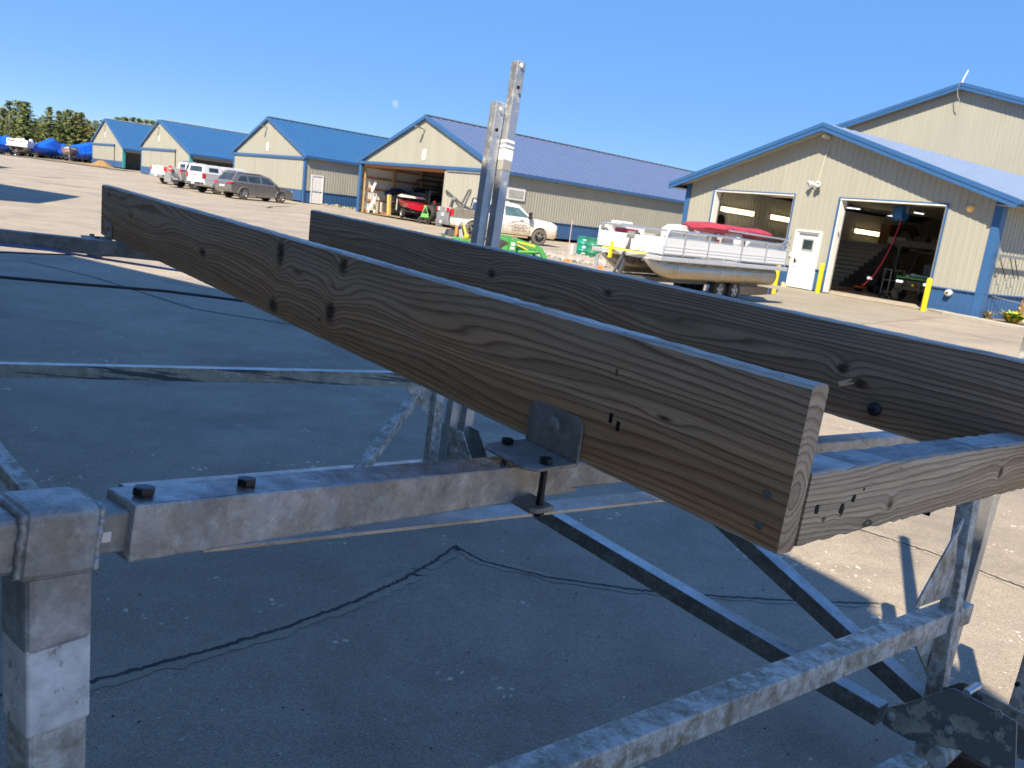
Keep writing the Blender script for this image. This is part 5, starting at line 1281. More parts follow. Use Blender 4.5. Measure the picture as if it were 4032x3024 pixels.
# white framed screen lying up on the wall behind the truck cab
ex = onplane(*Q1(1910, 520), SH4+R_*W4, R_)
wv = (ex-SH4-R_*W4).dot(B_)
MB().prism([R_*W4+B_*(wv-.75)+Z(2.05), R_*W4+B_*(wv+.75)+Z(2.05), R_*W4+B_*(wv+.75)+Z(2.75), R_*W4+B_*(wv-.75)+Z(2.75)], R_*.02, R_*.08).build('window_frame', WHITE, sh4)
MB().prism([R_*W4+B_*(wv-.6)+Z(2.17), R_*W4+B_*(wv+.6)+Z(2.17), R_*W4+B_*(wv+.6)+Z(2.63), R_*W4+B_*(wv-.6)+Z(2.63)], R_*.05, R_*.09).build('window_pane', plain('grey_pane', (.32, .33, .31), .15), sh4)
# --- tractor with loader
TD = 19.5
tp0 = GD(2010, TD); tr_ = thing('tractor', 'small green tractor with a yellow striped front loader in front of the work truck', 'tractor', tp0)
def tpt(px, py, d=TD): return W(px, py, d)
def tp(name, mb, mat_, bev=0, par=None):
    mb.v = [tuple(Vector(v)-tp0) for v in mb.v]; return mb.build(name, mat_, par or tr_, bev)
fv = Vector((.97, .24, 0)).normalized(); sv_ = Vector((-fv.y, fv.x, 0)); q2 = lambda x, y, d=TD: W(*Q2(x, y), d)
cw = lambda poly, d, o=.06: MB().prism([q2(x, y, d) for x, y in poly], sv_*-o, sv_*o)
tp('fender', cw([(330, 600), (640, 645), (560, 760), (555, 960), (390, 930), (350, 760)], TD+.2, .16), GREEN, .02)
tp('far_fender', cw([(330, 560), (640, 605), (560, 720), (390, 890)], TD+1.0, .16), GREEN, .02)
tp('loader_mast', cw([(600, 650), (725, 680), (715, 1110), (545, 1060), (570, 800)], TD-.25, .05), GREEN, .01)
tp('loader_mast', cw([(600, 640), (725, 670), (715, 1100), (545, 1050), (570, 790)], TD+.9, .05), GREEN, .01)
for dd in (-.25, .9):
    la = tp('loader_arm', cw([(690, 655), (760, 660), (1180, 800), (1290, 865), (1360, 990), (1450, 1230), (1345, 1215), (1260, 1010), (1190, 930), (1060, 900), (730, 760)], TD+dd, .05), GREEN, .012)
    tp('arm_stripe', cw([(750, 715), (1130, 800), (1160, 858), (760, 745)], TD+dd-.056, .006), TYEL, 0, None)
    tp('loader_cylinder', MB().cyl(q2(770, 955, TD+dd), q2(1200, 960, TD+dd), .05, 10).cyl(q2(1180, 960, TD+dd), q2(1235, 965, TD+dd), .03, 8), GREEN)
    tp('bucket_cylinder', MB().cyl(q2(760, 1010, TD+dd), q2(1080, 1045, TD+dd), .045, 10).cyl(q2(1000, 1035, TD+dd), q2(1240, 1100, TD+dd), .028, 8), GREEN)
tp('decal', cw([(628, 745), (710, 755), (700, 820), (620, 805)], TD-.312, .004), WHITE); tp('decal', cw([(612, 840), (690, 850), (685, 900), (606, 888)], TD-.312, .004), WHITE)
tp('decal', cw([(1310, 1130), (1390, 1160), (1350, 1205), (1300, 1180)], TD-.312, .004), WHITE); tp('decal', cw([(570, 1015), (680, 1025), (670, 1060), (560, 1040)], TD-.312, .004), TYEL)
tp('hood', cw([(720, 790), (1050, 900), (1090, 1000), (1080, 1250), (720, 1250)], TD+.35, .30), plain('dark_green', (.012, .10, .03), .35, coat=.3), .03)
tp('hood_stripe', cw([(730, 800), (800, 815), (990, 900), (990, 930), (900, 885)], TD+.03, .01), TYEL)
tp('bucket', MB().prism([q2(1400, 1100, TD-.4), q2(1560, 1145, TD-.4), q2(1570, 1300, TD-.4), q2(1440, 1330, TD-.4)], (0, 0, 0), sv_*1.5), plain('teal_bucket', (.03, .33, .26), .45), .01)
tp('steering_wheel', MB().tube([q2(560+60*math.cos(a), 740+110*math.sin(a), TD+.3) for a in [2*PI*i/16 for i in range(17)]], .02, 6), BLACK)
for px, py, r, dd in ((1985, 1085, .42, 0), (1985, 1085, .42, 1.0), (2110, 1110, .27, .1), (2110, 1110, .27, .95)):
    c = GD(px, TD+dd); c.z = r; w_ = tp('wheel', MB().lathe([(r*.5, -.13), (r*.9, -.15), (r, -.08), (r, .08), (r*.9, .15), (r*.5, .13)], c, sv_, 24), RUBBER); tp('wheel_disc', MB().lathe([(r*.52, .1), (r*.3, .06), (.02, .08)], c, -sv_, 18), TYEL)
tp('chassis', MB().bar(GD(1980, TD+.5)+Z(.45), GD(2120, TD+.5)+Z(.42), .45, .4), BLACK)
tp('seat', MB().bar(q2(230, 640, TD+.6), q2(330, 700, TD+.6), .45, .12), BLACK, .03)
# rear implement
q1t = lambda x, y, d=TD+.5: W(*Q1(x, y), d)
c1 = lambda poly, d, o: MB().prism([q1t(x, y, d) for x, y in poly], sv_*-o, sv_*o)
tp('hitch_arm', c1([(530, 1310), (620, 1262), (720, 1310), (1010, 1345), (1010, 1400), (720, 1385), (640, 1360)], TD+.4, .06), GREEN, .012)
tp('box_blade', c1([(180, 1360), (260, 1340), (400, 1375), (400, 1560), (180, 1560)], TD+.5, .45), GREEN, .01)
tp('blade_bracket', c1([(325, 1235), (395, 1225), (400, 1270), (370, 1370), (330, 1370)], TD+.3, .05), plain('dark_green', (.012, .10, .03), .35, coat=.3))
tp('top_link', MB().bar(q1t(390, 1300), q1t(620, 1430), .05, .05), plain('rusty_link', (.25, .11, .09), .7))
tp('marker_post', c1([(635, 1020), (680, 1020), (660, 1250), (612, 1250)], TD+.6, .025), ORANGE)
tp('marker_lamp', MB().ball(q1t(690, 980, TD+.6), .085, 12, 0, (1, 1, 1.3)), plain('clear_lamp', (.7, .7, .68), .15))
tp('roll_bar', c1([(690, 1060), (740, 1040), (800, 1300), (700, 1290)], TD+.7, .05), PDG)
tp('control_arm', c1([(770, 1030), (810, 1000), (900, 1290), (840, 1300)], TD+.75, .05), plain('olive_arm', (.32, .30, .06), .5))
tp('yellow_knob', MB().ball(q1t(870, 1285, TD+.6), .07, 10), TYEL)
tp('engine_block', c1([(460, 1120), (620, 1130), (720, 1050), (720, 1260), (600, 1290), (400, 1250)], TD+.9, .25), BLACK, .02)
# ------------------------------------------------------------------ pontoon boat on its trailer
def hull_tube(mb, a, b, r, nose, up=.0):
    """pontoon tube from stern b to bow a with a raked nose"""
    a, b = Vector(a), Vector(b); ax_ = (a-b).normalized(); L = (a-b).length; sd = ax_.cross(Z(1)).normalized()
    rings = []
    st = [(0, r*.86, 0), (.06, r, 0)]+[(L-nose, r, 0)]
    for i in range(1, 8):
        f = i/7; st.append((L-nose+nose*f, r*(1-f**1.7*.96), r*.86*f**1.5))
    for x, rr, dz in st: rings.append([b+ax_*x+sd*math.cos(2*PI*k/20)*rr*(1 if rr > r*.5 else .6)+Z(math.sin(2*PI*k/20)*rr+dz) for k in range(20)])
    return mb.loft(rings, 0, True)
def pontoon(name, label, loc, rz, colours, simple=False, group=None):
    """local axes: +x bow, y left; deck 0.95 above ground on the trailer"""
    t = thing(name, label, 'pontoon boat', loc, rz, group)
    Ls, zt_, r = 5.9, .69, .23; x0, x1 = -Ls/2, Ls/2
    tubem = plain('algae_stained_tube', (.40, .41, .41), .3, .7, var=.08, dirt=((.42, .31, .15), .52, .72))
    for y in (-.76, .76):
        tb_ = hull_tube(MB(), (x1+.05, y, zt_), (x0+.1, y, zt_), r, 1.05).build('pontoon_tube', tubem, t)
        if not simple:
            for x in (x1-1.15, -.05): MB().lathe([(r+.006, -.012), (r+.012, 0), (r+.006, .012)], (x, y, zt_), (1, 0, 0), 24).build('weld_seam', ALU, tb_)
            MB().prism([(x1-1.0, y-.31, zt_), (x1-.1, y-.16, zt_+.14), (x1-.15, y-.12, zt_+.2), (x1-1.0, y-.28, zt_+.06)], (0, -.01, 0), (0, .01, 0)).build('spray_fin', ALU, tb_)
    zd = .97
    MB().bb(x0, x1-.1, -1.22, 1.22, zd-.10, zd).build('deck_edge', plain('deck_aluminium', (.6, .61, .62), .35, .6, var=.06), t, .02)
    cb = MB()
    for i in range(12): cb.bb(x0+.25+.47*i, x0+.30+.47*i, -1.15, 1.15, zt_+.26, zd-.1)
    cb.build('cross_member', ALU, t)['kind'] = 'stuff'
    sk_ = plain('grey_skirt', (.34, .33, .31), .6); dkp = plain('skirt_gap', (.07, .075, .075), .7)
    for y in (-1.0, 1.0):
        for i in range(5): MB().bb(x0+.15+1.1*i, x0+.72+1.1*i, y-.015, y+.015, zt_+.24, zd-.1).build('skirt_panel', sk_, t)
    zf0, zf1 = zd+.02, zd+.54
    PWt = plain('white_fence_panel', (.62, .63, .64), .3, var=.02); RL = ALU
    segs = [(x0+.12, -1.75), (-1.75, -.55), (-.55, .95), (.95, 1.95), (1.95, x1-.22)]
    for y in (-1.16, 1.16):
        for a, b in segs:
            MB().bb(a+.03, b-.03, y-.012, y+.012, zf0+.03, zd+.39 if b < 2 else zd+.41).build('fence_panel', PWt, t)
            for z in (zf0+.06, zf0+.13, zf0+.20): MB().bb(a+.03, b-.03, y-.02 if y < 0 else y, y if y < 0 else y+.02, z-.012, z+.012).build('panel_rib', PWt, t)
        MB().tube([(x0+.12, y, zf0), (x0+.12, y, zf1-.08), (x0+.22, y, zf1), (x1-.42, y, zf1+.02), (x1-.26, y, zf1-.08), (x1-.22, y, zf0)], .024, 8).build('top_rail', RL, t)
        for a, b in segs[1:]: MB().bb(a-.018, a+.018, y-.02, y+.02, zf0, zf1).build('rail_post', RL, t)
        MB().bb(x0+.12, x1-.25, y-.014, y+.014, zd+.40, zd+.425).build('mid_rail', RL, t)
    for x in (x1-.24,):
        MB().bb(x-.012, x+.012, -1.12, 1.12, zf0+.03, zd+.38).build('fence_panel', PWt, t); MB().tube([(x, -1.16, zf1), (x, 1.16, zf1)], .024, 8).build('top_rail', RL, t)
    SEATW = plain('white_vinyl', (.64, .63, .61), .45, var=.03); SEATR = plain('maroon_vinyl', (.30, .02, .045), .45)
    def seat(xa, xb, ya, yb, back_y):
        o = MB().bb(xa, xb, ya, yb, zd+.02, zd+.30).build('seat', SEATW, t, .04)
        sg = 1 if back_y > (ya+yb)/2 else -1
        MB().bb(xa, xb, back_y-.07, back_y+.07, zd+.28, zd+.57).build('backrest', SEATW, o, .05)
        MB().bb(xa+.3, xb-.3, back_y-sg*.075-.012, back_y-sg*.075+.012, zd+.36, zd+.48).build('backrest_stripe', SEATR, o, .01)
    seat(1.1, x1-.35, -1.1, -.5, -1.05); seat(1.0, x1-.35, .5, 1.1, 1.05); seat(x0+.2, -.9, .45, 1.1, 1.05); seat(x0+.3, -1.5, -1.1, -.5, -1.05)
    MB().bb(x1-.95, x1-.45, -1.0, -.62, zd+.55, zd+.63).build('headrest', SEATW, t, .06)
    MB().bb(-.35, .35, -1.05, -.35, zd+.02, zd+.62).prism([(-.35, -1.0, zd+.62), (.35, -1.0, zd+.62), (.2, -1.0, zd+.70), (-.3, -1.0, zd+.73)], (0, 0, 0), (0, .6, 0)).build('helm_console', SEATW, t, .03)
    for px_, py_2 in ((-.95, -.55), (-.95, .35)):
        o = MB().bb(px_-.25, px_+.25, py_2-.25, py_2+.25, zd+.24, zd+.36).cyl((px_, py_2, zd), (px_, py_2, zd+.24), .06, 10).build('captain_chair', SEATW, t, .05)
        MB().lathe([(.02, .0), (.26, .02), (.3, .2), (.26, .42), (.12, .54), (.01, .56)], (px_-.22, py_2, zd+.24), (0, 0, 1), 14).build('chair_back', SEATW, o)
    if not simple:
        bt = MB()
        xs_ = [x0+.05+.30*i for i in range(11)]; rr_ = [.06]+[.115+.02*math.sin(i*1.9) for i in range(9)]+[.05]
        bt.loft([[(x, .0+math.cos(2*PI*k/12)*q*6.5, zd+.74+math.sin(2*PI*k/12)*q*.95+.012*math.sin(k*2+x*9)) for k in range(12)] for x, q in zip(xs_, rr_)], 0, True)
        bt.build('folded_bimini_top', plain('maroon_canvas', (.30, .025, .05), .75, var=.15, scale=8), t)
        for y in (-1.2, 1.2):
            MB().tube([(x0+.1, y, zd+.54), (x0+.3, y, zd+.68), (-.1, y*.8, zd+.72)], .022, 6).build('bimini_frame', ALU, t); MB().tube([(x0+.65, y, zd+.5), (x0+.1, y, zd+.76)], .022, 6).build('bimini_frame', ALU, t)
        kk = plain('grey_letters', (.3, .3, .3), .5)
        text_part(t, 'MN 3529 JB', .12, (.1, -1.176, zd+.25), (PI/2, 0, 0), kk, 'registration_number'); MB().bb(.66, .73, -1.18, -1.17, zd+.24, zd+.36).build('registration_sticker', plain('red_sticker', (.6, .02, .03), .5), t)
        text_part(t, 'Sun', .1, (-2.0, -1.176, zd+.31), (PI/2, 0, 0), kk, 'boat_name'); text_part(t, 'Tracker', .1, (-1.85, -1.176, zd+.23), (PI/2, 0, 0), kk, 'boat_name')
        MB().bb(.8, x1-.3, -1.182, -1.172, zf0+.24, zf0+.258).build('pink_stripe', plain('pink_stripe', (.55, .12, .35), .5), t)
    MB().bb(x0-.35, x0+.05, -.35, .35, zd-.35, zd-.05).bb(x0-.5, x0-.1, -.18, .18, zd-.1, zd+.5).build('outboard_motor', BLACK, t, .04)
    return t
def trailer(name, label, loc, rz, L=5.2, twin=True, group=None):
    t = thing(name, label, 'boat trailer', loc, rz, group); gs = plain('trailer_steel', (.09, .095, .10), .5, .3)
    f = MB()
    for y in (-.45, .45): f.bar((-L/2, y, .42), (L/2-.4, y, .42), .08, .1).bar((L/2-.4, y, .42), (L/2+1.0, 0, .45), .07, .09)
    for x in (-L/2+.2, -.6, .8, L/2-.6): f.bar((x, -.5, .40), (x, .5, .40), .07, .07)
    f.bar((L/2+.8, 0, .45), (L/2+1.7, 0, .45), .09, .1).build('trailer_frame', gs, t)
    xs_ = (-1.15, -.45) if twin else (-.8,)
    for x in xs_:
        for y in (-.62, .62): wheel(t, x, y, .27, .2, plain('grey_rim', (.42, .42, .42), .4, .5), 5, RUBBER)
    MB().bar((L/2+.35, 0, .45), (L/2+.05, 0, 1.3), .08, .1).bar((L/2+.1, 0, 1.2), (L/2+.55, 0, .5), .05, .06).build('winch_post', gs, t)
    MB().cyl((L/2+.02, -.14, 1.3), (L/2+.02, .14, 1.3), .11, 14).bar((L/2+.02, .14, 1.3), (L/2+.2, .2, 1.45), .03, .03).build('winch', GREYM, t)
    MB().cyl((L/2+1.35, .12, .08), (L/2+1.35, .12, .85), .04, 10).cyl((L/2+1.35, .07, .09), (L/2+1.35, .17, .09), .09, 12).bar((L/2+1.35, .12, .85), (L/2+1.35, .3, .9), .02, .02).build('jack_stand', ALU, t)
    MB().cyl((L/2+1.65, 0, .47), (L/2+1.85, 0, .47), .05, 10).build('coupler', CHROME, t)
    return t
YS = plain('yellow_strap', (.85, .74, .03), .6)
bowg, sterng = W(2527, 1090, 17.4), W(3036, 1112, 20.9)
ax3 = Vector((bowg.x-sterng.x, bowg.y-sterng.y, 0)); L3 = ax3.length; ax3.normalize(); mid3 = (bowg+sterng)/2
lat = Vector((-ax3.y, ax3.x, 0))
# near tube is on the boat's right side seen from the bow ... find the side facing the camera
side = -.82 if lat.y > 0 else .82
if lat.dot(mid3-CAM) < 0: lat = -lat
cen = Vector((mid3.x, mid3.y, 0))+lat*.62
rz3 = math.atan2(ax3.y, ax3.x)
pb_ = pontoon('pontoon_boat', 'white pontoon boat with maroon folded top on a trailer by the garage doors', (cen.x, cen.y, .0), rz3, None); pb_.scale = (5.3/5.9, .82, 1)
tl_ = trailer('boat_trailer', 'dark boat trailer with winch post carrying the white pontoon boat', (cen.x, cen.y, .0), rz3); tl_.scale = (.9, .85, 1)
st = thing('tie_strap', 'yellow strap hanging from the bow of the pontoon boat', 'strap', (cen.x, cen.y, 0), rz3)
MB().bar((2.45, -.75, .98), (2.72, .0, 1.0), .05, .03).bar((2.62, -.35, 1.14), (2.62, -.37, .78), .09, .03).bar((2.72, .0, 1.0), (2.6, .6, .98), .05, .03).build('webbing', YS, st)
# jugs, pole and blue-white things under and beside the boat
for i, (px, py, w_, h_2) in enumerate(((2702, 1150, .17, .42), (2800, 1152, .16, .40), (2862, 1150, .2, .36))):
    p = G(px, py); j = MB().lathe([(w_*.7, 0), (w_, .04), (w_*1.05, h_2*.5), (w_*.75, h_2*.75), (.04, h_2*.92), (.04, h_2)], p, (0, 0, 1), 10).build('plastic_jug', plain('pale_blue_plastic', (.42, .62, .72), .3, var=.2, scale=5))
    tag(j, ['pale blue plastic jug under the bow half of the pontoon boat', 'pale blue plastic jug beside the front trailer wheel of the pontoon boat', 'pale blue plastic jug behind the rear trailer wheel of the pontoon boat'][i], 'jug', 'plastic jugs under the pontoon boat')
p = G(*C4(1355, 1360)); o = MB().cyl(p, p+Z(.86)+Vector((.06, .02, 0)), .045, 12).cyl(p+Z(.0), p+Z(.02), .06, 12).build('guide_post', plain('grey_plastic_pole', (.42, .45, .46), .5)); tag(o, 'grey upright pole standing by the bow of the pontoon boat', 'pole')
wp = [G(*C5(x, y)) for x, y in ((560, 1450), (980, 1440), (1290, 1500), (1250, 1545), (700, 1575), (480, 1560))]
wm = N('water_film'); wm.set((.10, .09, .075), .08, 0, .6)
patch('puddle', [(p.x, p.y) for p in wp], wm.m, .012, .8)
# ------------------------------------------------------------------ small things in the yard
def drum(px, py, d, col, label):
    p = W(px, py, d); p.z = gz(p.x, p.y); t = thing('steel_drum', label, 'drum', p, .4, 'green steel drums by the rock strip')
    r = .29; MB().lathe([(r*.98, 0), (r, .02), (r, .28), (r+.012, .295), (r, .31), (r, .57), (r+.012, .585), (r, .60), (r, .86), (r+.012, .875), (r-.01, .885)], (0, 0, 0), (0, 0, 1), 28).build('drum_shell', col, t)
    MB().lathe([(r-.012, .865), (.001, .866)], (0, 0, 0), (0, 0, 1), 28).build('drum_lid', plain('pale_lid', (.6, .62, .6), .5), t)
    for x in (.14, -.12): MB().cyl((x, .05, .866), (x, .05, .885), .035, 10).build('bung', col, t)
    return t
d1_ = drum(2292, 1012, 34.6, plain('teal_drum', (.008, .21, .15), .4, coat=.2), 'teal green steel drum with white lettering, left of the pair')
for z in (.72, .45, .40, .16): MB().prism([Vector((.292*math.cos(a), .292*math.sin(a), z+dz)) for a, dz in ((-2.2, 0), (-1.75, 0), (-1.75, .05), (-2.2, .05))], (-.002, -.004, 0), (.0, -.012, 0)).build('drum_lettering', WHITE, d1_)
drum(2330, 1018, 33.6, plain('green_drum', (.02, .17, .095), .45), 'mid green steel drum with a pale lid, right of the pair')
p = W(*C4(690, 1112), 33.8); p.z = gz(p.x, p.y)
t = thing('white_standpipe', 'white pipe with a cap standing left of the green drums', 'pipe', p); MB().cyl((0, 0, 0), (0, 0, .44), .075, 14).build('pipe', WHITE, t); MB().cyl((0, 0, .44), (0, 0, .5), .09, 14).cyl((0, 0, .5), (0, 0, .52), .04, 8).build('cap', WHITE, t); MB().cyl((0, 0, 0), (0, 0, .03), .16, 14).build('base_ring', CONCW, t)
p = W(*C4(660, 1045), 39); p.z = gz(p.x, p.y); tag(MB().bar(p, p+Z(1.5), .05, .03).build('marker_stake', plain('pale_pink_stake', (.45, .33, .33), .7)), 'thin pale stake in the grass beside the blue wall skirt', 'stake')
OL = ['orange wheel chock lying left of the white standpipe', 'orange wheel chock at the foot of the green drums', 'orange wheel chock right of the green drums', 'orange wheel chock near the trailer jack']
for (x, y, d), lb in zip(((645, 1168, 29.5), (855, 1172, 31), (918, 1180, 30.5), (1008, 1243, 27.5)), OL):
    p = W(*C4(x, y), d); p.z = gz(p.x, p.y)
    o = MB().prism([Vector((-.17, -.1, 0)), Vector((.17, -.1, 0)), Vector((.10, -.1, .16)), Vector((.0, -.1, .2)), Vector((-.15, -.1, .12))], (0, 0, 0), (0, .2, 0)).build('wheel_chock', ORANGE, None, .02, 2, p); o.scale = (.62, .62, .62); tag(o, lb, 'wheel chock', 'orange wheel chocks in the yard')
for (px, py, dz, lb) in ((C5(1248, 1448) + (0, 'yellow bollard at the right side of the left garage door')), (C5(1708, 1530) + (0, 'yellow bollard between the white door and the right garage')), (C6(1110, 1452) + (0, 'yellow bollard at the right side of the right garage door'))):
    p = G(px, py); o = MB().lathe([(.085, 0), (.085, .98), (.075, 1.03), (.045, 1.06), (.001, 1.07)], (0, 0, 0), (0, 0, 1), 20).build('bollard', YELLOW, None, 0, 2, p); tag(o, lb, 'bollard', 'yellow bollards at the garage doors')
p = G(*C5(1325, 1462)); t = thing('paper_cup_stack', 'small stack of tan blocks against the wall left of the white door', 'blocks', p)
MB().box((0, 0, .09), (.1, .1, .18)).build('block', plain('tan_block', (.5, .36, .24), .7), t); MB().box((.1, .03, .07), (.09, .09, .14)).build('block', plain('tan_block', (.5, .36, .24), .7), t)
# sand pile
p = W(*C1(1105, 864), 99); p.z = gz(p.x, p.y); rnd = random.Random(5); mb = MB(); n = 40; rings = []
for i in range(9):
    f = i/8; rings.append([(math.cos(2*PI*k/n)*1.35*(1-f)**.8*(1+.12*math.sin(k*.9)+.06*math.sin(k*2.3)), math.sin(2*PI*k/n)*1.1*(1-f)**.8*(1+.1*math.sin(k*1.3)), -.05+.78*f**.85+.05*math.sin(k*1.7+i)) for k in range(n)])
tag(mb.loft(rings, 0, True).build('sand_pile', ground_mat('sand', (.30, .185, .08), (.24, .15, .07), 8, 14, .95, .05), None, 0, 2, p), 'heap of orange brown sand at the corner of the farthest shed', 'sand pile')
# ------------------------------------------------------------------ grass, stones, plants
def blades(name, poly, n, h, wd, mats, seed, zoff=.0):
    rnd = random.Random(seed); mb = MB(); P = [Vector((p[0], p[1])) for p in poly]
    tr = tessellate_polygon([[Vector((p.x, p.y, 0)) for p in P]]); ar = []
    for t in tr:
        a, b, c = (P[i] for i in t); ar.append(abs((b-a).cross(c-a))/2)
    for i in range(n):
        t = rnd.choices(tr, ar)[0]; a, b, c = (P[k] for k in t); u, v = rnd.random(), rnd.random()
        if u+v > 1: u, v = 1-u, 1-v
        q = a+(b-a)*u+(c-a)*v; z = gz(q.x, q.y)+zoff; an = rnd.uniform(0, 2*PI); hh = h*rnd.uniform(.5, 1.3); dx, dy = math.cos(an)*wd, math.sin(an)*wd
        lx, ly = rnd.uniform(-.4, .4)*hh, rnd.uniform(-.4, .4)*hh
        mb.add([(q.x-dx, q.y-dy, z), (q.x+dx, q.y+dy, z), (q.x+lx, q.y+ly, z+hh)], [(0, 1, 2)], rnd.randrange(len(mats)))
    return tag(mb.build(name, mats), kind='stuff')
GR = [plain('grass_green', (.065, .125, .018), .7, var=.3), plain('grass_dry', (.15, .17, .04), .7, var=.3)]
for (sh, wdt, Ln, s0, seed) in ((SH4, W4, 22, 8, 2), (SH3, W3, 12, 2.6, 3)):
    a = sh+R_*(wdt+.05)+B_*s0; b = sh+R_*(wdt+.05)+B_*Ln; c = b+R_*2.1; d = a+R_*1.9
    patch('grass_strip', [(p.x, p.y) for p in (a, b, c, d)], ground_mat('lawn_%d' % seed, (.065, .11, .02), (.13, .13, .045), 14, 40, .95, .03), .012, 2)
    blades('grass', [(p.x, p.y) for p in (a, b, c, d)], 3800, .11, .022, GR, seed, .01)
STN = [plain('field_stone_pale', (.33, .31, .265), .85, var=.25), plain('field_stone_tan', (.25, .21, .165), .85, var=.25), plain('field_stone_grey', (.25, .245, .235), .85, var=.25)]
def stone_mesh(seed):
    rnd = random.Random(seed); bm = bmesh.new(); bmesh.ops.create_icosphere(bm, subdivisions=1, radius=1)
    for v in bm.verts: v.co *= rnd.uniform(.7, 1.15); v.co.z *= .62
    return bm
def stones(name, pts, rmin, rmax, seed):
    rnd = random.Random(seed); mb = MB(); bms = [stone_mesh(seed*7+i) for i in range(5)]
    for (x, y) in pts:
        b = rnd.choice(bms); s = rnd.uniform(rmin, rmax)*rnd.choice((.6, 1, 1, 1.25)); R = Matrix.Rotation(rnd.uniform(0, 6), 3, 'Z'); z = gz(x, y)+s*.25
        mb.add([R @ Vector((v.co.x*s*1.2, v.co.y*s, v.co.z*s))+Vector((x, y, z)) for v in b.verts], [tuple(v.index for v in f.verts) for f in b.faces], rnd.randrange(3))
    return tag(mb.build(name, STN), kind='stuff')
rnd = random.Random(12)
poly = [W(*C4(395, 1065), 34), W(*C4(740, 1090), 36.5), W(*C4(1060, 1120), 33), W(*C4(1080, 1230), 28.6), W(*C4(720, 1165), 29.8), W(*C4(470, 1130), 30.5)]
pts = []
P2 = [Vector((p.x, p.y, 0)) for p in poly]; tr = tessellate_polygon([P2])
for i in range(900):
    a, b, c = (P2[k] for k in rnd.choice(tr)); u, v = rnd.random(), rnd.random()
    if u+v > 1: u, v = 1-u, 1-v
    q = a+(b-a)*u+(c-a)*v; pts.append((q.x, q.y))
patch('stone_bed', [(p.x, p.y) for p in poly], ground_mat('stone_bed_gravel', (.22, .19, .145), (.28, .25, .2), 20, 26, .95, .03), .014, 1.5)
stones('field_stones', pts, .07, .17, 3)
pts = []
for i in range(60):
    q = SH3+R_*(W3+1.9+rnd.uniform(-.2, .2))+B_*(2.6+i*.16); pts.append((q.x, q.y))
for i in range(10):
    q = SH3+R_*(W3+rnd.uniform(.2, .6))+B_*(1.5+i*.13); pts.append((q.x, q.y))
stones('edging_stones', pts, .10, .18, 4)
def clump(name, label, c, n, h, sp, mats, seed, wd=.03):
    rnd = random.Random(seed); t = thing(name, label, 'plant', c); k = 0
    for mi, m_ in enumerate(mats):
        mb = MB()
        for i in range(n//len(mats)):
            a = rnd.uniform(0, 2*PI); r = rnd.uniform(.1, 1)*sp; L = h*rnd.uniform(.5, 1.15); d = Vector((math.cos(a), math.sin(a), 0)); s = Vector((-d.y, d.x, 0))*wd*rnd.uniform(.6, 1.4)
            b = d*r*.25; mid = d*r*.65+Z(L*.75); tip = d*r*1.1+Z(L*rnd.uniform(.6, 1))
            mb.add([b-s*.6, b+s*.6, mid+s, mid-s, tip], [(0, 1, 2, 3), (3, 2, 4)])
        mb.build('leaf', m_, t)['kind'] = 'stuff'
    return t
YG = plain('yellow_green_leaf', (.30, .36, .03), .6, var=.3); YL = plain('yellow_leaf', (.5, .38, .05), .6, var=.3); DRY = plain('dry_leaf', (.45, .28, .14), .7, var=.3); GRN = plain('leaf_green', (.10, .22, .03), .6, var=.3)
clump('hosta_plant', 'yellow green leafy plant at the right edge by the blue wall skirt', G(*C6(2070, 1600))+Z(.05), 260, .34, .48, [YG, GRN, YL, YG], 3, .05)
clump('dry_grass_clump', 'dry straw coloured grass rising behind the yellow green plant', G(*C6(2120, 1560))+Z(.05), 200, .75, .42, [DRY, DRY, plain('pale_straw', (.55, .42, .26), .7)], 4, .022)
clump('small_dry_plant', 'small pale tuft at the workshop corner', G(*C6(1800, 1548))+Z(.05), 110, .26, .28, [plain('pale_straw', (.55, .42, .26), .7), GRN], 5, .02)
# rack with hanging chains on the workshop side wall
SWP = D0+RS*U1
def onsw(px, off=.25): return onplane(*px, SWP+RS*off, RS)
t = thing('hanging_rack', 'grey sign arm with dangling chains at the right edge beside the workshop wall', 'rack', onsw(C6(1945, 850)))
def rp(name, mb, mat_):
    mb.v = [tuple(Vector(v)-t.location) for v in mb.v]; return mb.build(name, mat_, t)
rp('arm', MB().bar(onsw(C6(1940, 845)), onsw(C6(2300, 895)), .06, .08), GREYM)
for (a, b) in (((1950, 860), (2005, 1090)), ((2062, 875), (2105, 1100)), ((2115, 885), (2150, 1110))): rp('chain', MB().tube([onsw(C6(*a)), onsw(C6(*b))], .014, 6), BLACK)
rp('hook', MB().tube([onsw(C6(1940, 850)), onsw(C6(1950, 905)), onsw(C6(1975, 915))], .02, 6), ALU)
pp_ = G(*C6(2230, 1590))
rp('white_rod', MB().bar(pp_+Vector((-.12, -.02, .05)), pp_+Vector((-.12, -.02, 1.0)), .035, .035), WHITE)
rp('wire', MB().tube([onsw(C6(1870, 1290), .05), onsw(C6(2240, 1385), .6)], .012, 5), ALU)
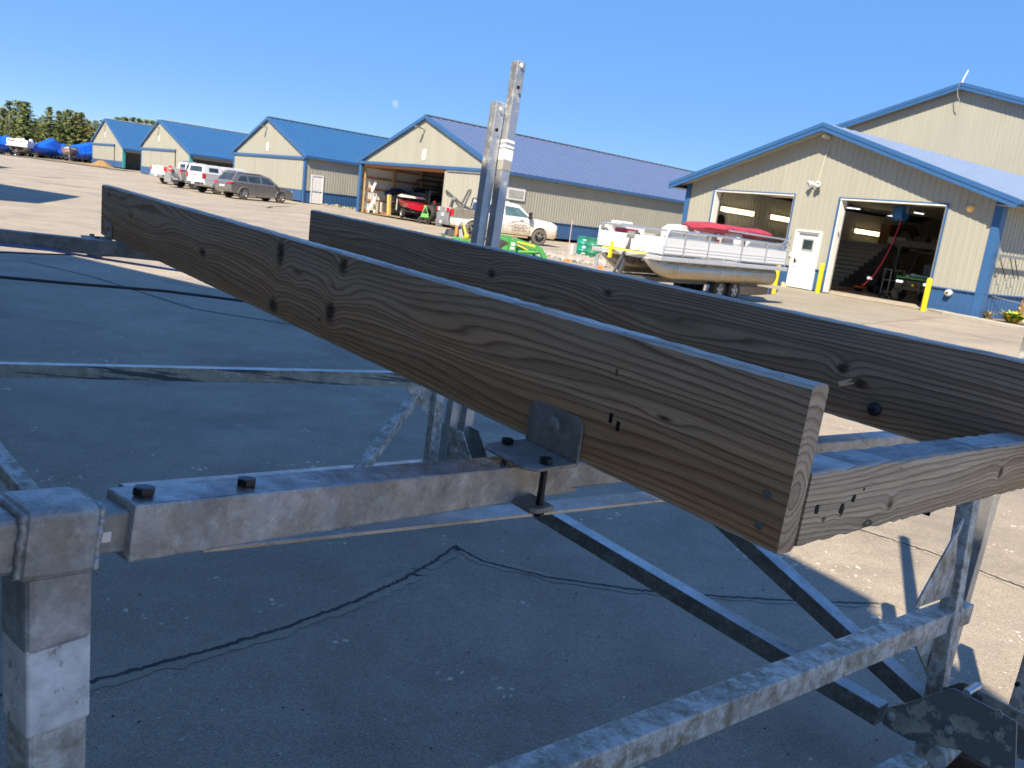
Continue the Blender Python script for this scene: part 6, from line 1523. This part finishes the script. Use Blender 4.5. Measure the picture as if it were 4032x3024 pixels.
# ------------------------------------------------------------------ far boats
WRAP = N('blue_shrink_wrap'); WRAP.set(WRAP.mix(WRAP.ramp(WRAP.noise(1.3, 4), [(.3, 0.0), (.7, 1.0)]), (.006, .07, .45), (.012, .12, .60)), .22, 0, .6); WRAP.bump(WRAP.noise(2.2, 5, .6), .6, .08); WRAP = WRAP.m
FB = 'boats parked by the trees'
def wrapped(label, px, py, d, L, w_, h_, rz, seed):
    p = W(px, py, d); p.z = gz(p.x, p.y); rnd = random.Random(seed)
    t = thing('shrink_wrapped_boat', label, 'boat', p, rz, FB); rings = []
    peak = rnd.uniform(.25, .45)
    for i in range(13):
        f = i/12; x = -L/2+L*f; ww = w_/2*min(1, (1-f)*3.2+.06)*(1 if f > .03 else .92); ht = .85+(h_-.85)*(1-abs(f-peak)/max(peak, 1-peak)*.75); ks = .55+.5*max(0, f-.6)
        rings.append([(x, -ww*.55, ks), (x, -ww, .95+.3*f), (x, -ww*.95, 1.25+.25*f), (x, -ww*.45+rnd.uniform(-.05, .05), ht*.9), (x, rnd.uniform(-.04, .04), ht+rnd.uniform(-.06, .06)), (x, ww*.45, ht*.9), (x, ww*.95, 1.25+.25*f), (x, ww, .95+.3*f), (x, ww*.55, ks)])
    MB().loft(rings).build('shrink_wrap', WRAP, t)
    f = MB()
    for y in (-.5, .5): f.bar((-L/2+.3, y, .48), (L/2+.4, y*.4, .48), .08, .1)
    f.build('cradle_frame', GREYM, t)
    for y in (-.9, .9):
        for x in (-.9, -.1): wheel(t, x, y, .32, .22, plain('grey_rim', (.42, .42, .42), .4, .5), 5, RUBBER)
    return t
def far(x, y): return (x*.18083, 520+y*.18083)
wrapped('blue shrink wrapped boat at the left edge, leftmost of the row', *far(-160, 490), 122, 7, 2.5, 2.8, rad(270), 1)
wrapped('blue shrink wrapped boat just left of the far white pontoon', *far(120, 500), 124, 6.5, 2.5, 3.0, rad(285), 2)
wrapped('tall blue wrapped boat right of the far white pontoon', *far(1000, 590), 116, 6.8, 2.6, 3.1, rad(272), 3)
wrapped('long blue wrapped boat behind the uncovered speedboat', *far(1220, 600), 122, 7, 2.5, 2.5, rad(250), 4)
wrapped('blue wrapped boat between the speedboat and the farthest shed', *far(1800, 655), 120, 7.5, 2.6, 3.1, rad(240), 5)
wrapped('low blue wrapped boat against the corner of the farthest shed', *far(1930, 700), 112, 4, 1.9, 1.6, rad(240), 6)
p = W(*far(540, 575), 113); p.z = gz(p.x, p.y)
pn = pontoon('pontoon_boat', 'distant white pontoon boat without a top in the row by the trees', p, rad(284), None, True, FB); pn.scale = (1.1, 1.1, 1.4)
trailer('boat_trailer', 'distant trailer under the white pontoon boat by the trees', p, rad(284), 5.2, True, FB)
def speedboat(name, label, loc, rz, hullm, deckm, L=5.2, tower=False, ztr=.55, group=None):
    t = thing(name, label, 'speedboat', loc, rz, group); H = []; Dk = []
    for i in range(11):
        f = i/10; x = -L/2+L*f; w_ = 1.12*min(1, 1.02-max(0, f-.45)**2*3.2); w_ = max(.05, w_); sh = ztr+.95+.28*f*f; k = ztr+.12+.75*max(0, f-.55)**1.6*2; ch = (k+sh)/2-.1
        H.append([(x, 0, k), (x, -w_*.82, ch), (x, -w_, sh), (x, w_, sh), (x, w_*.82, ch)]); Dk.append([(x, -w_, sh), (x, -w_*.6, sh+.13+.05*f), (x, w_*.6, sh+.13+.05*f), (x, w_, sh)])
    MB().loft(H).build('hull', hullm, t, .02); MB().loft(Dk, 0, False, False).build('deck', deckm, t)
    MB().loft([[(x, -.95 if j in (0, 3) else -.8, z) if j < 2 else (x, .95 if j == 3 else .8, z) for j, z in enumerate((ztr+1.1, ztr+1.5, ztr+1.5, ztr+1.1))] for x in (.15, .35)]).build('windscreen', GLASS, t)
    MB().tube([(L/2-.15, 0, ztr+1.25), (L*.2, -.95, ztr+1.36), (-.2, -1.1, ztr+1.2)], .025, 6).tube([(L/2-.15, 0, ztr+1.25), (L*.2, .95, ztr+1.36), (-.2, 1.1, ztr+1.2)], .025, 6).build('bow_rail', ALU, t)
    MB().bb(-L/2+.2, -L/2+1.2, -.9, .9, ztr+1.0, ztr+1.32).build('rear_seat', plain('dark_vinyl', (.05, .05, .055), .5), t, .05)
    if tower:
        tw = MB()
        for y in (-1.0, 1.0): tw.tube([(.5, y, ztr+1.1), (-.2, y*.9, ztr+2.0), (-.9, y*.9, ztr+2.1)], .05, 8).tube([(-.7, y, ztr+1.1), (-.5, y*.9, ztr+2.05)], .045, 8)
        tw.bar((-.25, -.9, ztr+2.03), (-.25, .9, ztr+2.03), .07, .07).bar((-.85, -.9, ztr+2.1), (-.85, .9, ztr+2.1), .07, .07).build('wake_tower', BLACK, t)
    return t
p = W(*far(1530, 635), 111); p.z = gz(p.x, p.y)
speedboat('speedboat', 'brown and white speedboat facing the yard between blue wrapped boats', p, rad(296), plain('brown_white_hull', (.30, .23, .20), .3, var=.5, scale=.8), plain('pale_deck', (.55, .55, .54), .35), 5.4, False, .5, FB)
trailer('boat_trailer', 'distant trailer under the brown and white speedboat', p, rad(296), 4.6, False, FB)
# ------------------------------------------------------------------ boats and gear inside the open shed
def in4(u, b, z=0): return SH4+R_*u+B_*b+Z(z)
def pin4(px, b):
    p = onplane(*px, SH4+B_*b, B_); p.z = SH4.z+.03; return p
NAVY = plain('navy_hull', (.012, .018, .04), .25, coat=.4); WG = plain('white_gelcoat', (.75, .75, .74), .25, coat=.4, var=.03)
p = pin4(Q3(1700, 950), 4.6); hb_ = math.atan2(-R_.y, -R_.x)
sb = speedboat('speedboat', 'white and navy speedboat with a black tower inside the open shed', p, hb_-.25, NAVY, WG, 6.4, True, .75)
trailer('boat_trailer', 'dark trailer under the white and navy speedboat in the shed', p, hb_-.25, 5, True)
p = pin4(Q3(800, 800), 3.4); t = thing('covered_boat', 'boat under a navy blue canvas cover inside the open shed', 'boat', p, hb_-.1)
rings = []
for i in range(11):
    f = i/10; x = -2.4+4.6*f; w_ = max(.08, 1.05*min(1, 1.05-max(0, f-.5)**2*3.4)); hh = 1.75+.34*math.sin(min(1, f*1.15)*PI)
    rings.append([(x, -w_*.7, .95), (x, -w_, 1.45), (x, -w_, 1.6), (x, -w_*.4, hh), (x, w_*.4, hh), (x, w_, 1.6), (x, w_, 1.45), (x, w_*.7, .95)])
MB().loft([[q for q in r[1:7]] for r in rings], 0, True, False, False).build('canvas_cover', plain('navy_canvas', (.03, .06, .2), .7, var=.15), t)
MB().loft([[r[0], r[1], r[6], r[7]] for r in rings]).build('hull', plain('grey_hull', (.2, .2, .2), .4), t)
MB().bar((-2.2, -.4, .5), (2.2, 0, .5), .1, .1).bar((-2.2, .4, .5), (2.2, 0, .5), .1, .1).bar((-1.6, -.5, .5), (-1.6, -.5, 1), .08, .08).bar((-1.6, .5, .5), (-1.6, .5, 1), .08, .08).build('cradle_frame', GREYM, t)
for y in (-.75, .75): wheel(t, -.6, y, .3, .2, ALLOY, 5, RUBBER)
p = pin4(Q3(1340, 1150), 1.6); t = thing('red_boat', 'glossy red open boat under a white cover on a trailer in the shed doorway', 'boat', p, hb_-.35)
rings = []
for i in range(10):
    f = i/9; x = -2.4+4.4*f; w_ = max(.06, .95*min(1, 1.04-max(0, f-.45)**2*3.3)); k = .62+1.2*max(0, f-.25)**1.5*.62; s_ = 1.02+.38*f
    rings.append([(x, 0, k), (x, -w_*.8, k+.12), (x, -w_, s_), (x, w_, s_), (x, w_*.8, k+.12)])
MB().loft(rings).build('hull', plain('red_gelcoat', (.42, .012, .03), .2, coat=.5, var=.1), t)
MB().loft([[(x, -w_, 1.42+.1*f), (x, -w_*.7, 1.55+.14*f), (x, w_*.7, 1.55+.14*f), (x, w_, 1.42+.1*f)] for x, w_, f in ((-.6, .95, 0), (.6, .9, .5), (1.7, .55, 1))]).build('white_cover', WG, t)
MB().bar((-2.3, -.4, .5), (2.6, 0, .5), .09, .1).bar((-2.3, .4, .5), (2.6, 0, .5), .09, .1).build('trailer_frame', plain('trailer_steel', (.09, .095, .10), .5, .3), t)
for y in (-.8, .8): wheel(t, -.9, y, .32, .22, ALLOY, 5, RUBBER)
MB().bar((2.3, 0, .5), (2.0, 0, 1.5), .07, .08).cyl((2.0, -.12, 1.45), (2.0, .12, 1.45), .1, 12).build('winch_post', GREYM, t)
MB().bb(2.28, 2.33, -.7, -.62, .5, 1.2).build('orange_marker', ORANGE, t)
for y in (-.55, .55): MB().cyl((1.9, y, .45), (1.9, y, 1.3), .035, 8).build('guide_pole', WHITE, t)
for i, (a, b, lb) in enumerate((((390, 830), (500, 575), 'white board leaning high on the shed post, upper of two'), ((285, 1325), (430, 1045), 'white board leaning on the shed wall near the floor, lower of two'))):
    A_ = onplane(*Q3(*a), in4(0, -.0)+B_*.9, B_); B2_ = onplane(*Q3(*b), in4(0, 0)+B_*.9, B_)
    tag(MB().bar(A_, B2_, .30, .05, up=B_).build('leaning_board', WHITE, None, .02), lb, 'board', 'white boards leaning inside the shed')
for i, (x, y0_, y1_) in enumerate(((455, 900, 1340), (520, 1060, 1340), (610, 1080, 1330))):
    A_ = onplane(*Q3(x, y1_), in4(0, 0)+B_*1.2, B_); B2_ = onplane(*Q3(x+15, y0_), in4(0, 0)+B_*1.2, B_)
    tag(MB().bar(A_, B2_, .11, .11, up=B_).build('upright_pole', plain(('white_pole', 'tan_pole', 'tan_pole2')[i], ((.7, .7, .68), (.42, .36, .28), (.5, .46, .38))[i], .6)), ('white pole leaning inside the left side of the open shed', 'short tan pole beside the white pole in the shed', 'pale tan pole nearest the sawn post in the shed')[i], 'pole', 'poles leaning inside the shed')
A_ = onplane(*Q3(800, 1390), in4(0, 0)+B_*.5, B_); B2_ = onplane(*Q3(815, 905), in4(0, 0)+B_*.5, B_)
MBp = MB().bar(A_, B2_, .2, .2, up=B_); tag(MBp.build('sawn_post', plain('yellow_pine', (.55, .38, .12), .7, var=.15, scale=8)), 'sawn yellow pine post standing in the open shed', 'post')
p = pin4(Q3(1990, 1200), 1.0); t = thing('dark_tractor', 'dark tractor with an orange triangle at its back inside the shed doorway', 'tractor', p, hb_)
for y in (-.6, .6): MB().lathe([(.3, -.14), (.52, -.17), (.56, -.08), (.56, .08), (.52, .17), (.3, .14)], (0, y, .56), (0, 1, 0), 20).build('wheel', RUBBER, t)
for y in (-.5, .5): MB().lathe([(.15, -.1), (.3, -.1), (.3, .1), (.15, .1)], (-1.4, y, .3), (0, 1, 0), 16).build('wheel', RUBBER, t)
MB().bb(-1.7, .2, -.35, .35, .45, 1.1).bb(-.1, .4, -.3, .3, .9, 1.3).build('body', BLACK, t, .05)
for y in (-.55, .55): MB().bar((.25, y, .9), (.25, y, 2.0), .07, .07).build('roll_bar', BLACK, t)
MB().bar((.25, -.55, 2.0), (.25, .55, 2.0), .07, .07).build('roll_bar', BLACK, t)
MB().prism([Vector((.44, -.18, 1.0)), Vector((.44, .18, 1.0)), Vector((.44, .07, 1.4)), Vector((.44, -.07, 1.4))], (0, 0, 0), (.03, 0, 0)).build('warning_triangle', plain('signal_orange', (.95, .07, .01), .4), t)
p = in4(8.9, -.3, .0); p.z = gz(p.x, p.y); t = thing('mower_deck', 'pale green implement standing at the open shed door', 'implement', p)
MB().prism([(-.45, 0, .55), (.45, 0, .55), (.38, 0, .85), (-.3, 0, .85)], (0, -.2, 0), (0, .2, 0)).bar((-.3, 0, .8), (-.05, 0, 1.4), .14, .08).bar((.35, 0, .8), (.05, 0, 1.4), .14, .08).box((-.02, 0, 1.42), (.26, .1, .16)).build('frame', plain('light_green_paint', (.12, .42, .10), .4), t, .02)
for x in (-.4, .35): MB().lathe([(.1, -.08), (.28, -.09), (.3, 0), (.28, .09), (.1, .08)], (x, 0, .3), (0, 1, 0), 16).build('wheel', RUBBER, t)
t.scale = (.62, .62, .8)
# ------------------------------------------------------------------ things inside the workshop
def inw(u, b, z=0): return D0+RS*u+BS*b+Z(z)
def onin(px, b): return onplane(*px, D0+BS*b, BS)
ub = onin(C6(1000, 1300), 3.2); u_ = (ub-D0).dot(RS)
t = thing('utility_vehicle', 'green utility vehicle with headlights on parked inside the right garage', 'utility vehicle', inw(u_+.25, 3.9), math.atan2(NS.y, NS.x))
MB().prism([Vector((-1.3, -.72, .55)), Vector((1.2, -.72, .55)), Vector((1.35, -.72, .8)), Vector((.5, -.72, .95)), (-1.3, -.72, .95)] and [Vector((-1.3, -.72, .5)), Vector((1.25, -.72, .5)), Vector((1.38, -.72, .82)), Vector((.45, -.72, .98)), Vector((-1.3, -.72, .95))], (0, 0, 0), (0, 1.44, 0)).build('body', BLACK, t, .04)
MB().prism([Vector((.5, -.66, .99)), Vector((1.36, -.66, .86)), Vector((1.36, .66, .86)), Vector((.5, .66, .99))], (0, 0, 0), (0, 0, .07)).build('hood', plain('utility_green', (.02, .20, .04), .3, coat=.3), t, .03)
MB().prism([Vector((1.0, -.3, .96)), Vector((1.12, .4, .95)), Vector((1.05, .45, .97)), Vector((.9, -.25, .99))], (0, 0, .03), (0, 0, .045)).build('rag', WHITE, t)
for y in (-.56, -.42, .48): MB().cyl((1.34, y, .74), (1.41, y, .74), .05, 12).build('headlight', plain('lit_headlight', (.9, .92, 1), .3, emit=.35), t)
MB().cyl((1.36, .05, .66), (1.41, .05, .66), .045, 10).build('badge', TYEL, t)
MB().bar((1.4, -.6, .5), (1.4, .6, .5), .06, .06).bar((1.42, -.35, .36), (1.42, -.35, .7), .06, .05).bar((1.42, .35, .36), (1.42, .35, .7), .06, .05).build('bull_bar', BLACK, t)
for y in (-.68, .68):
    MB().tube([(.55, y, .95), (.25, y*.95, 1.85), (-.9, y*.95, 1.88), (-1.0, y, .95)], .035, 8).build('cab_frame', BLACK, t)
    for x in (.95, -.85):
        w_ = MB().lathe([(.16, -.12), (.28, -.14), (.32, -.06), (.32, .06), (.28, .14), (.16, .12)], (x, y, .32), (0, 1, 0), 20).build('wheel', RUBBER, t); MB().lathe([(.17, .1), (.1, .06), (.01, .08)], (x, y, .32), (0, 1 if y > 0 else -1, 0), 14).build('wheel_disc', TYEL, w_)
MB().bb(-1.0, .3, -.66, .66, 1.84, 1.9).build('roof', BLACK, t, .03); MB().bb(-.6, -.1, -.55, .55, .95, 1.45).build('seat', plain('grey_seat', (.1, .1, .1), .7), t, .05)
# black mower, cart, boxes
t = thing('ride_on_mower', 'black ride on mower with a lit lamp behind the utility vehicle', 'mower', onplane(*C6(600, 1170), D0+BS*6, BS)*1.0, math.atan2(NS.y, NS.x)); t.location.z = D0.z
MB().bb(-.8, .7, -.45, .45, .3, .75).bb(-.6, -.1, -.35, .35, .7, 1.15).build('body', BLACK, t, .06); MB().box((.71, .1, .62), (.04, .2, .1)).build('headlight', plain('lit_headlight', (.9, .92, 1), .3, emit=.35), t)
for y in (-.45, .45):
    for x, r in ((.5, .2), (-.5, .27)): MB().lathe([(r*.5, -.1), (r, -.1), (r, .1), (r*.5, .1)], (x, y, r), (0, 1, 0), 16).build('wheel', RUBBER, t)
MB().bb(.5, .75, -.5, -.1, .15, .25).build('orange_deck', ORANGE, t)
t = thing('steel_cart', 'grey steel cart with a raised handle beside the utility vehicle', 'cart', inw(u_-1.15, 3.6)); f = MB()
for x in (-.25, .25):
    for y in (-.3, .3): f.bar((x, y, .1), (x, y, 1.1), .04, .04)
for z in (.25, .7, 1.1): f.box((0, 0, z), (.55, .65, .03))
f.build('frame', GREYM, t)
for x in (-.25, .25):
    for y in (-.3, .3): MB().cyl((x, y-.02, .05), (x, y+.02, .05), .05, 10).build('castor', RUBBER, t)
KRAFT = plain('cardboard', (.26, .15, .085), .8, var=.15); PALEB = plain('pale_box', (.5, .5, .47), .6)
BX = [((735, 640), (790, 725), PALEB, 'pale box at the left end of the mezzanine shelf'), ((795, 650), (920, 710), PALEB, 'long white tub on top of the cardboard boxes'), ((800, 715), (890, 770), KRAFT, 'cardboard box under the white tub'), ((900, 690), (975, 775), KRAFT, 'cardboard box right of the white tub'), ((990, 725), (1135, 790), KRAFT, 'long cardboard box in the middle of the mezzanine'), ((960, 760), (1045, 800), PALEB, 'flat white carton at the mezzanine edge'), ((1205, 660), (1290, 815), plain('tan_box', (.34, .27, .2), .7), 'tall tan box at the right end of the mezzanine'), ((1020, 640), (1140, 720), plain('dim_grey_box', (.14, .14, .14), .8), 'dark grey bin behind the cardboard boxes'), ((660, 500), (720, 735), plain('brown_board', (.2, .1, .055), .8), 'upright brown board at the top of the stairs')]
for i, (a, b, m_, lb) in enumerate(BX):
    bb_ = 11.3+.16*i; p0_, p1_ = onin(C6(a[0], a[1]), bb_), onin(C6(b[0], b[1]), bb_); ua_, ub_ = (p0_-D0).dot(RS), (p1_-D0).dot(RS); zm = (p0_.z+p1_.z)/2; hh = abs(p0_.z-p1_.z)*.92
    t = thing('storage_box', lb, 'box', inw((ua_+ub_)/2, bb_+.3, zm-D0.z-hh/2), math.atan2(RS.y, RS.x), 'boxes on the workshop mezzanine')
    w2 = max(.2, abs(ub_-ua_)); MB().bb(-w2/2, w2/2, -.3, .3, 0, hh).build('box_body', m_, t, .01); MB().bb(-w2/2-.01, w2/2+.01, -.31, .31, hh, hh+.03).build('box_lid', m_, t)
t = thing('truck_tyre', 'large dark tyre standing on the mezzanine behind the boxes', 'tyre', onin(C6(905, 660), 13.2)); MB().lathe([(.42, -.15), (.62, -.18), (.7, -.1), (.7, .1), (.62, .18), (.42, .15), (.42, -.15)], (0, 0, 0), BS, 28).build('tread', RUBBER, t)
# hose reel and hose
hr = onin(C6(875, 385), 3.0); t = thing('hose_reel', 'blue hose reel hanging from the workshop ceiling with a red air hose', 'hose reel', hr)
MB().cyl(-RS*.18, RS*.18, .28, 20).build('drum', plain('reel_blue', (.02, .14, .42), .4), t); MB().bar((0, 0, .28), (0, 0, .7), .2, .06).bar(RS*-.22+Z(.3), RS*-.22, .04, .1).bar(RS*.22+Z(.3), RS*.22, .04, .1).build('bracket', GREYM, t)
hp_ = [onin(C6(x, y), b) for x, y, b in ((875, 440, 3.0), (850, 540, 3.0), (790, 690, 2.9), (720, 830, 2.8), (640, 970, 2.7), (560, 1080, 2.5), (470, 1160, 2.3))]+[G(*C6(390, 1205)), G(*C6(300, 1228)), G(*C6(200, 1222)), G(*C6(60, 1212))]
hp_ = [p if p.z > .03 else Vector((p.x, p.y, .04)) for p in hp_]
MB().tube([p-hr for p in hp_], .022, 8).build('hose', plain('red_hose', (.5, .03, .05), .45), t)
# things in the left garage
t = thing('blue_cabinet', 'dark blue cabinet top behind the folded maroon canopy in the left garage', 'cabinet', inw(-3.6, 3.2), math.atan2(RS.y, RS.x)); MB().bb(-.8, .8, -.3, .3, 0, 1.75).build('cabinet_body', plain('navy_cabinet', (.02, .03, .12), .5), t, .01); MB().bb(-.78, -.02, -.32, -.3, .1, 1.7).build('cabinet_door', plain('navy_cabinet', (.02, .03, .12), .5), t); MB().bb(.02, .78, -.32, -.3, .1, 1.7).build('cabinet_door', plain('navy_cabinet', (.02, .03, .12), .5), t)
t = thing('wall_tyre', 'white walled wheel hanging on the left wall of the left garage', 'wheel', onplane(*C5(640, 745), LEFTP+RS*.1, RS)); MB().lathe([(.3, -.08), (.42, -.09), (.46, 0), (.42, .09), (.3, .08)], (0, 0, 0), RS, 24).build('tyre', PALEB, t); MB().lathe([(.29, .06), (.2, .05), (.01, .05)], (0, 0, 0), RS, 20).build('wheel_disc', BLACK, t)
t = thing('blue_workbench', 'blue workbench with orange tools just inside the left garage door', 'workbench', inw(-2.7, 1.2), math.atan2(RS.y, RS.x)); MB().bb(-.5, .5, -.3, .3, .82, .9).build('top', plain('bench_blue', (.03, .06, .22), .5), t)
for x in (-.45, .45):
    for y in (-.25, .25): MB().bar((x, y, 0), (x, y, .82), .06, .06).build('leg', plain('bench_blue', (.03, .06, .22), .5), t)
MB().bb(-.3, .4, -.2, .1, .9, 1.02).build('orange_toolbox', ORANGE, t, .02)
# ------------------------------------------------------------------ trees
LEAFS = []
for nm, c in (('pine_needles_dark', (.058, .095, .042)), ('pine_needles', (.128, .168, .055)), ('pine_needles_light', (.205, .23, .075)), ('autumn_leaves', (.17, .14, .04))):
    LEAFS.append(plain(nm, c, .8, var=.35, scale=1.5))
BARK = plain('pine_bark', (.22, .13, .085), .9, var=.3, scale=2); BARKG = plain('grey_bark', (.26, .245, .22), .9, var=.25)
def pine_mesh(seed, mats, H=10.0, full=.2, wid=2.6):
    rnd = random.Random(seed); mb = MB(); z = H*full
    while z < H*.985:
        f = (z-H*full)/(H*(1-full)); R = wid*(1-f)**.62*(.85+.3*rnd.random())*(.72+.28*min(1, f*4+.3))
        nb = max(4, int(9-5*f)); a0 = rnd.uniform(0, 6)
        for b in range(nb):
            a = a0+2*PI*b/nb+rnd.uniform(-.25, .25); L = R*rnd.uniform(.6, 1.12); d = Vector((math.cos(a), math.sin(a), 0)); nt_ = max(3, int(L*3.4))
            if rnd.random() < .12: continue
            for k in range(nt_):
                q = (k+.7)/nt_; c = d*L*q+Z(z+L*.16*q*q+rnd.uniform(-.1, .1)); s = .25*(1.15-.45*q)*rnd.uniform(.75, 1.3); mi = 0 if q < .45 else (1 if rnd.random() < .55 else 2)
                for j in range(8):
                    u = Vector((rnd.uniform(-1, 1), rnd.uniform(-1, 1), rnd.uniform(-.35, .55))).normalized(); v = u.cross(Vector((rnd.uniform(-1, 1), rnd.uniform(-1, 1), rnd.uniform(.2, 1)))).normalized(); cc_ = c+Vector((rnd.uniform(-.2, .2), rnd.uniform(-.2, .2), rnd.uniform(-.12, .14)))
                    mb.add([cc_-u*s-v*s*.18, cc_+v*s*.34, cc_+u*s*1.1, cc_-v*s*.3], [(0, 1, 2, 3)], mi)
        z += H*.042*rnd.uniform(.8, 1.25)*(1.15-.4*f)
    return mb.mesh('crown', mats)
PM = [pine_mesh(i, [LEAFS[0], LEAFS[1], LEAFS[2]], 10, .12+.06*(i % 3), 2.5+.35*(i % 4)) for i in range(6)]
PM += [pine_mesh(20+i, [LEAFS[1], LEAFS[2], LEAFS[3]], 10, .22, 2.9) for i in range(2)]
TM = MB().cyl((0, 0, 0), (0, 0, 9.3), .17, 8, .03).mesh('trunk', BARK)
LB = MB()
rnd = random.Random(2)
for i in range(16):
    a = rnd.uniform(0, 6.3); z = rnd.uniform(1.2, 8); LB.cyl((0, 0, z), (math.cos(a)*1.3, math.sin(a)*1.3, z+.25), .035, 5, .01)
LBM = LB.mesh('limbs', BARK)
TG = 'pines behind the parked boats'
def tree(px, d, h, k, label, wsc=1.0):
    p = GD(px, d); p.z -= .2; t = thing('pine_tree', label, 'tree', p, rnd.uniform(0, 6), TG); s = h/10
    inst(PM[k], 'crown', t, scale=(s*wsc, s*wsc, s)); inst(TM, 'trunk', t, scale=(s, s, s)); inst(LBM, 'limbs', t, scale=(s, s, s)); return t
FRONT = {-60: 'pine tree half cut off by the left edge', 15: 'leftmost full pine at the left edge, dark green', 40: 'tall blue green pine behind the two bare trunks', 75: 'tallest pine of the wood, pointed top above the white pontoon boat', 103: 'broad light green pine right of the tallest pine', 140: 'low pine in the dip of the tree line', 195: 'rounded pine just right of the dip in the tree line', 232: 'slim pine between two rounded pines', 272: 'pine with layered boughs above the speedboat', 300: 'pine with a yellowish top left of the farthest shed', 318: 'yellow green tree nearest the farthest shed roof', 345: 'low yellow tree touching the farthest shed gable', 375: 'tree half hidden by the gable of the farthest shed', 460: 'first tree top peeping over the farthest shed roof', 520: 'middle tree top peeping over the farthest shed roof', 572: 'small tree top at the right over the farthest shed roof'}
TL = 'pine tree mostly hidden among the others in the wood behind the boats'
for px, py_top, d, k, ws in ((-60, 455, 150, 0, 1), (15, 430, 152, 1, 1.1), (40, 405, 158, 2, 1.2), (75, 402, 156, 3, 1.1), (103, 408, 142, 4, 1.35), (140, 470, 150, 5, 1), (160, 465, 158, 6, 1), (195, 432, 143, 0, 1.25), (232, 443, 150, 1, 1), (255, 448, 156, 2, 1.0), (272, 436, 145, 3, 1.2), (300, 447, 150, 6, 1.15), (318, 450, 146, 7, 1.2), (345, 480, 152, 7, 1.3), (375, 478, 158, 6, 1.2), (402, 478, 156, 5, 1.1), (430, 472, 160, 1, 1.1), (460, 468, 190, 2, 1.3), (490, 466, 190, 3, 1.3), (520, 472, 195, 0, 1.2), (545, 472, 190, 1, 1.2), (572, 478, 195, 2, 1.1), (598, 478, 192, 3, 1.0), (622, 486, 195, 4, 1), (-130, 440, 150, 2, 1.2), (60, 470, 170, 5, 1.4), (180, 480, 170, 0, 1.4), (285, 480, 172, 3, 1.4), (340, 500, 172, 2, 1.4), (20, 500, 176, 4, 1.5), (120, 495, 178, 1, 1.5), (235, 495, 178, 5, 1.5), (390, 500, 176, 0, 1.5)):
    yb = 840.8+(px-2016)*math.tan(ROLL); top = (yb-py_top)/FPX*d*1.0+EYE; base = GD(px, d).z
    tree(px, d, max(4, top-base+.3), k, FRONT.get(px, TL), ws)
tree(30, 136, 6.2, 0, 'bare grey trunked pine thin at its base, at the left of the wood', .7)
for px, d, h in ((27, 138, 5.5), (36, 139, 7)):
    p = GD(px, d); o = MB().cyl((0, 0, 0), (.1, 0, h), .13, 7, .05).build('dead_trunk', BARKG, None, 0, 2, p); tag(o, 'bare grey trunk standing in front of the pines' if px == 27 else 'taller bare tan trunk standing in front of the pines', 'tree')
# dense understorey behind
mb = MB(); rnd = random.Random(31)
for i in range(5200):
    px = rnd.uniform(-260, 440); d = rnd.uniform(150, 182); p = GD(px, d); z = rnd.random()**1.5*4.8; s = rnd.uniform(.25, .6)
    u = Vector((rnd.uniform(-1, 1), rnd.uniform(-1, 1), rnd.uniform(-.5, .7))).normalized()*s; v = u.cross(Vector((rnd.uniform(-1, 1), rnd.uniform(-1, 1), 1))).normalized()*s*.5; c = p+Z(z)
    mb.add([c-u, c+v, c+u, c-v], [(0, 1, 2, 3)], rnd.choice((0, 0, 0, 1, 3)))
tag(mb.build('undergrowth', [LEAFS[0], LEAFS[1], LEAFS[2], LEAFS[3]]), kind='stuff')
# the pale morning moon
mc = W(1557, 410, 1).normalized() if False else ray(1557, 410).normalized(); mp = CAM+mc*2600
mm = N('moon_haze'); mm.set((.55, .6, .66), 1, 0, 0); tr_n = mm.n('BsdfTransparent'); mx = mm.n('MixShader'); mx.inputs[0].default_value = .12
mm.l(tr_n.outputs[0], mx.inputs[1]); mm.l(mm.b.outputs[0], mx.inputs[2]); mm.l(mx.outputs[0], mm.t.nodes['Material Output'].inputs[0])
tag(MB().ball((0, 0, 0), 11.5, 24).build('moon', mm.m, None, 0, 2, mp), 'faint pale daytime moon in the blue sky', 'moon')
